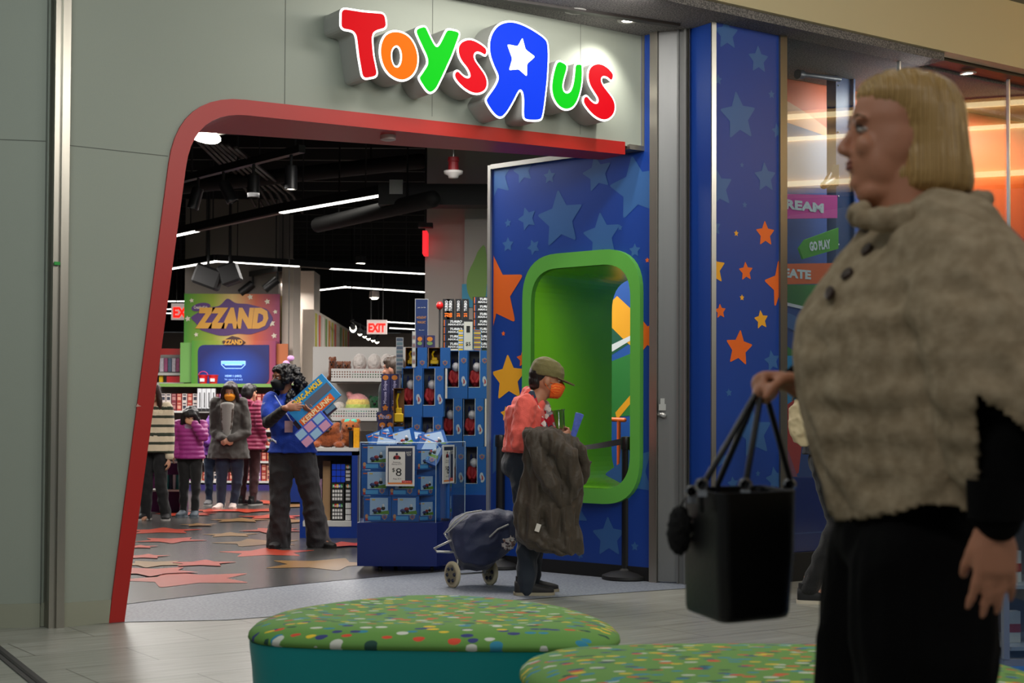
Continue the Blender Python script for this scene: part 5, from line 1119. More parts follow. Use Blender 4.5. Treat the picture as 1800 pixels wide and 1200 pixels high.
# purple game boxes
pur = mat('game_purple', (52, 48, 98), .4, noise_amt=.25, nscale=20); gold = mat('game_gold', (220, 130, 40), .4); gtx = mat('game_text', (196, 190, 226), .4); gside = mat('game_side', (34, 36, 66), .4)
q0 = W(680, 778, 12.0); zt = q0.z; x0 = W(661, 778, 12.0).x; x1 = W(705, 778, 12.0).x
m = MB(); m.box(((x0+x1)/2-.01, 12.2, zt/2), (x1-x0+.02, .42, zt)); tag(m.build('display_plinth', mat('plinth_blue', (10, 44, 120), .4)), 'blue display plinth under the purple game boxes', 'plinth')
def game(px0, py0, px1, py1, Y, txt, lab, vert=True, d=.22):
    a, b = W(px0, py1, Y), W(px1, py0, Y); w_, h_ = b.x-a.x, b.z-a.z; t = thing('game_box', lab, 'game box', a, group='purple game boxes'); fr = Fr((a.x, Y), (1, 0)); fr.p.z = a.z
    m = MB(); m.prism([rect(0, 0, w_, h_)], fr, 0, d); m.build('carton', [pur], t)
    m = MB(); m.prism([star(w_*.5 if vert else .035, .035 if vert else h_*.5, .028, 0, .6)], fr, -.002); m.prism([ell(w_*.5 if vert else w_-.03, h_-.03 if vert else h_*.5, .024, .02)], fr, -.002)
    m.mat(1).text(txt, fr, w_*.5, h_*.52, (w_ if vert else h_)*.5, -.003, w=(h_ if vert else w_)*.6, rot=pi/2 if vert else 0); m.build('lettering', [gold, gtx], t)
    return a
game(664, 740, 680, 778, 12.0, 'Snipe', 'upright purple game box at the bottom of the purple stack, left one'); game(681, 740, 690, 778, 12.0, 'Snipe', 'narrow upright purple game box at the bottom of the purple stack, beside the digger')
game(662, 724, 690, 740, 12.0, 'Mouse', 'purple game box lying flat in the middle of the purple stack', False)
game(670, 657, 685, 724, 12.0, 'Mouse Snipe', 'tall upright purple game box on top of the stack, left one'); game(686, 657, 701, 724, 12.05, 'Mouse Snipe', 'tall upright purple game box on top of the stack, right one', True)
dg3 = digger_box(.077, .44, .14, False); a = W(690.5, 778, 11.86); dg3.matrix_basis = Matrix.Translation((W(691, 778, 11.8).x, 11.8, zt-.0)); tag(dg3, 'tall narrow box with yellow toy crane standing before the purple game boxes', 'toy box', 'yellow digger boxes')
m = MB(); m.box((W(697, 778, 11.85).x, 11.88, zt/2), (.09, .17, zt)); tag(m.build('display_plinth', mat('plinth_blue', (10, 44, 120), .4)), 'narrow blue display plinth under the yellow crane box', 'plinth')
for i, (a0, a1) in enumerate([(731, 745), (747, 764)]):
    a, b = W(a0, 612, 12.0), W(a1, 590, 12.0); t = thing('game_box', ['small purple picture box on the digger boxes, left one', 'small purple picture box on the digger boxes, right one'][i], 'game box', a, group='small purple picture boxes')
    fr = Fr((a.x, 12.0), (1, 0)); fr.p.z = zz0+.3945+.166; w_ = b.x-a.x; h_ = .1; m = MB(); m.prism([rect(0, 0, w_, h_)], fr, 0, .08); m.mat(1).prism([ell(w_/2, h_*.7, w_*.3, h_*.18)], fr, -.002); m.mat(2).prism([ell(w_/2, h_*.35, w_*.3, h_*.15)], fr, -.002); m.build('carton', [pur, gold, mat('pic_green', (120, 150, 90), .5)], t)
# black racing boxes
bx = mat('box_black', (22, 22, 25), .4); bor = mat('box_stripe_orange', (232, 110, 24), .4); bwh = mat('box_letters', (206, 208, 212), .4); bbl = mat('box_stripe_blue', (30, 60, 130), .4)
Yb = 12.8; zb = W(800, 613, Yb).z; a, b = W(764, 700, Yb), W(862, 700, Yb)
m = MB(); m.box(((a.x+b.x)/2, Yb+.25, zb/2), (b.x-a.x, .5, zb)); tag(m.build('shelf_unit', mat('shelf_white', (186, 182, 176), .6)), 'tall white shelf unit carrying the black racing boxes', 'shelf unit')
def race(x, z, w_, h_, Y, lab, two=True):
    t = thing('toy_box', lab, 'toy box', (x, Y, z), group='black racing toy boxes'); fr = Fr((x, Y), (1, 0)); fr.p.z = z; m = MB(); m.prism([rect(0, 0, w_, h_-.002)], fr, 0, .3); m.build('carton', bx, t)
    m = MB(); m.prism([rect(.012, .004, .017, h_-.006)], fr, -.002); m.mat(1).prism([rect(.022, .004, .027, h_-.006)], fr, -.002)
    m.mat(2).text('TURBO', fr, w_*.45, h_*.68, h_*.32, -.002, w=w_*.42, bold=.04, shear=.3); m.text('MAX-STUNT', fr, w_*.52, h_*.28, h_*.26, -.002, w=w_*.66, bold=.04, shear=.3); m.build('lettering', [bor, bbl, bwh], t)
s_ = Yb/F
hh = .0645; x_l, x_r = W(778, 600, Yb).x, W(831, 600, Yb).x; zc = zb
for k in range(4):
    race(x_l, zc, .255, hh, Yb, 'black racing box in the left flat stack, %s' % ['at the bottom', 'second from the bottom', 'third from the bottom', 'on top'][k]); zc += hh
for k in range(7):
    race(x_r, zb+k*hh, .24, hh, Yb-.03, 'black racing box in the right flat stack against the wall, %s' % ['lowest', 'second from below', 'third from below', 'fourth from below', 'fifth from below', 'second from the top', 'topmost'][k])
for k, (p0, p1, num) in enumerate([(770, 783, '21'), (785, 798, '05'), (800, 811, '21'), (812, 824, '21')]):
    a = W(p0, 553, Yb-.02); w_ = (p1-p0)*s_; t = thing('toy_box', 'upright black box with orange number on the flat stack, %s of four' % ['leftmost', 'second', 'third', 'rightmost'][k], 'toy box', (a.x, Yb, zc), group='upright black racing boxes')
    fr = Fr((max(a.x, x_l), Yb), (1, 0)); fr.p.z = zc; h_ = .175; m = MB(); m.prism([rect(0, 0, w_-.004, h_)], fr, 0, .2); m.build('carton', bx, t)
    m = MB(); m.text(num, fr, w_*.5, .035, w_*.5, -.002, rot=pi/2, bold=.05); m.mat(1).text('TURBO', fr, w_*.5, .115, w_*.42, -.002, w=.09, rot=pi/2, bold=.03); m.build('lettering', [bor, bwh], t)
# cards and signs on stands
def card(px0, py0, px1, py1, Y, name, lab, mats, deco, d=.006, cat='sign', zfoot=None, rz=0):
    a, b = W(px0, py1, Y), W(px1, py0, Y); zf = zfoot if zfoot is not None else a.z; t = thing(name, lab, cat, (a.x, Y, zf)); fr = Fr((a.x, Y), (cos(rz), sin(rz))); fr.p.z = zf; w_, h_ = b.x-a.x, b.z-zf
    m = MB(); m.prism([rect(0, 0, w_, h_)], fr, 0, d); deco(m, fr, w_, h_); m.build('card', mats, t); return t
navy = mat('card_navy', (20, 46, 104), .4); silver = mat('card_silver', (170, 172, 176), .4); cwhite = mat('card_white', (214, 212, 206), .5); ink = mat('ink', (24, 24, 26), .6); gold2 = mat('ink_gold', (190, 130, 60), .5)
def dc(m, fr, w_, h_):
    m.mat(1).prism([rect(.006, .006, w_-.006, h_-.006)], fr, -.001); m.mat(2).text('Join the fun', fr, w_/2, h_*.82, .012, -.002, w=w_*.6, bold=0); m.mat(3).text('HOLIDAY', fr, w_/2, h_*.62, .02, -.002, w=w_*.72); m.text('MAGIC', fr, w_/2, h_*.52, .02, -.002, w=w_*.6); m.mat(2).text('Shop now', fr, w_/2, h_*.36, .01, -.002, w=w_*.4, bold=0)
card(729, 525, 753, 612, 12.03, 'poster_stand', 'tall narrow navy poster with gold lettering standing on the low stack', [silver, navy, cwhite, gold2], dc, zfoot=zz0+.3945+.166)
def dc2(m, fr, w_, h_): m.mat(1).prism([rect(.004, .004, w_-.004, h_-.004)], fr, -.001); m.mat(2).text('$5', fr, w_*.5, h_*.22, .035, -.002); m.prism([rect(w_*.3, h_*.62, w_*.7, h_*.85)], fr, -.002)
card(815, 565, 831, 612, 12.16, 'price_card', 'white price card reading $5 standing on the tall stack', [silver, cwhite, ink], dc2, zfoot=zz1+.3945)
def dc3(m, fr, w_, h_):
    for i in range(9): m.mat(1+i % 2).prism([rect(.004, h_*(i+.1)/9, w_-.004, h_*(i+.85)/9)], fr, -.001)
card(696, 593, 709, 657, 12.0, 'poster_stand', 'slim grey blue poster standing on the purple game boxes', [silver, mat('pic_slate', (74, 88, 108), .5), mat('pic_teal', (96, 120, 130), .5)], dc3, zfoot=W(690, 657, 12.0).z)
card(724, 582, 731, 648, 11.93, 'poster_stand', 'very narrow pale poster seen edge-on beside the digger boxes', [silver, cwhite, mat('pic_pink', (150, 120, 120), .5)], dc3, zfoot=zz0+.3945)
card(805, 579, 815, 612, 12.18, 'toy_box', 'small light blue box with yellow letters left of the $5 card', [mat('box_cyan', (40, 136, 196), .35), yel, cwhite], dc3, d=.05, cat='toy box', zfoot=zz1+.3945)
card(832, 579, 846, 612, 12.18, 'toy_box', 'small picture box with blue edge right of the $5 card', [mat('box_cyan', (40, 136, 196), .35), mat('pic_brown', (150, 100, 80), .5), mat('pic_yellow', (220, 180, 60), .5)], dc3, d=.05, cat='toy box', zfoot=zz1+.3945)
m = MB(); q = W(766, 575, 12.4); m.ellip((q.x+.02, 12.65, zz0+.95), (.03, .03, .035)); 
tq = thing('red_topped_post', 'red ball finial rising behind the navy poster', 'finial', (q.x+.02, 12.65, 0)); m.build('ball', mat('ball_red', (216, 20, 24), .4), tq, smooth=True); m = MB(); m.tube([(q.x+.02, 12.65, zz0+.93), (q.x+.02, 12.65, 0.01)], .008, 6); m.build('post', dgrey, tq)

# ---- clear bin on castors
Y1, Y2 = 11.04, 11.52; xa, xb, xc, xd = W(628, 950, Y1).x, W(768, 950, Y1).x, W(819, 950, Y2).x, W(640, 950, Y2).x
bn = thing('display_bin', 'deep blue promotional bin on castors with clear acrylic walls', 'display bin', ((xa+xb)/2, (Y1+Y2)/2, 0))
m = MB(); m.plan([(xa, Y1), (xb, Y1), (xc, Y2), (xd, Y2)], .045, .368); m.build('base', mat('bin_blue', (8, 34, 112), .35), bn)
acr = glass_mat('acrylic', (238, 244, 246), 1.49, 1.3); zt0, zt1 = .368, .965
for (p, q, i) in [((xa+.015, Y1+.01), (xb-.01, Y1+.01), 0), ((xb-.01, Y1+.01), (xc-.01, Y2), 1), ((xc-.01, Y2), (xd, Y2), 2), ((xd, Y2), (xa+.015, Y1+.01), 3)]:
    m = MB(); m.add([V((p[0], p[1], zt0)), V((q[0], q[1], zt0)), V((q[0], q[1], zt1)), V((p[0], p[1], zt1))], [(0, 1, 2, 3)]); m.build('acrylic_panel', acr, bn)
ed = mat('acrylic_edge', (176, 196, 208), .2)
for (p, q) in [((xa+.015, Y1+.01), (xa+.015, Y1+.01)), ((xb-.01, Y1+.01),)*2, ((xc-.01, Y2),)*2]:
    m = MB(); m.box((p[0], p[1], (zt0+zt1)/2), (.005, .005, zt1-zt0)); m.build('acrylic_corner', ed, bn)
m = MB(); m.tube([(xa+.015, Y1+.01, zt1), (xb-.01, Y1+.01, zt1), (xc-.01, Y2, zt1)], .003, 6, False); m.build('acrylic_rim', ed, bn)
for cx, cy in [(W(667, 990, Y1).x, Y1+.06), (W(759, 990, Y1).x, Y1+.06), (W(697, 990, Y2).x, Y2-.08), (xc-.1, Y2-.06)]:
    m = MB(); R9 = Matrix.Rotation(pi/2, 3, 'Y'); m.lathe((cx-.012, cy, .024), [(0, 0), (.02, 0), (.024, .004), (.024, .02), (.02, .024), (0, .024)], 16, R9); m.box((cx, cy, .045), (.03, .03, .014)); m.build('castor', black, bn, smooth=True, thr=40)
# packs
def pack():
    t = thing('toy_pack', 'x', 'toy pack'); fr = Fr((0, 0), (1, 0)); w_, h_ = .205, .19
    m = MB(); m.prism([rect(0, 0, w_, h_)], fr, 0, .035); m.build('carton', mat('pack_blue', (16, 84, 160), .35, noise_amt=.2, nscale=20), t)
    m = MB(); m.prism([rect(.045, .05, .18, .178)], fr, -.002); m.mat(1).prism([[(.06, .056), (.19, .056), (.185, .085), (.12, .075)]], fr, -.003); m.mat(2).prism([rect(.06, .16, .085, .168)], fr, -.003)
    m.mat(3).prism([rect(.03, .012, .125, .042)], fr, -.003); m.mat(5).prism([rect(.012, .162, .045, .17)], fr, -.003); m.build('picture_panel', [mat('pack_sky', (158, 184, 214), .5), mat('pack_grass', (86, 130, 30), .5), mat('pack_yel', (214, 170, 20), .5), mat('pack_banner', (70, 150, 206), .5), gry, mat('pack_orange', (200, 90, 40), .5)], t)
    m = MB(); m.ellip((.085, -.004, .082), (.022, .006, .014)); m.mat(1).ellip((.112, -.005, .095), (.018, .006, .013)); m.mat(2).ellip((.085, -.006, .07), (.012, .006, .012)); m.ellip((.118, -.006, .078), (.012, .006, .012)); m.mat(3).ellip((.145, -.004, .12), (.01, .005, .012)); m.mat(2).ellip((.145, -.003, .10), (.015, .005, .014)); m.build('toy_buggy', [mat('bug_blue', (40, 50, 110), .4), mat('bug_red', (140, 26, 34), .4), black, pwht], t, smooth=True)
    m = MB(); shield(m, fr, .155, .035, .022, -.004); m.build('badge', [gry, rng, mat('badge_blue', (50, 90, 150), .4)], t)
    m = MB(); m.prism([ell(.022, .04, .012, .016)], fr, -.003); m.mat(1).prism([rect(.012, .008, .032, .026)], fr, -.003); m.build('side_print', [mat('print_tan', (196, 140, 100), .6), mat('print_red2', (170, 40, 36), .6)], t)
    return t
pk = pack(); fp_ = [True]; random.seed(5)
def put_pack(M_, lab):
    if fp_[0]: fp_[0] = False; pk.matrix_basis = M_; tag(pk, lab, 'toy pack', 'toy packs in the clear bin'); return
    ctree(pk, M_, lab, 'toy packs in the clear bin')
cols = [(W(632, 900, Y1+.03).x+.01)+i*.208 for i in range(3)]; cols[2] -= .03
rown = ['bottom', 'second', 'top']; coln = ['left', 'middle', 'right']
for r in range(3):
    for c_ in range(3):
        if c_ == 2: continue
        put_pack(TR(cols[c_]+(.02 if r == 0 else 0), Y1+.045+random.uniform(0, .01), .372+r*.194, random.uniform(-.04, .04)), 'small blue toy pack pressed against the clear front, %s row, %s' % (rown[r], coln[c_]))
for r in range(3): put_pack(TR(cols[1]+.205, Y1+.09, .372+r*.194, radians(38), .8), 'small blue toy pack turned towards the clear corner, %s row' % rown[r])
ds = (Vector((xc-xb, Y2-Y1))).normalized(); ang = atan2(ds.y, ds.x)
for r in range(3):
    put_pack(Matrix.Translation((xb-.035+ds.x*.14, Y1+.06+ds.y*.14, .372+r*.194)) @ Matrix.Rotation(ang, 4, 'Z'), 'small blue toy pack facing the clear side wall, %s row' % rown[r])
heap = [(.03, .12, .965, .3, .5), (.2, .16, .965, -.4, -.6), (.36, .14, .965, .2, .9), (.12, .25, .99, 1.0, .4), (.30, .27, .985, -.8, 1.1), (.46, .22, .96, .5, -.4), (.05, .3, .96, -.3, -.8), (.24, .33, 1.0, .6, .3)]
pos_ = ['nearest the left corner', 'left of the middle', 'leaning in the middle', 'behind the left pack', 'right of the middle', 'by the right corner', 'at the back left', 'at the back middle']
for (dx, dy, z, a1, a2), pn_ in zip(heap, pos_):
    put_pack(Matrix.Translation((xa+.03+dx, Y1+dy, z-.10)) @ Matrix.Rotation(a1*.5, 4, 'Z') @ Matrix.Rotation(-.5, 4, 'X') @ Matrix.Rotation(a2*.5, 4, 'Y'), 'toy pack tilted on the heap in the clear bin, ' + pn_)
m = MB(); m.box(((xa+xc)/2-.02, (Y1+Y2)/2+.06, .64), (.60, .22, .5)); tag(m.build('packing_core', mat('pack_blue', (16, 84, 160))), 'blue cardboard filler block behind the toy packs in the clear bin', 'box')
# price signs on the bin
def price(fr, w_, h_, lab, full=True):
    t = thing('price_sign', lab, 'price sign', fr.w(0, 0, 0)); m = MB()
    m.prism([rect(0, 0, w_, h_), rect(w_*.07, h_*.045, w_*.93, h_*.955)], fr, -.004, .004); m.build('frame', mat('frame_white', (216, 218, 220), .4), t)
    m = MB(); m.prism([rect(w_*.07, h_*.045, w_*.93, h_*.955)], fr, 0, .003); m.mat(1).prism([rect(w_*.1, h_*.09, w_*.67, h_*.86)], fr, -.001); m.mat(2).prism([rect(w_*.07, h_*.045, w_*.93, h_*.09)], fr, -.001)
    m.mat(3).text('Rescue', fr, w_*.38, h_*.60, h_*.035, -.003, bold=0, w=w_*.26); m.text('Marine ATV', fr, w_*.38, h_*.55, h_*.035, -.003, bold=0, w=w_*.34)
    m.mat(4).text('$', fr, w_*.27, h_*.40, h_*.11, -.003, w=w_*.09, bold=0); m.text('8', fr, w_*.45, h_*.35, h_*.20, -.003, w=w_*.2, bold=.0)
    m.mat(3).text('Reg. $14', fr, w_*.4, h_*.18, h_*.045, -.003, bold=0, w=w_*.28); m.mat(5).text('HOT', fr, w_*.8, h_*.84, h_*.05, -.003, w=w_*.18); m.text('TOY', fr, w_*.8, h_*.78, h_*.05, -.003, w=w_*.16)
    m.mat(6).prism([rect(w_*.56, h_*.075, w_*.9, h_*.14)], fr, -.002); m.mat(5).text('Toys R Us', fr, w_*.73, h_*.107, h_*.035, -.003, w=w_*.28, bold=0)
    m.mat(7).prism([ell(w_*.38, h_*.72, w_*.12, h_*.05)], fr, -.002); m.mat(4).prism([ell(w_*.30, h_*.70, w_*.045, h_*.035)], fr, -.0025); m.prism([ell(w_*.48, h_*.70, w_*.045, h_*.035)], fr, -.0025); m.mat(0).prism([ell(w_*.38, h_*.8, w_*.04, h_*.03)], fr, -.0025)
    m.build('print', [mat('sign_navy', (34, 44, 70), .5), cwhite, mat('sign_orange_edge', (216, 130, 60), .5), mat('ink_soft', (110, 104, 104), .6), ink, cwhite, mat('tag_red', (206, 52, 40), .5), mat('bug_red', (140, 26, 34))], t)
a = W(678, 854, Y1-.012); b = W(729, 784, Y1-.012); fr = Fr((a.x, a.y), (1, 0)); fr.p.z = a.z; price(fr, b.x-a.x, b.z-a.z, 'framed $8 price sign on the front of the clear bin')
e0 = Vector((xb-.01, Y1+.01)); 
fr = Fr((xb-.01+ds.x*.09+ds.y*.012, Y1+.01+ds.y*.09-ds.x*.012), (ds.x, ds.y)); fr.p.z = .655; price(fr, .2, .29, 'framed $8 price sign on the angled side of the clear bin')

# ---- blue table unit with cube puzzles
Yt = 14.0; tb = thing('display_table', 'blue framed display cabinet with white top holding cube puzzles', 'cabinet', W(577, 946, Yt))
def B(mb, px0, py0, px1, py1, Y, d): return wbox(px0, py0, px1, py1, Y, d, mb=mb)
def zat(py, Y): return W(577, py, Y).z
xl, xr = W(527, 900, Yt).x, W(628, 900, Yt).x; zt_ = zat(787, Yt)
m = MB()
def bx_(x0, x1, y0, y1, z0, z1): m.box(((x0+x1)/2, (y0+y1)/2, (z0+z1)/2), (x1-x0, y1-y0, z1-z0))
bx_(xl, xr, Yt, Yt+.5, 0.0, .115); bx_(xl, xl+.03, Yt, Yt+.5, .115, zt_-.03); bx_(xr-.055, xr, Yt, Yt+.5, .115, zt_-.03); bx_(xl, xr, Yt, Yt+.5, zt_-.07, zt_-.03); m.build('frame', mat('table_blue', (10, 52, 140), .4), tb)
m = MB(); bx_(xl-.01, xr+.01, Yt-.01, Yt+.5, zt_-.03, zt_); bx_(xl+.03, xr-.055, Yt-.003, Yt+.46, .116, .165); m.build('top', mat('table_white', (200, 200, 196), .5), tb)
m = MB(); bx_(xl+.03, xr-.055, Yt+.46, Yt+.49, .165, zt_-.07); m.build('back_panel', mat('table_back', (150, 140, 128), .7), tb)
cbm = [mat('cube_blue', (12, 60, 190), .4), black, mat('cube_white', (214, 214, 210), .4), mat('box_black', (22, 22, 25)), mat('cube_red', (200, 30, 30), .4), mat('cube_green', (20, 150, 60), .4), yel]
def cube(px0, py0, px1, py1, Y, face, lab, z=None, d=.13):
    a, b = W(px0, py1, Y), W(px1, py0, Y); z = a.z if z is None else z; w_, h_ = b.x-a.x, b.z-a.z; t = thing('puzzle_box', lab, 'puzzle box', (a.x, Y, z)); fr = Fr((a.x, Y), (1, 0)); fr.p.z = z
    m = MB(); m.mat(0).prism([rect(0, 0, w_, h_)], fr, 0, d); m.build('carton', black, t); m = MB(); m.m = 0
    if face in ('b', 'w'):
        m.mat(0 if face == 'b' else 2)
        for i in range(3):
            for j in range(3): m.prism([rp(rect(w_*(i+.06)/3, h_*(j+.06)/3, w_*(i+.94)/3, h_*(j+.94)/3), .004, 2)], fr, -.002)
    else:
        for i, c_ in enumerate((5, 4, 6, 0, 5)): m.mat(c_).prism([rect(w_*(.1+i*.16), h_*.74, w_*(.24+i*.16), h_*.92)], fr, -.002)
        m.mat(2).text('Rubik\'s', fr, w_*.5, h_*.83, h_*.12, -.003, w=w_*.74)
        for i in range(4):
            for j in range(3): m.prism([rect(w_*(.1+i*.2), h_*(.1+j*.2), w_*(.25+i*.2), h_*(.24+j*.2))], fr, -.002)
    m.build('printed_face', cbm, t); return z+h_
zb_ = .166
z = cube(582, 885, 605, 917, Yt+.06, 'k', 'black puzzle box with coloured letters, lowest of the left pile in the blue cabinet', zb_); z2 = z+.002
z = cube(582, 850, 605, 884, Yt+.06, 'k', 'black puzzle box with coloured letters amid the left pile in the blue cabinet', z2); cube(583, 816, 607, 849, Yt+.06, 'b', 'large blue faced cube puzzle on top of the left pile in the blue cabinet', z+.002)
z = cube(607, 885, 617, 917, Yt+.07, 'w', 'white faced cube puzzle at the lower right inside the blue cabinet', zb_); z = cube(607, 850, 617, 884, Yt+.07, 'k', 'narrow black puzzle box in the right pile of the blue cabinet, middle', z+.002); cube(607, 816, 617, 849, Yt+.07, 'k', 'narrow black puzzle box in the right pile of the blue cabinet, top', z+.002)
for i, (p0, q0, p1, q1, mm, lab) in enumerate([(566, 810, 581, 917, mat('carton_tan', (150, 120, 84), .7), 'tall plain tan carton inside the blue cabinet beside the puzzles'), (556, 842, 566, 917, mat('pic_box', (140, 110, 130), .5, noise_amt=.6, nscale=40), 'narrow picture box at the left inside the blue cabinet')]):
    a, b = W(p0, q1, Yt+.08), W(p1, q0, Yt+.08); m = MB(); m.box(((a.x+b.x)/2, Yt+.2, (zb_+b.z)/2), (b.x-a.x-.004, .2, b.z-zb_)); tag(m.build('carton', mm), lab, 'carton')
# things on the cabinet top
def plushy(name, lab, cx, py0, py1, Y, wpx, mats, fn, z=None, cat='plush toy', grp=None):
    a, b = W(cx, py1, Y), W(cx, py0, Y); h_ = b.z-a.z; w_ = wpx*Y/F; z0 = a.z if z is None else z; t = thing(name, lab, cat, (a.x, Y, z0), group=grp); fn(t, V((a.x, Y, z0)), w_, h_, mats); return t
fur = lambda n_, c_: mat('fur_'+n_, c_, .9, noise_amt=.2, nscale=30, bump=.8, bscale=60, sheen=.3)
ff = lambda c, n_: noise.noise(c*70)*.008
def bear(t, p, w_, h_, M_):
    m = MB(); m.ellip(p+V((0, 0, h_*.42)), (w_*.5, .1, h_*.42)); m.ellip(p+V((0, -.03, h_*.72)), (w_*.42, .09, h_*.28))
    for s in (-1, 1): m.ellip(p+V((s*w_*.32, -.03, h_*.93)), (w_*.12, .03, h_*.1)); m.ellip(p+V((s*w_*.4, -.08, h_*.12)), (w_*.18, .06, h_*.13))
    I_ = t.matrix_basis.inverted(); m.v = [I_ @ q for q in m.v]; remesh(m, 'body', M_[0], t, .012, 1, ff)
    m = MB(); 
    for s in (-1, 1): m.ellip(p+V((s*w_*.14, -.118, h_*.78)), (.008, .005, .01))
    m.ellip(p+V((0, -.12, h_*.68)), (w_*.1, .01, h_*.05)); m.build('face', M_[1], t, smooth=True)
brf = fur('brown', (122, 64, 28)); 
plushy('plush_toy', 'large orange brown plush lying on the white cabinet top behind the held boxes', 577, 744, 787, Yt+.22, 50, [fur('orange_brown', (150, 72, 24)), black], bear, zt_)
m_ = plushy('plush_toy', 'gingerbread plush with two mint green bobbles on the cabinet top', 617, 738, 787, Yt+.3, 40, [fur('ginger', (164, 88, 34)), black], bear, zt_)
m = MB(); m.ellip(W(611, 741, Yt+.25), (.035, .03, .028)); m.ellip(W(622, 741, Yt+.25), (.035, .03, .028)); m.build('bobbles', fur('mint', (90, 196, 170)), m_, smooth=True)
for i, (p0, q0, p1, q1, mm, lab) in enumerate([(613, 757, 620, 787, mat('box_black', (22, 22, 25)), 'narrow black box with yellow mark on the cabinet top'), (621, 752, 632, 787, mat('box_yellowk', (230, 160, 20), .4, noise_amt=.3, nscale=40), 'tall narrow yellow box on the cabinet top before the gingerbread plush'), (633, 757, 655, 780, mat('box_dark_striped', (50, 42, 36), .5, noise_amt=.8, nscale=20, nstretch=(6, 1, .2)), 'dark striped box beside the yellow box')]):
    a, b = W(p0, q1, Yt+.1), W(p1, q0, Yt+.1); m = MB(); m.box(((a.x+b.x)/2, Yt+.14, (zt_+b.z)/2+.001), (b.x-a.x-.003, .08, b.z-zt_)); tag(m.build('toy_box', mm), lab, 'toy box')
# plush gondola
Yg = 15.4; gd = thing('shelf_unit', 'white shelf unit with two perforated trays of plush toys', 'shelf unit', W(628, 730, Yg)); gd.matrix_basis = Matrix.Translation((W(628, 730, Yg).x, Yg, 0)); gw = mat('shelf_white2', (202, 200, 196), .5)
hole = ramp_mat('perforated', 'VOR', 8, [(0, (40, 40, 40)), (1, (200, 200, 200))])
xg0, xg1 = W(581, 660, Yg).x, W(676, 660, Yg).x
m = MB(); m.box(((xg0+xg1)/2, Yg+.5, .95), (xg1-xg0+.5, .04, 1.9)); m.box((xg0-.02, Yg+.25, .95), (.03, .5, 1.9)) if False else None; m.build('back_panel', gw, gd)
def tray(px0, py0, px1, py1, pz):
    a, b = W(px0, py1, Yg), W(px1, py0, Yg); m = MB(); w_, h_ = b.x-a.x, b.z-a.z; fr = Fr((a.x, Yg), (1, 0)); fr.p.z = a.z
    nh = int(w_/.026); rows_ = max(2, int(h_*.55/.026)); holes = [rect(w_*(i+.3)/nh, h_*.36+j*.026, w_*(i+.3)/nh+.013, h_*.36+j*.026+.013) for i in range(nh) for j in range(rows_)]
    m.prism([rect(0, 0, w_, h_)]+holes, fr, 0, .006); m.prism([rect(0, 0, w_, .01)], fr, 0, .48); m.prism([rect(0, 0, .006, h_)], fr, 0, .48); m.prism([rect(w_-.006, 0, w_, h_)], fr, 0, .48); m.build('tray', gw, gd); return a.z+.012
z1_ = tray(581, 648, 676, 672, 0); z2_ = tray(580, 717, 668, 741, 0)
m = MB(); m.box(((xg0+xg1)/2, Yg+.25, .3), (xg1-xg0, .5, .6)); m.build('base', gw, gd)
def gnome(t, p, w_, h_, M_):
    for i, (mt, z0_, z1__, k) in enumerate([(M_[0], 0, .34, 1.0), (M_[1], .28, .45, 1.0), (M_[2], .38, 1.0, .92)]):
        m = MB(); m.ellip(p+V((0, 0, h_*(z0_+z1__)/2)), (w_*.5*k, .1*k, h_*(z1__-z0_)*.56)); I_ = t.matrix_basis.inverted(); m.v = [I_ @ q for q in m.v]; remesh(m, ['trim_green', 'trim_red', 'body'][i], mt, t, .012, 1, ff)
wf_ = fur('white', (206, 198, 192)); rf_ = fur('red', (170, 40, 34)); gf_ = fur('green', (26, 92, 44))
for cx, lab in [(632, 'left of three'), (658, 'middle of three'), (680, 'right of three')]:
    plushy('plush_toy', 'round white plush with red and green band on the upper tray, ' + lab, cx, 614, 662, Yg+.2, 27, [gf_, rf_, wf_], gnome, z1_)
for cx, lab in [(585, 'leftmost'), (598, 'middle'), (611, 'rightmost')]:
    plushy('plush_toy', 'brown plush bear on the upper tray, %s of three' % lab, cx, 618 if cx == 585 else 626, 662, Yg+.22, 15, [brf, black], bear, z1_)
def rain(t, p, w_, h_, M_):
    m = MB(); m.ellip(p+V((0, 0, h_*.5)), (w_*.5, .13, h_*.5)); m.ellip(p+V((-w_*.35, 0, h_*.95)), (w_*.13, .04, h_*.12)); I_ = t.matrix_basis.inverted(); m.v = [I_ @ q for q in m.v]; o = remesh(m, 'body', M_, t, .011, 1, ff, matfn=lambda c: 0 if c.z < h_*.28 else 1 if c.z < h_*.45 else 2 if c.z < h_*.6 else 3 if c.z < h_*.78 else 4)
plushy('plush_toy', 'big round rainbow striped plush in the lower tray', 629, 676, 724, Yg+.18, 44, [fur('lilac', (168, 150, 206)), fur('mint2', (120, 206, 180)), fur('lime', (196, 214, 110)), fur('yellow', (236, 206, 110)), fur('pink', (220, 150, 150))], rain, z2_)
plushy('plush_toy', 'green and white plush with red band at the left of the lower tray', 596, 696, 728, Yg+.25, 26, [rf_, gf_, wf_], gnome, z2_)
plushy('plush_toy', 'dark green plush at the right end of the lower tray', 660, 684, 728, Yg+.25, 26, [fur('dark_green', (20, 80, 46)), black], bear, z2_)
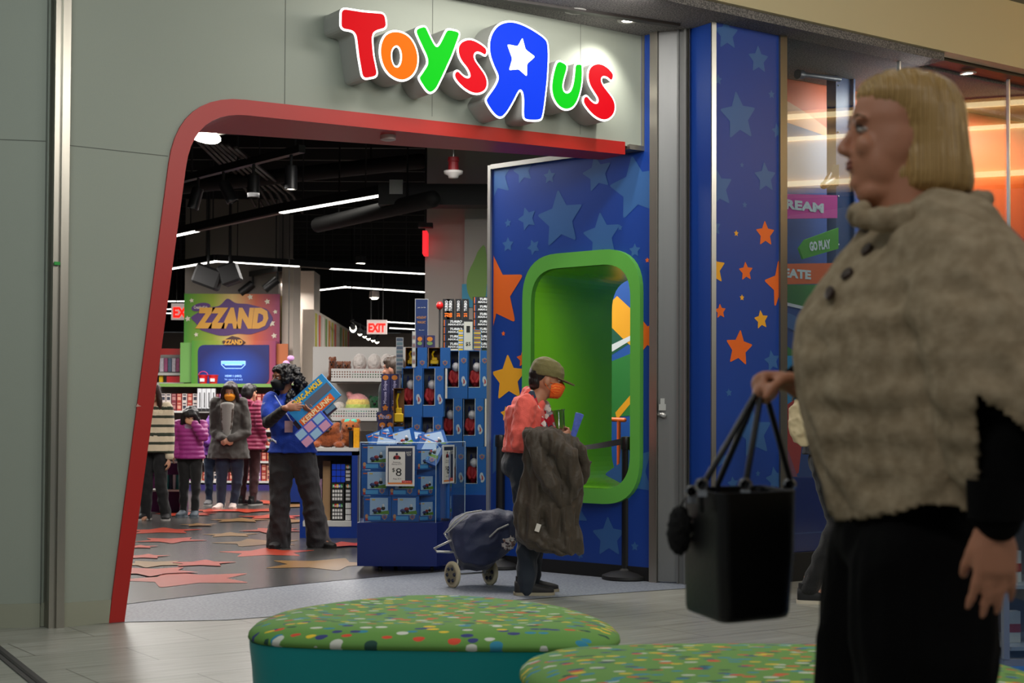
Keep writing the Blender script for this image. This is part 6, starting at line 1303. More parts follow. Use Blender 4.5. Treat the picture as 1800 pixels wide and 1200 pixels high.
# red book row on a far white shelf
t = thing('shelf_unit', 'far white shelf with red boxes left of the plush bears', 'shelf unit', (W(560, 660, 19).x, 19, 0)); m = MB(); a, b = W(551, 662, 19), W(582, 656, 19); m.box(((a.x+b.x)/2, 19.2, (a.z+b.z)/2), (b.x-a.x, .4, b.z-a.z)); m.box(((a.x+b.x)/2, 19.38, a.z/2), (b.x-a.x, .04, a.z)); m.build('shelf', gw, t)
for i in range(4):
    a, b = W(552+i*5, 656, 19.05), W(556+i*5, 627, 19.05); m = MB(); m.box(((a.x+b.x)/2, 19.12, (a.z+b.z)/2+.003), (b.x-a.x, .1, b.z-a.z)); tag(m.build('game_box', mat('spine_red', (176, 44, 40), .5)), 'upright red box on the far white shelf', 'game box', 'red boxes on the far white shelf')
# ---- far toy wall
Ys = 22.7
def zs_(py, Y=Ys): return W(400, py, Y).z
def xs_(px, Y=Ys): return W(px, 730, Y).x
su = thing('shelf_unit', 'long white shelving along the far wall filled with small toys below the television', 'shelf unit', (xs_(390), Ys, 0)); m = MB()
m.box(((xs_(270)+xs_(520))/2, Ys+.52, zs_(674)/2), (xs_(520)-xs_(270), .04, zs_(674))); m.build('back_panel', mat('pegboard', (128, 112, 108), .7), su)
levels = [722, 755, 783, 810, 845]
for y in levels: m = MB(); m.box(((xs_(270)+xs_(520))/2, Ys+.26, zs_(y)-.015), (xs_(520)-xs_(270), .5, .03)); m.build('shelf', gw, su)
m = MB(); m.box(((xs_(270)+xs_(520))/2, Ys+.26, (zs_(847))/2-.02), (xs_(520)-xs_(270), .46, zs_(847)-.04)); m.build('plinth', mat('plinth_purple', (52, 40, 110), .5), su)
m = MB(); m.box(((xs_(270)+xs_(520))/2, Ys+.26, zs_(677)), (xs_(520)-xs_(270), .52, .05)); m.build('top_board', mat('board_green', (110, 150, 70), .5), su)
pals = [[(170, 70, 60), (190, 120, 90), (150, 60, 70), (200, 150, 130)], [(196, 110, 90), (170, 90, 150), (210, 170, 150), (150, 60, 60)]]
protos = []
for k, (c1, c2) in enumerate([((160, 48, 40), (206, 150, 130)), ((206, 150, 120), (120, 50, 60)), ((120, 40, 52), (170, 120, 116)), ((210, 196, 190), (40, 44, 60)), ((176, 66, 50), (206, 150, 80)), ((150, 90, 150), (220, 200, 210))]):
    t = thing('toy_pack', 'x', 'toy pack'); fr = Fr((-.035, 0), (1, 0)); m = MB(); m.prism([rect(0, 0, .07, .13)], fr, 0, .06); m.build('carton', mat('small_pack_%d' % k, c1, .5), t); m = MB(); m.prism([rect(.01, .03, .06, .08)], fr, -.002); m.prism([rect(.01, .1, .06, .12)], fr, -.002); m.build('picture', mat('small_pic_%d' % k, c2, .5, noise_amt=.6, nscale=60), t); protos.append([t, True])
rown = {722: 'the top shelf', 755: 'the second shelf', 783: 'the third shelf', 810: 'the fourth shelf', 845: 'the bottom shelf'}
kn = ['orange red', 'tan', 'maroon', 'pale grey', 'terracotta', 'violet']
random.seed(11)
for y in levels:
    x = xs_(285); tops = 2 if y in (722,) else 1
    while x < xs_(512):
        k = random.choice([0, 0, 1, 2, 4, 4, 5] if x > xs_(400) else [1, 2, 2, 3, 5, 0])
        for tt in range(tops if y != 845 else 2 if x > xs_(430) else 1):
            M_ = TR(x, Ys+.06, zs_(y)+.001+tt*.132, random.uniform(-.06, .06), 1.0); lab = 'small %s toy pack with picture, on %s of the far shelving' % (kn[k], rown[y]); grp = '%s toy packs on %s' % (kn[k], rown[y])
            if protos[k][1]: protos[k][1] = False; protos[k][0].matrix_basis = M_; protos[k][0]['label'] = lab; protos[k][0]['group'] = grp
            else: ctree(protos[k][0], M_, lab, grp)
        x += .082
for i in range(4):
    a = W(347+i*8, 708, Ys-.02); fr = Fr((a.x, Ys-.02), (1, 0)); fr.p.z = zs_(722)+.001; t = thing('toy_box', 'white boxed toy with black stripe on the top shelf below the red buckets', 'toy box', (a.x, Ys-.02, fr.p.z), group='white boxes with black stripe'); m = MB(); m.prism([rect(0, 0, .062, .34)], fr, 0, .06); m.mat(1).prism([rect(.03, .05, .045, .28)], fr, -.002); m.prism([rect(0, .0, .062, .035)], fr, -.002); m.build('carton', [cwh, black], t)
for cx, hd, lab in [(357, True, 'red bucket with raised handle on top of the far shelving'), (375, False, 'red bucket without visible handle on top of the far shelving')]:
    a = W(cx, 677, Ys+.1); z0 = zs_(677)+.026; t = thing('bucket', lab, 'bucket', (a.x, Ys+.1, z0)); m = MB(); m.lathe((a.x, Ys+.1, z0), [(0, 0), (.058, 0), (.072, .12), (.078, .125), (.078, .135), (.066, .132), (.054, .01), (0, .01)], 20); m.build('pail', mat('bucket_red', (200, 26, 34), .4), t, smooth=True, thr=40)
    m = MB(); fr = Fr((a.x-.035, Ys+.1-.075), (1, 0)); fr.p.z = z0+.03; m.prism([rect(0, 0, .07, .05)], fr, 0, .004); m.build('label_patch', cwh, t)
    if hd: m = MB(); m.tube([(a.x+cos(t_)*.074, Ys+.1, z0+.12+sin(t_)*.07) for t_ in [pi*k/8 for k in range(9)]], .005, 6); m.build('handle', mat('bucket_pink', (220, 60, 110), .4), t, smooth=True)
# shelf far left behind jamb
t = thing('shelf_unit', 'white shelf with boxed dolls seen between the red jamb and the ZZAND column', 'shelf unit', (W(300, 670, 24).x, 24, 0)); a, b = W(270, 672, 24), W(327, 612, 24)
m = MB(); m.box(((a.x+b.x)/2, 24.4, b.z/2), (b.x-a.x, .05, b.z)); m.build('back_panel', gw, t)
for y in (655, 672): m = MB(); m.box(((a.x+b.x)/2, 24.2, W(300, y, 24).z-.02), (b.x-a.x, .4, .04)); m.build('shelf', gw, t)
m = MB(); m.box(((a.x+b.x)/2, 24.0, W(300, 618, 24).z), (b.x-a.x, .04, .1)); m.build('header_board', red, t)
for i in range(6):
    c = W(284+i*7, 654, 24.05); m = MB(); m.box((c.x, 24.1, c.z+.12), (.055, .08, .22)); tag(m.build('toy_box', mat('doll_box_%d' % (i % 3), [(190, 180, 190), (150, 70, 110), (80, 96, 120)][i % 3], .5, noise_amt=.5, nscale=30)), 'boxed doll on the white shelf between jamb and column', 'toy box', 'boxed dolls by the jamb')
c = W(281, 672, 24.0); m = MB(); m.box((c.x, 24.1, c.z+.07), (.06, .06, .13)); tag(m.build('toy_box', yel), 'small yellow box on the far shelf next to the red jamb', 'toy box')
c = W(305, 672, 23.95); m = MB(); m.box((c.x, 24.08, c.z+.052), (.26, .1, .10)); tag(m.build('toy_box', mat('bucket_red', (200, 26, 34))), 'flat red box on the lower shelf between jamb and column', 'toy box')
# purple end unit
Yp = 17.4; t = thing('end_rack', 'purple end rack of hanging toys behind the striped sweater and the child', 'rack', (W(300, 900, Yp).x, Yp, 0)); a, b = W(255, 900, Yp), W(322, 738, Yp)
m = MB(); m.box(((a.x+b.x)/2, Yp+.3, b.z/2), (b.x-a.x, .04, b.z)); m.box((b.x-.02, Yp+.15, b.z/2), (.03, .3, b.z)); m.build('panel', mat('rack_purple', (104, 20, 92), .5), t)
for y in (770, 812, 862): m = MB(); m.box(((a.x+b.x)/2, Yp+.14, W(300, y, Yp).z), (b.x-a.x, .3, .02)); m.build('shelf', gw, t)
for r_i, y in enumerate((770, 812, 862)):
    for i in range(6):
        c = W(287+i*6, y, Yp+.05); m = MB(); m.box((c.x, Yp+.1, c.z+.10), (.03, .04, .17)); tag(m.build('toy_pack', mat('hang_%d' % (i % 3), [(200, 190, 196), (40, 120, 120), (40, 40, 60)][i % 3], .5)), 'slim packaged toy on the %s shelf of the purple end rack' % ['upper', 'middle', 'lower'][r_i], 'toy pack', 'packs on the %s shelf of the purple rack' % ['upper', 'middle', 'lower'][r_i])
# blue table behind the employee
Yq = 19.1; t = thing('display_table', 'low blue display table behind the legs of the person in the blue polo', 'table', (W(545, 888, Yq).x, Yq, 0)); a, b = W(503, 882, Yq), W(600, 838, Yq)
m = MB(); m.box(((a.x+b.x)/2, Yq+.4, (a.z+b.z)/2), (b.x-a.x, .8, b.z-a.z)); m.build('body', mat('table_blue', (10, 52, 140)), t); m = MB(); m.box(((a.x+b.x)/2, Yq+.4, a.z/2), (b.x-a.x-.1, .7, a.z)); m.build('plinth', black, t)
m = MB(); c = W(512, 838, Yq+.2); m.box((c.x+.1, Yq+.3, b.z+.06), (.3, .2, .12)); tag(m.build('toy_box', mat('bucket_red', (200, 26, 34))), 'red box on the low blue table behind the person in the blue polo', 'toy box')
# hanging pink plush by the pale column
c = W(507, 645, 20); t = thing('clip_strip', 'pink and lilac toys hanging in a strip beside the curly hair', 'toy strip', c); m = MB()
for i in range(5): m.ellip(c+V((.03*(-1)**i, 0, .12-.07*i)), (.05, .04, .04), None, 10, 6)
m.build('toys', fur('pinklilac', (180, 130, 180)), t, smooth=True); m = MB(); m.tube([c+V((0, 0, .15)), V((c.x, c.y, 4.9))], .006, 5, False); m.build('cord', dgrey, t)

# ---- belt barrier
def stanchion(px, py, lab, Y=None):
    c = G(px, py); t = thing('belt_post', lab, 'barrier post', (c.x, c.y, 0)); m = MB(); m.lathe((c.x, c.y, 0), [(0, 0), (.172, 0), (.178, .012), (.175, .03), (.12, .052), (.05, .066), (.04, .08), (0, .085)], 40); m.build('base', mat('rubber_black', (18, 18, 19), .55), t, smooth=True, thr=35)
    m = MB(); m.lathe((c.x, c.y, .07), [(.0, 0), (.034, 0), (.034, .90), (0, .90)], 24); m.build('pole', mat('post_black', (20, 20, 21), .35), t, smooth=True, thr=35)
    m = MB(); m.lathe((c.x, c.y, .93), [(0, 0), (.040, 0), (.042, .01), (.042, .075), (.038, .09), (0, .095)], 24); m.build('belt_head', mat('post_black', (20, 20, 21)), t, smooth=True, thr=35); return c, t
c1, s1 = stanchion(1101, 1018, 'black belt barrier post standing before the green window'); c2, s2 = stanchion(879, 999, 'black belt barrier post half hidden behind the coral hoodie')
m = MB(); a, b = V((c1.x-.04, c1.y, .985)), V((c2.x+.04, c2.y, .975)); N_ = 14; vs = []
for i in range(N_+1):
    k = i/N_; q = a.lerp(b, k)-Z*.055*sin(pi*k); tw = .9*sin(pi*k)*1.0; vs.append(q+V((0, sin(tw)*.022, cos(tw)*.022))); vs.append(q-V((0, sin(tw)*.022, cos(tw)*.022)))
nv = len(vs); vs += [q+V((0, .002, 0)) for q in vs]
m.add(vs, [(2*i, 2*i+2, 2*i+3, 2*i+1) for i in range(N_)]+[(nv+2*i+1, nv+2*i+3, nv+2*i+2, nv+2*i) for i in range(N_)]+[(2*i+1, 2*i+3, nv+2*i+3, nv+2*i+1) for i in range(N_)]+[(2*i, nv+2*i, nv+2*i+2, 2*i+2) for i in range(N_)]); tag(m.build('barrier_belt', mat('belt_black', (26, 26, 30), .6), smooth=True, thr=40), 'black twisted webbing belt stretched between the two barrier posts', 'belt')

# ---- shopping trolley bag
w1c, w2c = G(795, 1033), G(861, 1028); ax = (w2c-w1c); axd = ax.normalized(); rW = .09
tr = thing('shopping_trolley', 'navy fabric shopping trolley with cream tyred wheels leaning behind the shopper', 'trolley', ((w1c+w2c)/2)); wy = V((-axd.y, axd.x, 0))
Rq = V((0, 0, 1)).rotation_difference(axd).to_matrix()
for c, sgn in ((w1c, -1), (w2c, 1)):
    cc = c+Z*rW; m = MB(); m.lathe(cc-axd*.012, [(.068, 0), (.082, .0), (.09, .006), (.09, .02), (.082, .026), (.068, .026), (.068, 0)], 36, Rq); wh = m.build('tyre', mat('tyre_cream', (190, 180, 150), .6), tr, smooth=True, thr=50)
    m = MB(); m.lathe(cc-axd*.008, [(0, 0), (.02, -.004), (.03, .0), (.068, .002), (.068, .018), (0, .02)], 30, Rq)
    for k in range(6):
        q = Rq @ V((cos(k*pi/3)*.045, sin(k*pi/3)*.045, .0)); m.ellip(cc-axd*.010+q, (.014, .014, .014))
    m.build('hub', mat('hub_navy', (20, 26, 48), .5), tr, smooth=True, thr=50)
m = MB(); a, b = w1c+Z*rW, w2c+Z*rW; m.tube([a, b], .006, 8); mid = (a+b)/2
m.build('axle', alum, tr, smooth=True)
def TP(px, py, dy=0): return W(px, py, (w1c.y+w2c.y)/2+dy)
m = MB(); m.tube([TP(836, 968, .05), TP(790, 970, .0), TP(768, 969, -.02), TP(763, 964, -.03), TP(790, 951, -.06), TP(800, 946, -.06)], .008, 8); m.tube([TP(838, 1002), TP(812, 985, .02), TP(790, 950, .02), TP(783, 940, 0)], .008, 8); m.tube([w2c+Z*rW-axd*.04, TP(862, 975, .1)], .009, 8); m.tube([w1c+Z*rW+axd*.04, TP(805, 985, -.05)], .009, 8); m.build('frame', alum, tr, smooth=True)
m = MB()
def CS(pts_, th_): 
    return m
sec = [(790, 922, 952, .09), (800, 908, 978, .13), (815, 903, 998, .155), (835, 899, 1002, .165), (855, 896, 1000, .165), (875, 895, 985, .16), (895, 897, 968, .14), (908, 905, 950, .09)]
rings = []
for px_, y0_, y1_, th_ in sec:
    ring = []
    for j in range(24):
        t_ = 2*pi*j/24; s_ = lambda v: (abs(v)**.7)*(1 if v > 0 else -1); ring.append(TP(px_, (y0_+y1_)/2-(y1_-y0_)/2*s_(sin(t_)), th_*s_(cos(t_))))
    rings.append(ring)
m.rings(rings); I_ = tr.matrix_basis.inverted(); m.v = [I_ @ q for q in m.v]
remesh(m, 'fabric_bag', mat('bag_navy', (34, 42, 74), .6, noise_amt=.12, bump=.2, bscale=90, sheen=.2), tr, .008, 4, folds(.022, 7, 7, 7, 3, .006))
m = MB(); m.tube([TP(781, 938, -.14), TP(800, 915, -.165), TP(820, 901, -.165), TP(846, 897, -.15)], .006, 8); m.tube([TP(786, 936, -.15), TP(806, 918, -.17), TP(822, 906, -.17)], .004, 8); m.tube([TP(861, 943, -.185), TP(875, 930, -.185), TP(893, 922, -.175)], .006, 8); m.build('zip_piping', mat('piping_grey', (170, 170, 166), .6), tr, smooth=True)
m = MB(); m.ellip(TP(893, 953, -.12), (.045, .05, .05)); o = m; o.v = [I_ @ q for q in o.v]; remesh(o, 'stuffed_newspaper', ramp_mat('newsprint', 'VOR', 60, [(0, (190, 180, 176)), (.5, (120, 90, 84)), (.7, (206, 200, 196)), (.85, (70, 60, 70))], .8), tr, .006, 1, folds(.02, 30, 30, 30))
# ------------------------------------------------------------------ behind the right-hand window
FWI = Fr(FW.p, uw); win_l = .02
def wp(px, py, d): return FWI.px(px, py, d)
gl = glass_mat('shop_glass', (236, 242, 244), 1.5, 1.9)
m = MB(); m.prism([rect(.03, .2, 1.86, SOF+.1)], FWI, .01, .018); struct('window_2', m, gl)
m = MB(); m.prism([rect(1.87, .2, 3.1, SOF+.1)], FWI, .01, .018); struct('window_3', m, gl)
m = MB(); m.prism([rect(3.11, .2, 6.5, SOF+.1)], FWI, .01, .018); struct('window_4', m, gl)
m = MB()
for px_ in (1582, 1774): a, _ = wp(px_, 200, 0); m.prism([rect(a-.008, .2, a+.008, SOF+.04)], FWI, -.004, .022)
struct('trim_9', m, alum)
m = MB(); m.prism([rect(.03, 0, 6.5, .2)], FWI, -.03, .06); struct('baseboard_window', m, black)
m = MB(); m.prism([rect(.03, .2, 6.5, .74)], FWI, .024, .03); m.mat(1).prism([[(.03, .33), (6.5, .33), (6.5, .338), (.03, .338)]], FWI, .02); struct('trim_window_film', m, [mat('film_blue', (10, 36, 120), .4), mat('film_line', (60, 90, 150), .4)])
m = MB(); q = [FWI.w(0, 0, .1), FWI.w(7, 0, .1), FWI.w(7, 0, 3.6), FWI.w(0, 0, 3.6)]; m.plan([(p.x, p.y) for p in q], SOF+.02, SOF+.08); struct('ceiling_play_area', m, speck)
cy = mat('print_cyan2', (20, 140, 196), .5); pblue = mat('play_blue', (16, 60, 130), .5); pbl2 = mat('play_blue2', (60, 96, 150), .5); pgr = mat('play_green', (40, 120, 44), .5); por = mat('play_orange', (206, 84, 26), .5); prd = mat('play_red', (196, 42, 20), .5); pmg = mat('play_magenta', (190, 60, 150), .45); pgy = mat('play_grey', (120, 128, 150), .6); plw = mat('play_white', (206, 212, 220), .5)
D0 = .98; m = MB()
def wpoly(pts, mi, d): m.mat(mi).prism([[wp(*p, d) for p in pts]], FWI, d)
m.mat(0).prism([[wp(1340, 1000, D0), wp(1990, 1000, D0), wp(1990, 100, D0), wp(1340, 60, D0)]], FWI, D0, D0+.1)
wpoly([(1340, 60), (1560, 90), (1990, 160), (1990, 420), (1700, 330), (1560, 300), (1470, 240), (1340, 200)], 1, D0-.002)
wpoly([(1340, 200), (1470, 245), (1500, 330), (1340, 330)], 2, D0-.003)
wpoly([(1340, 150), (1420, 200), (1500, 260), (1470, 245), (1340, 200)], 3, D0-.004)
wpoly([(1660, 360), (1990, 380), (1990, 800), (1640, 800)], 4, D0-.003)
wpoly([(1700, 330), (1990, 300), (1990, 440), (1800, 420)], 1, D0-.004)
wpoly([(1370, 500), (1500, 500), (1500, 545), (1440, 545), (1370, 528)], 5, D0-.003)
wpoly([(1370, 528), (1440, 545), (1500, 550), (1500, 555), (1440, 550), (1370, 534)], 6, D0-.004)
q = wp(1375, 640, D0); rr_ = .42; m.mat(7).prism([ell(q[0], q[1], rr_, rr_, 40), ell(q[0], q[1], rr_*.72, rr_*.72, 40)], FWI, D0-.0045)
wpoly([(1370, 600), (1410, 625), (1440, 650), (1370, 650)], 5, D0-.005); wpoly([(1370, 625), (1500, 625), (1500, 720), (1370, 720)], 8, D0-.006)
wpoly([(1370, 720), (1400, 700), (1412, 760), (1404, 830), (1370, 860)], 4, D0-.007); wpoly([(1370, 760), (1385, 790), (1410, 860), (1370, 880)], 9, D0-.008)
struct('wall_play_area', m, [pblue, por, pgy, mat('play_peach', (206, 150, 110), .5), prd, pgr, plw, pbl2, cy, mat('play_pink', (150, 70, 90), .5)])
# blue post with boards
dp = .62; t = thing('play_mast', 'blue steel post with bolts and grey arm inside the right shop window', 'post', FWI.w(wp(1486, 700, dp)[0], 0, dp))
x0, x1 = wp(1470, 400, dp)[0], wp(1504, 400, dp)[0]; zt = wp(1486, 116, dp)[1]; m = MB(); m.prism([rect(x0, 0.02, x0+.02, zt), ], FWI, dp, dp+.1); m.prism([rect(x1-.02, 0.02, x1, zt)], FWI, dp, dp+.1); m.prism([rect(x0+.02, .02, x1-.02, zt)], FWI, dp+.03, dp+.07); m.build('column', mat('post_blue', (30, 62, 110), .4), t)
m = MB(); a = FWI.w(*wp(1408, 131, dp-.02), dp-.02); b = FWI.w(*wp(1475, 139, dp), dp); m.tube([a, b], .022, 12); d_ = (a-b).normalized(); m.tube([a-d_*.01, a+d_*.04], .038, 16, False); m.build('arm', mat('arm_grey', (64, 70, 84), .4), t, smooth=True, thr=40)
m = MB(); a = FWI.w(*wp(1448, 326, dp-.05), dp-.05); b = FWI.w(*wp(1470, 312, dp), dp); m.tube([a, b], .03, 10); m.tube([a+Z*.0, a+Z*.06+(b-a)*.5], .02, 8); m.box(FWI.w(*wp(1468, 308, dp-.02), dp-.02), (.05, .05, .16)); m.build('bracket', mat('bracket_navy', (26, 40, 66), .4), t, smooth=True, thr=40)
for py_ in (130, 150, 232, 310, 345, 430):
    m = MB(); m.ellip(FWI.w(*wp(1474, py_, dp-.004), dp-.004), (.007, .007, .007), None, 8, 6); m.build('bolt', alum, t)
def board(name, lab, pts, mats, txt, tp, th_, w_, rot=0):
    t = thing(name, lab, 'sign board', FWI.w(*wp(*pts[0], dp-.05), dp-.05)); m = MB(); P_ = [wp(*p, dp-.05) for p in pts]; m.prism([P_], FWI, dp-.05, dp-.03); m.build('board', mats[0], t)
    m = MB(); c = wp(*tp, dp-.05); m.text(txt, FWI, c[0], c[1], th_, dp-.053, w=w_, bold=.05, rot=rot); m.build('lettering', mats[1], t); return t
m_l = mat('board_letters', (186, 200, 206), .5)
sc_ = abs(wp(1400, 400, dp)[0]-wp(1401, 400, dp)[0])
t = board('sign_board', 'magenta board reading DREAM on the blue post', [(1350, 385), (1472, 383), (1472, 343), (1350, 340)], [pmg, m_l], 'DREAM', (1404, 361), .075, sc_*88)
t = board('sign_board', 'green arrow board reading GO PLAY on the blue post', [(1412, 455), (1474, 437), (1474, 400), (1416, 421), (1405, 436)], [mat('board_green2', (56, 140, 30), .5), m_l], 'GO PLAY', (1441, 431), .075, sc_*38, rot=.16)
t = board('sign_board', 'orange board reading CREATE on the blue post', [(1350, 500), (1466, 498), (1472, 462), (1350, 464)], [mat('board_orange', (200, 86, 28), .5), m_l], 'CREATE', (1387, 480), .072, sc_*76)
c = G(1457, 84, SOF+.02); 
for px_, py_, on, lab in [(1457, 85, True, 'lit round downlight behind the left end of the shop window'), (1484, 102, False, 'unlit round downlight behind the shop window above the blue post'), (1702, 128, True, 'lit round downlight behind the shop window above the blond hair')]:
    c = downlight(px_, py_, SOF+.02, lab, on, .05)
area('play_area_light', tuple(FWI.w(1.95, SOF-.1, .5)), tuple(FWI.w(1.0, 1.6, .95)), 1.6, .3, 45, (1, .95, .9)); area('play_area_light', tuple(FWI.w(3.2, SOF-.1, .45)), tuple(FWI.w(3.2, 1.6, .95)), 1.6, .3, 45, (1, .93, .85))
# lit bulkhead across the mall (seen only as reflection in the glass)
m = MB(); m.box((7.4, 9.6, 4.0), (.3, 7.6, .9)); struct('wall_mall_bulkhead', m, mat('bulkhead_cream', (226, 200, 150), .6))
for z_, h_, e_ in ((4.38, .05, 7), (4.14, .04, 9), (3.66, .05, 8)):
    m = MB(); m.box((7.22, 9.6, z_), (.05, 7.4, h_)); o = m.build('cove_light', mat('cove_%d' % e_, (255, 226, 170), emit=e_*.7)); tag(o, 'warm linear cove light on the cream bulkhead across the mall, %s line' % {7: 'upper', 9: 'middle', 8: 'lower'}[e_], 'light')
m = MB(); m.box((7.235, 9.6, 3.9), (.02, 7.4, .44)); tag(m.build('reflection_glow_panel', mat('reflection_glow_cream', (240, 205, 150), emit=2.4)), 'backlit cream panel between the cove lights across the mall', 'light')  # made-up glowing surface that strengthens the cream band reflected in the glass
# kiosk at the right edge
ko = G(1765, 1172); kx, ky = ko.x, ko.y; fr = Fr((kx, ky), (1, .12)); t = thing('showcase', 'grey aluminium framed glass showcase with shelves at the right edge', 'showcase', (kx, ky, 0))
kf = mat('kiosk_frame', (128, 136, 150), .4, .6); m = MB()
for a0 in (0, 1.0): m.prism([rect(a0, 0.03, a0+.028, 1.15)], fr, 0, .03); m.prism([rect(a0, .03, a0+.028, 1.15)], fr, .5, .53)
m.prism([rect(0, .0, 1.03, .035)], fr, 0, .53); m.prism([rect(0, 1.12, 1.03, 1.15)], fr, 0, .53); m.build('frame', kf, t)
for z_ in (.07, .36, .70): m = MB(); m.prism([rect(.05, z_, .99, z_+.018)], fr, .03, .5); m.build('shelf', mat('kiosk_shelf', (150, 154, 164), .4), t)
m = MB(); m.prism([rect(.03, .04, 1.0, 1.12)], fr, .5, .505); m.build('back_panel', mat('kiosk_back', (110, 106, 116), .6), t)
m = MB(); m.prism([rect(.03, .04, 1.0, 1.12)], fr, .01, .015); m.build('glass_pane', gl, t)
for a0, z_, lab in ((.085, .089, 'small red and white box on the lowest shelf of the showcase'), (.09, .379, 'small white box on the middle shelf of the showcase')):
    m = MB(); m.prism([rect(a0, z_, a0+.07, z_+.15)], fr, .15, .2); m.mat(1).prism([rect(a0, z_+.05, a0+.07, z_+.09)], fr, .148); tag(m.build('product_box', [mat('kbox_white', (190, 186, 184), .5), mat('kbox_red', (150, 40, 40), .5)]), lab, 'box')
m = MB(); q = [G(1640, 1160), G(1900, 1146)]; m.add([V((q[0].x, q[0].y, .003)), V((q[1].x+1, q[1].y+.1, .003)), V((q[1].x+1, 2, .003)), V((1.9, 3.0, .003)), V((1.75, 6.3, .003))], [(0, 1, 2, 3, 4)]); struct('floor_blue_inlay', m, mat('inlay_blue', (16, 84, 150), .35))

# ------------------------------------------------------------------ ottomans
def fleck_mat():
    m = bpy.data.materials.new('fleck_fabric'); m.use_nodes = True; nt = m.node_tree; b = nt.nodes['Principled BSDF']; b.inputs['Roughness'].default_value = .85
    tc = nt.nodes.new('ShaderNodeTexCoord'); col = None; base = lin((98, 144, 66)); prev = None
    for i, (rot, sc_) in enumerate([(.4, 7.5), (1.9, 8.5), (2.8, 7)]):
        mp = nt.nodes.new('ShaderNodeMapping'); mp.inputs['Rotation'].default_value = (0, 0, rot); mp.inputs['Scale'].default_value = (1, 2.3, 1); mp.inputs['Location'].default_value = (i*3.3, i*1.7, 0); nt.links.new(tc.outputs['Object'], mp.inputs[0])
        v = nt.nodes.new('ShaderNodeTexVoronoi'); v.voronoi_dimensions = '2D'; v.inputs['Scale'].default_value = sc_; nt.links.new(mp.outputs[0], v.inputs['Vector'])
        lt = nt.nodes.new('ShaderNodeMath'); lt.operation = 'LESS_THAN'; lt.inputs[1].default_value = .15; nt.links.new(v.outputs['Distance'], lt.inputs[0])
        sp = nt.nodes.new('ShaderNodeSeparateColor'); nt.links.new(v.outputs['Color'], sp.inputs[0]); r = nt.nodes.new('ShaderNodeValToRGB'); r.color_ramp.interpolation = 'CONSTANT'
        st = [(0, (214, 74, 50)), (.2, (226, 190, 50)), (.36, (44, 130, 160)), (.55, (206, 206, 196)), (.72, (54, 60, 120)), (.88, (30, 70, 60))]
        while len(r.color_ramp.elements) < 6: r.color_ramp.elements.new(.5)
        for e, (p, c) in zip(r.color_ramp.elements, st): e.position = p; e.color = lin(c)
        nt.links.new(sp.outputs[0], r.inputs[0]); mx = nt.nodes.new('ShaderNodeMix'); mx.data_type = 'RGBA'; nt.links.new(lt.outputs[0], mx.inputs[0])
        if prev is None: mx.inputs[6].default_value = base
        else: nt.links.new(prev, mx.inputs[6])
        nt.links.new(r.outputs[0], mx.inputs[7]); prev = mx.outputs[2]
    nt.links.new(prev, b.inputs['Base Color']); return m
fleck = fleck_mat(); teal = mat('vinyl_teal', (0, 140, 142), .38, noise_amt=.05, nscale=3)
def ottoman(cx, cy, pts, lab, zr=.40, zt=.475):
    t = thing('ottoman', lab, 'ottoman', (cx, cy, 0)); P = smooth_loop(pts, 3); n = len(P)
    def ring(k, z, dz=0): return [V((cx+x*k, cy+y*k, z)) for x, y in P]
    m = MB(); m.rings([ring(.93, .03), ring(.955, .05), ring(.965, .12), ring(.985, .3), ring(1.0, zr-.02), ring(1.0, zr-.004), ring(.985, zr)]); m.build('side_cover', teal, t, smooth=True, thr=60)
    m = MB(); m.rings([ring(.99, zr-.004), ring(1.008, zr+.004), ring(1.004, zr+.018), ring(.975, zr+.036), ring(.90, zr+.054), ring(.75, zr+.067), ring(.5, zt-.004), ring(.25, zt), ring(.03, zt)]); m.build('cushion', fleck, t, smooth=True, thr=80)
    m = MB(); m.rings([ring(.8, 0), ring(.8, .03)]); m.build('plinth', black, t); return t
a1 = G(448, 1112, .405); a2 = G(1067, 1133, .405)
cx = (a1.x+a2.x)/2; hw = (a2.x-a1.x)/2*.985; cy = 5.36
ottoman(cx, cy, [(-hw*1.02, -.38), (-hw*.55, -.48), (0, -.50), (hw*.55, -.52), (hw*1.06, -.50), (hw*1.12, -.12), (hw*.85, .30), (hw*.35, .56), (-.1, .62), (-hw*.6, .44), (-hw*1.05, .05)], 'teal ottoman with flecked green cushion, the one left of the other', .40, .466)
a1 = G(908, 1178, .405)
ottoman(a1.x+.70, 4.22, [(-.70, .22), (-.66, -.12), (-.45, -.44), (0, -.60), (.5, -.52), (.78, -.2), (.80, .2), (.55, .46), (.1, .52), (-.35, .50), (-.62, .42)], 'teal ottoman with flecked green cushion, nearer one beside the black trousers')

# ------------------------------------------------------------------ woman in the foreground
Y0 = 2.72; s0 = Y0/F; x0 = W(1600, 730, Y0).x; r_ = thing('person', 'person with blond bob in beige knit poncho, seen large in profile walking left', 'person', (x0, Y0, 0), pi)
MRi = r_.matrix_basis.inverted()
def P3(px, py, Y=Y0): return MRi @ W(px, py, Y)
HSC = .97; hc = P3(1577, 236)
J = joints(1.78, pel=P3(1590, 900), waist=P3(1600, 790), chest=P3(1605, 620), neck=P3(1625, 400), head=hc, shR=P3(1640, 455, 2.92), elR=P3(1530, 690, 2.98), wrR=P3(1404, 672, 2.88), shL=P3(1680, 460, 2.50), elL=P3(1795, 720, 2.38), wrL=P3(1752, 915, 2.36),
    hipR=P3(1572, 975, 2.82), hipL=P3(1622, 985, 2.62), knR=P3(1535, 1290, 2.82), knL=P3(1625, 1300, 2.62), anR=V((P3(1430, 1600, 2.8).x, -.10, .10)), anL=V((P3(1735, 1600, 2.6).x, .10, .13)))
RH = headmat(radians(-2), radians(-2)); sk = skin('fair_fg', (198, 138, 108))
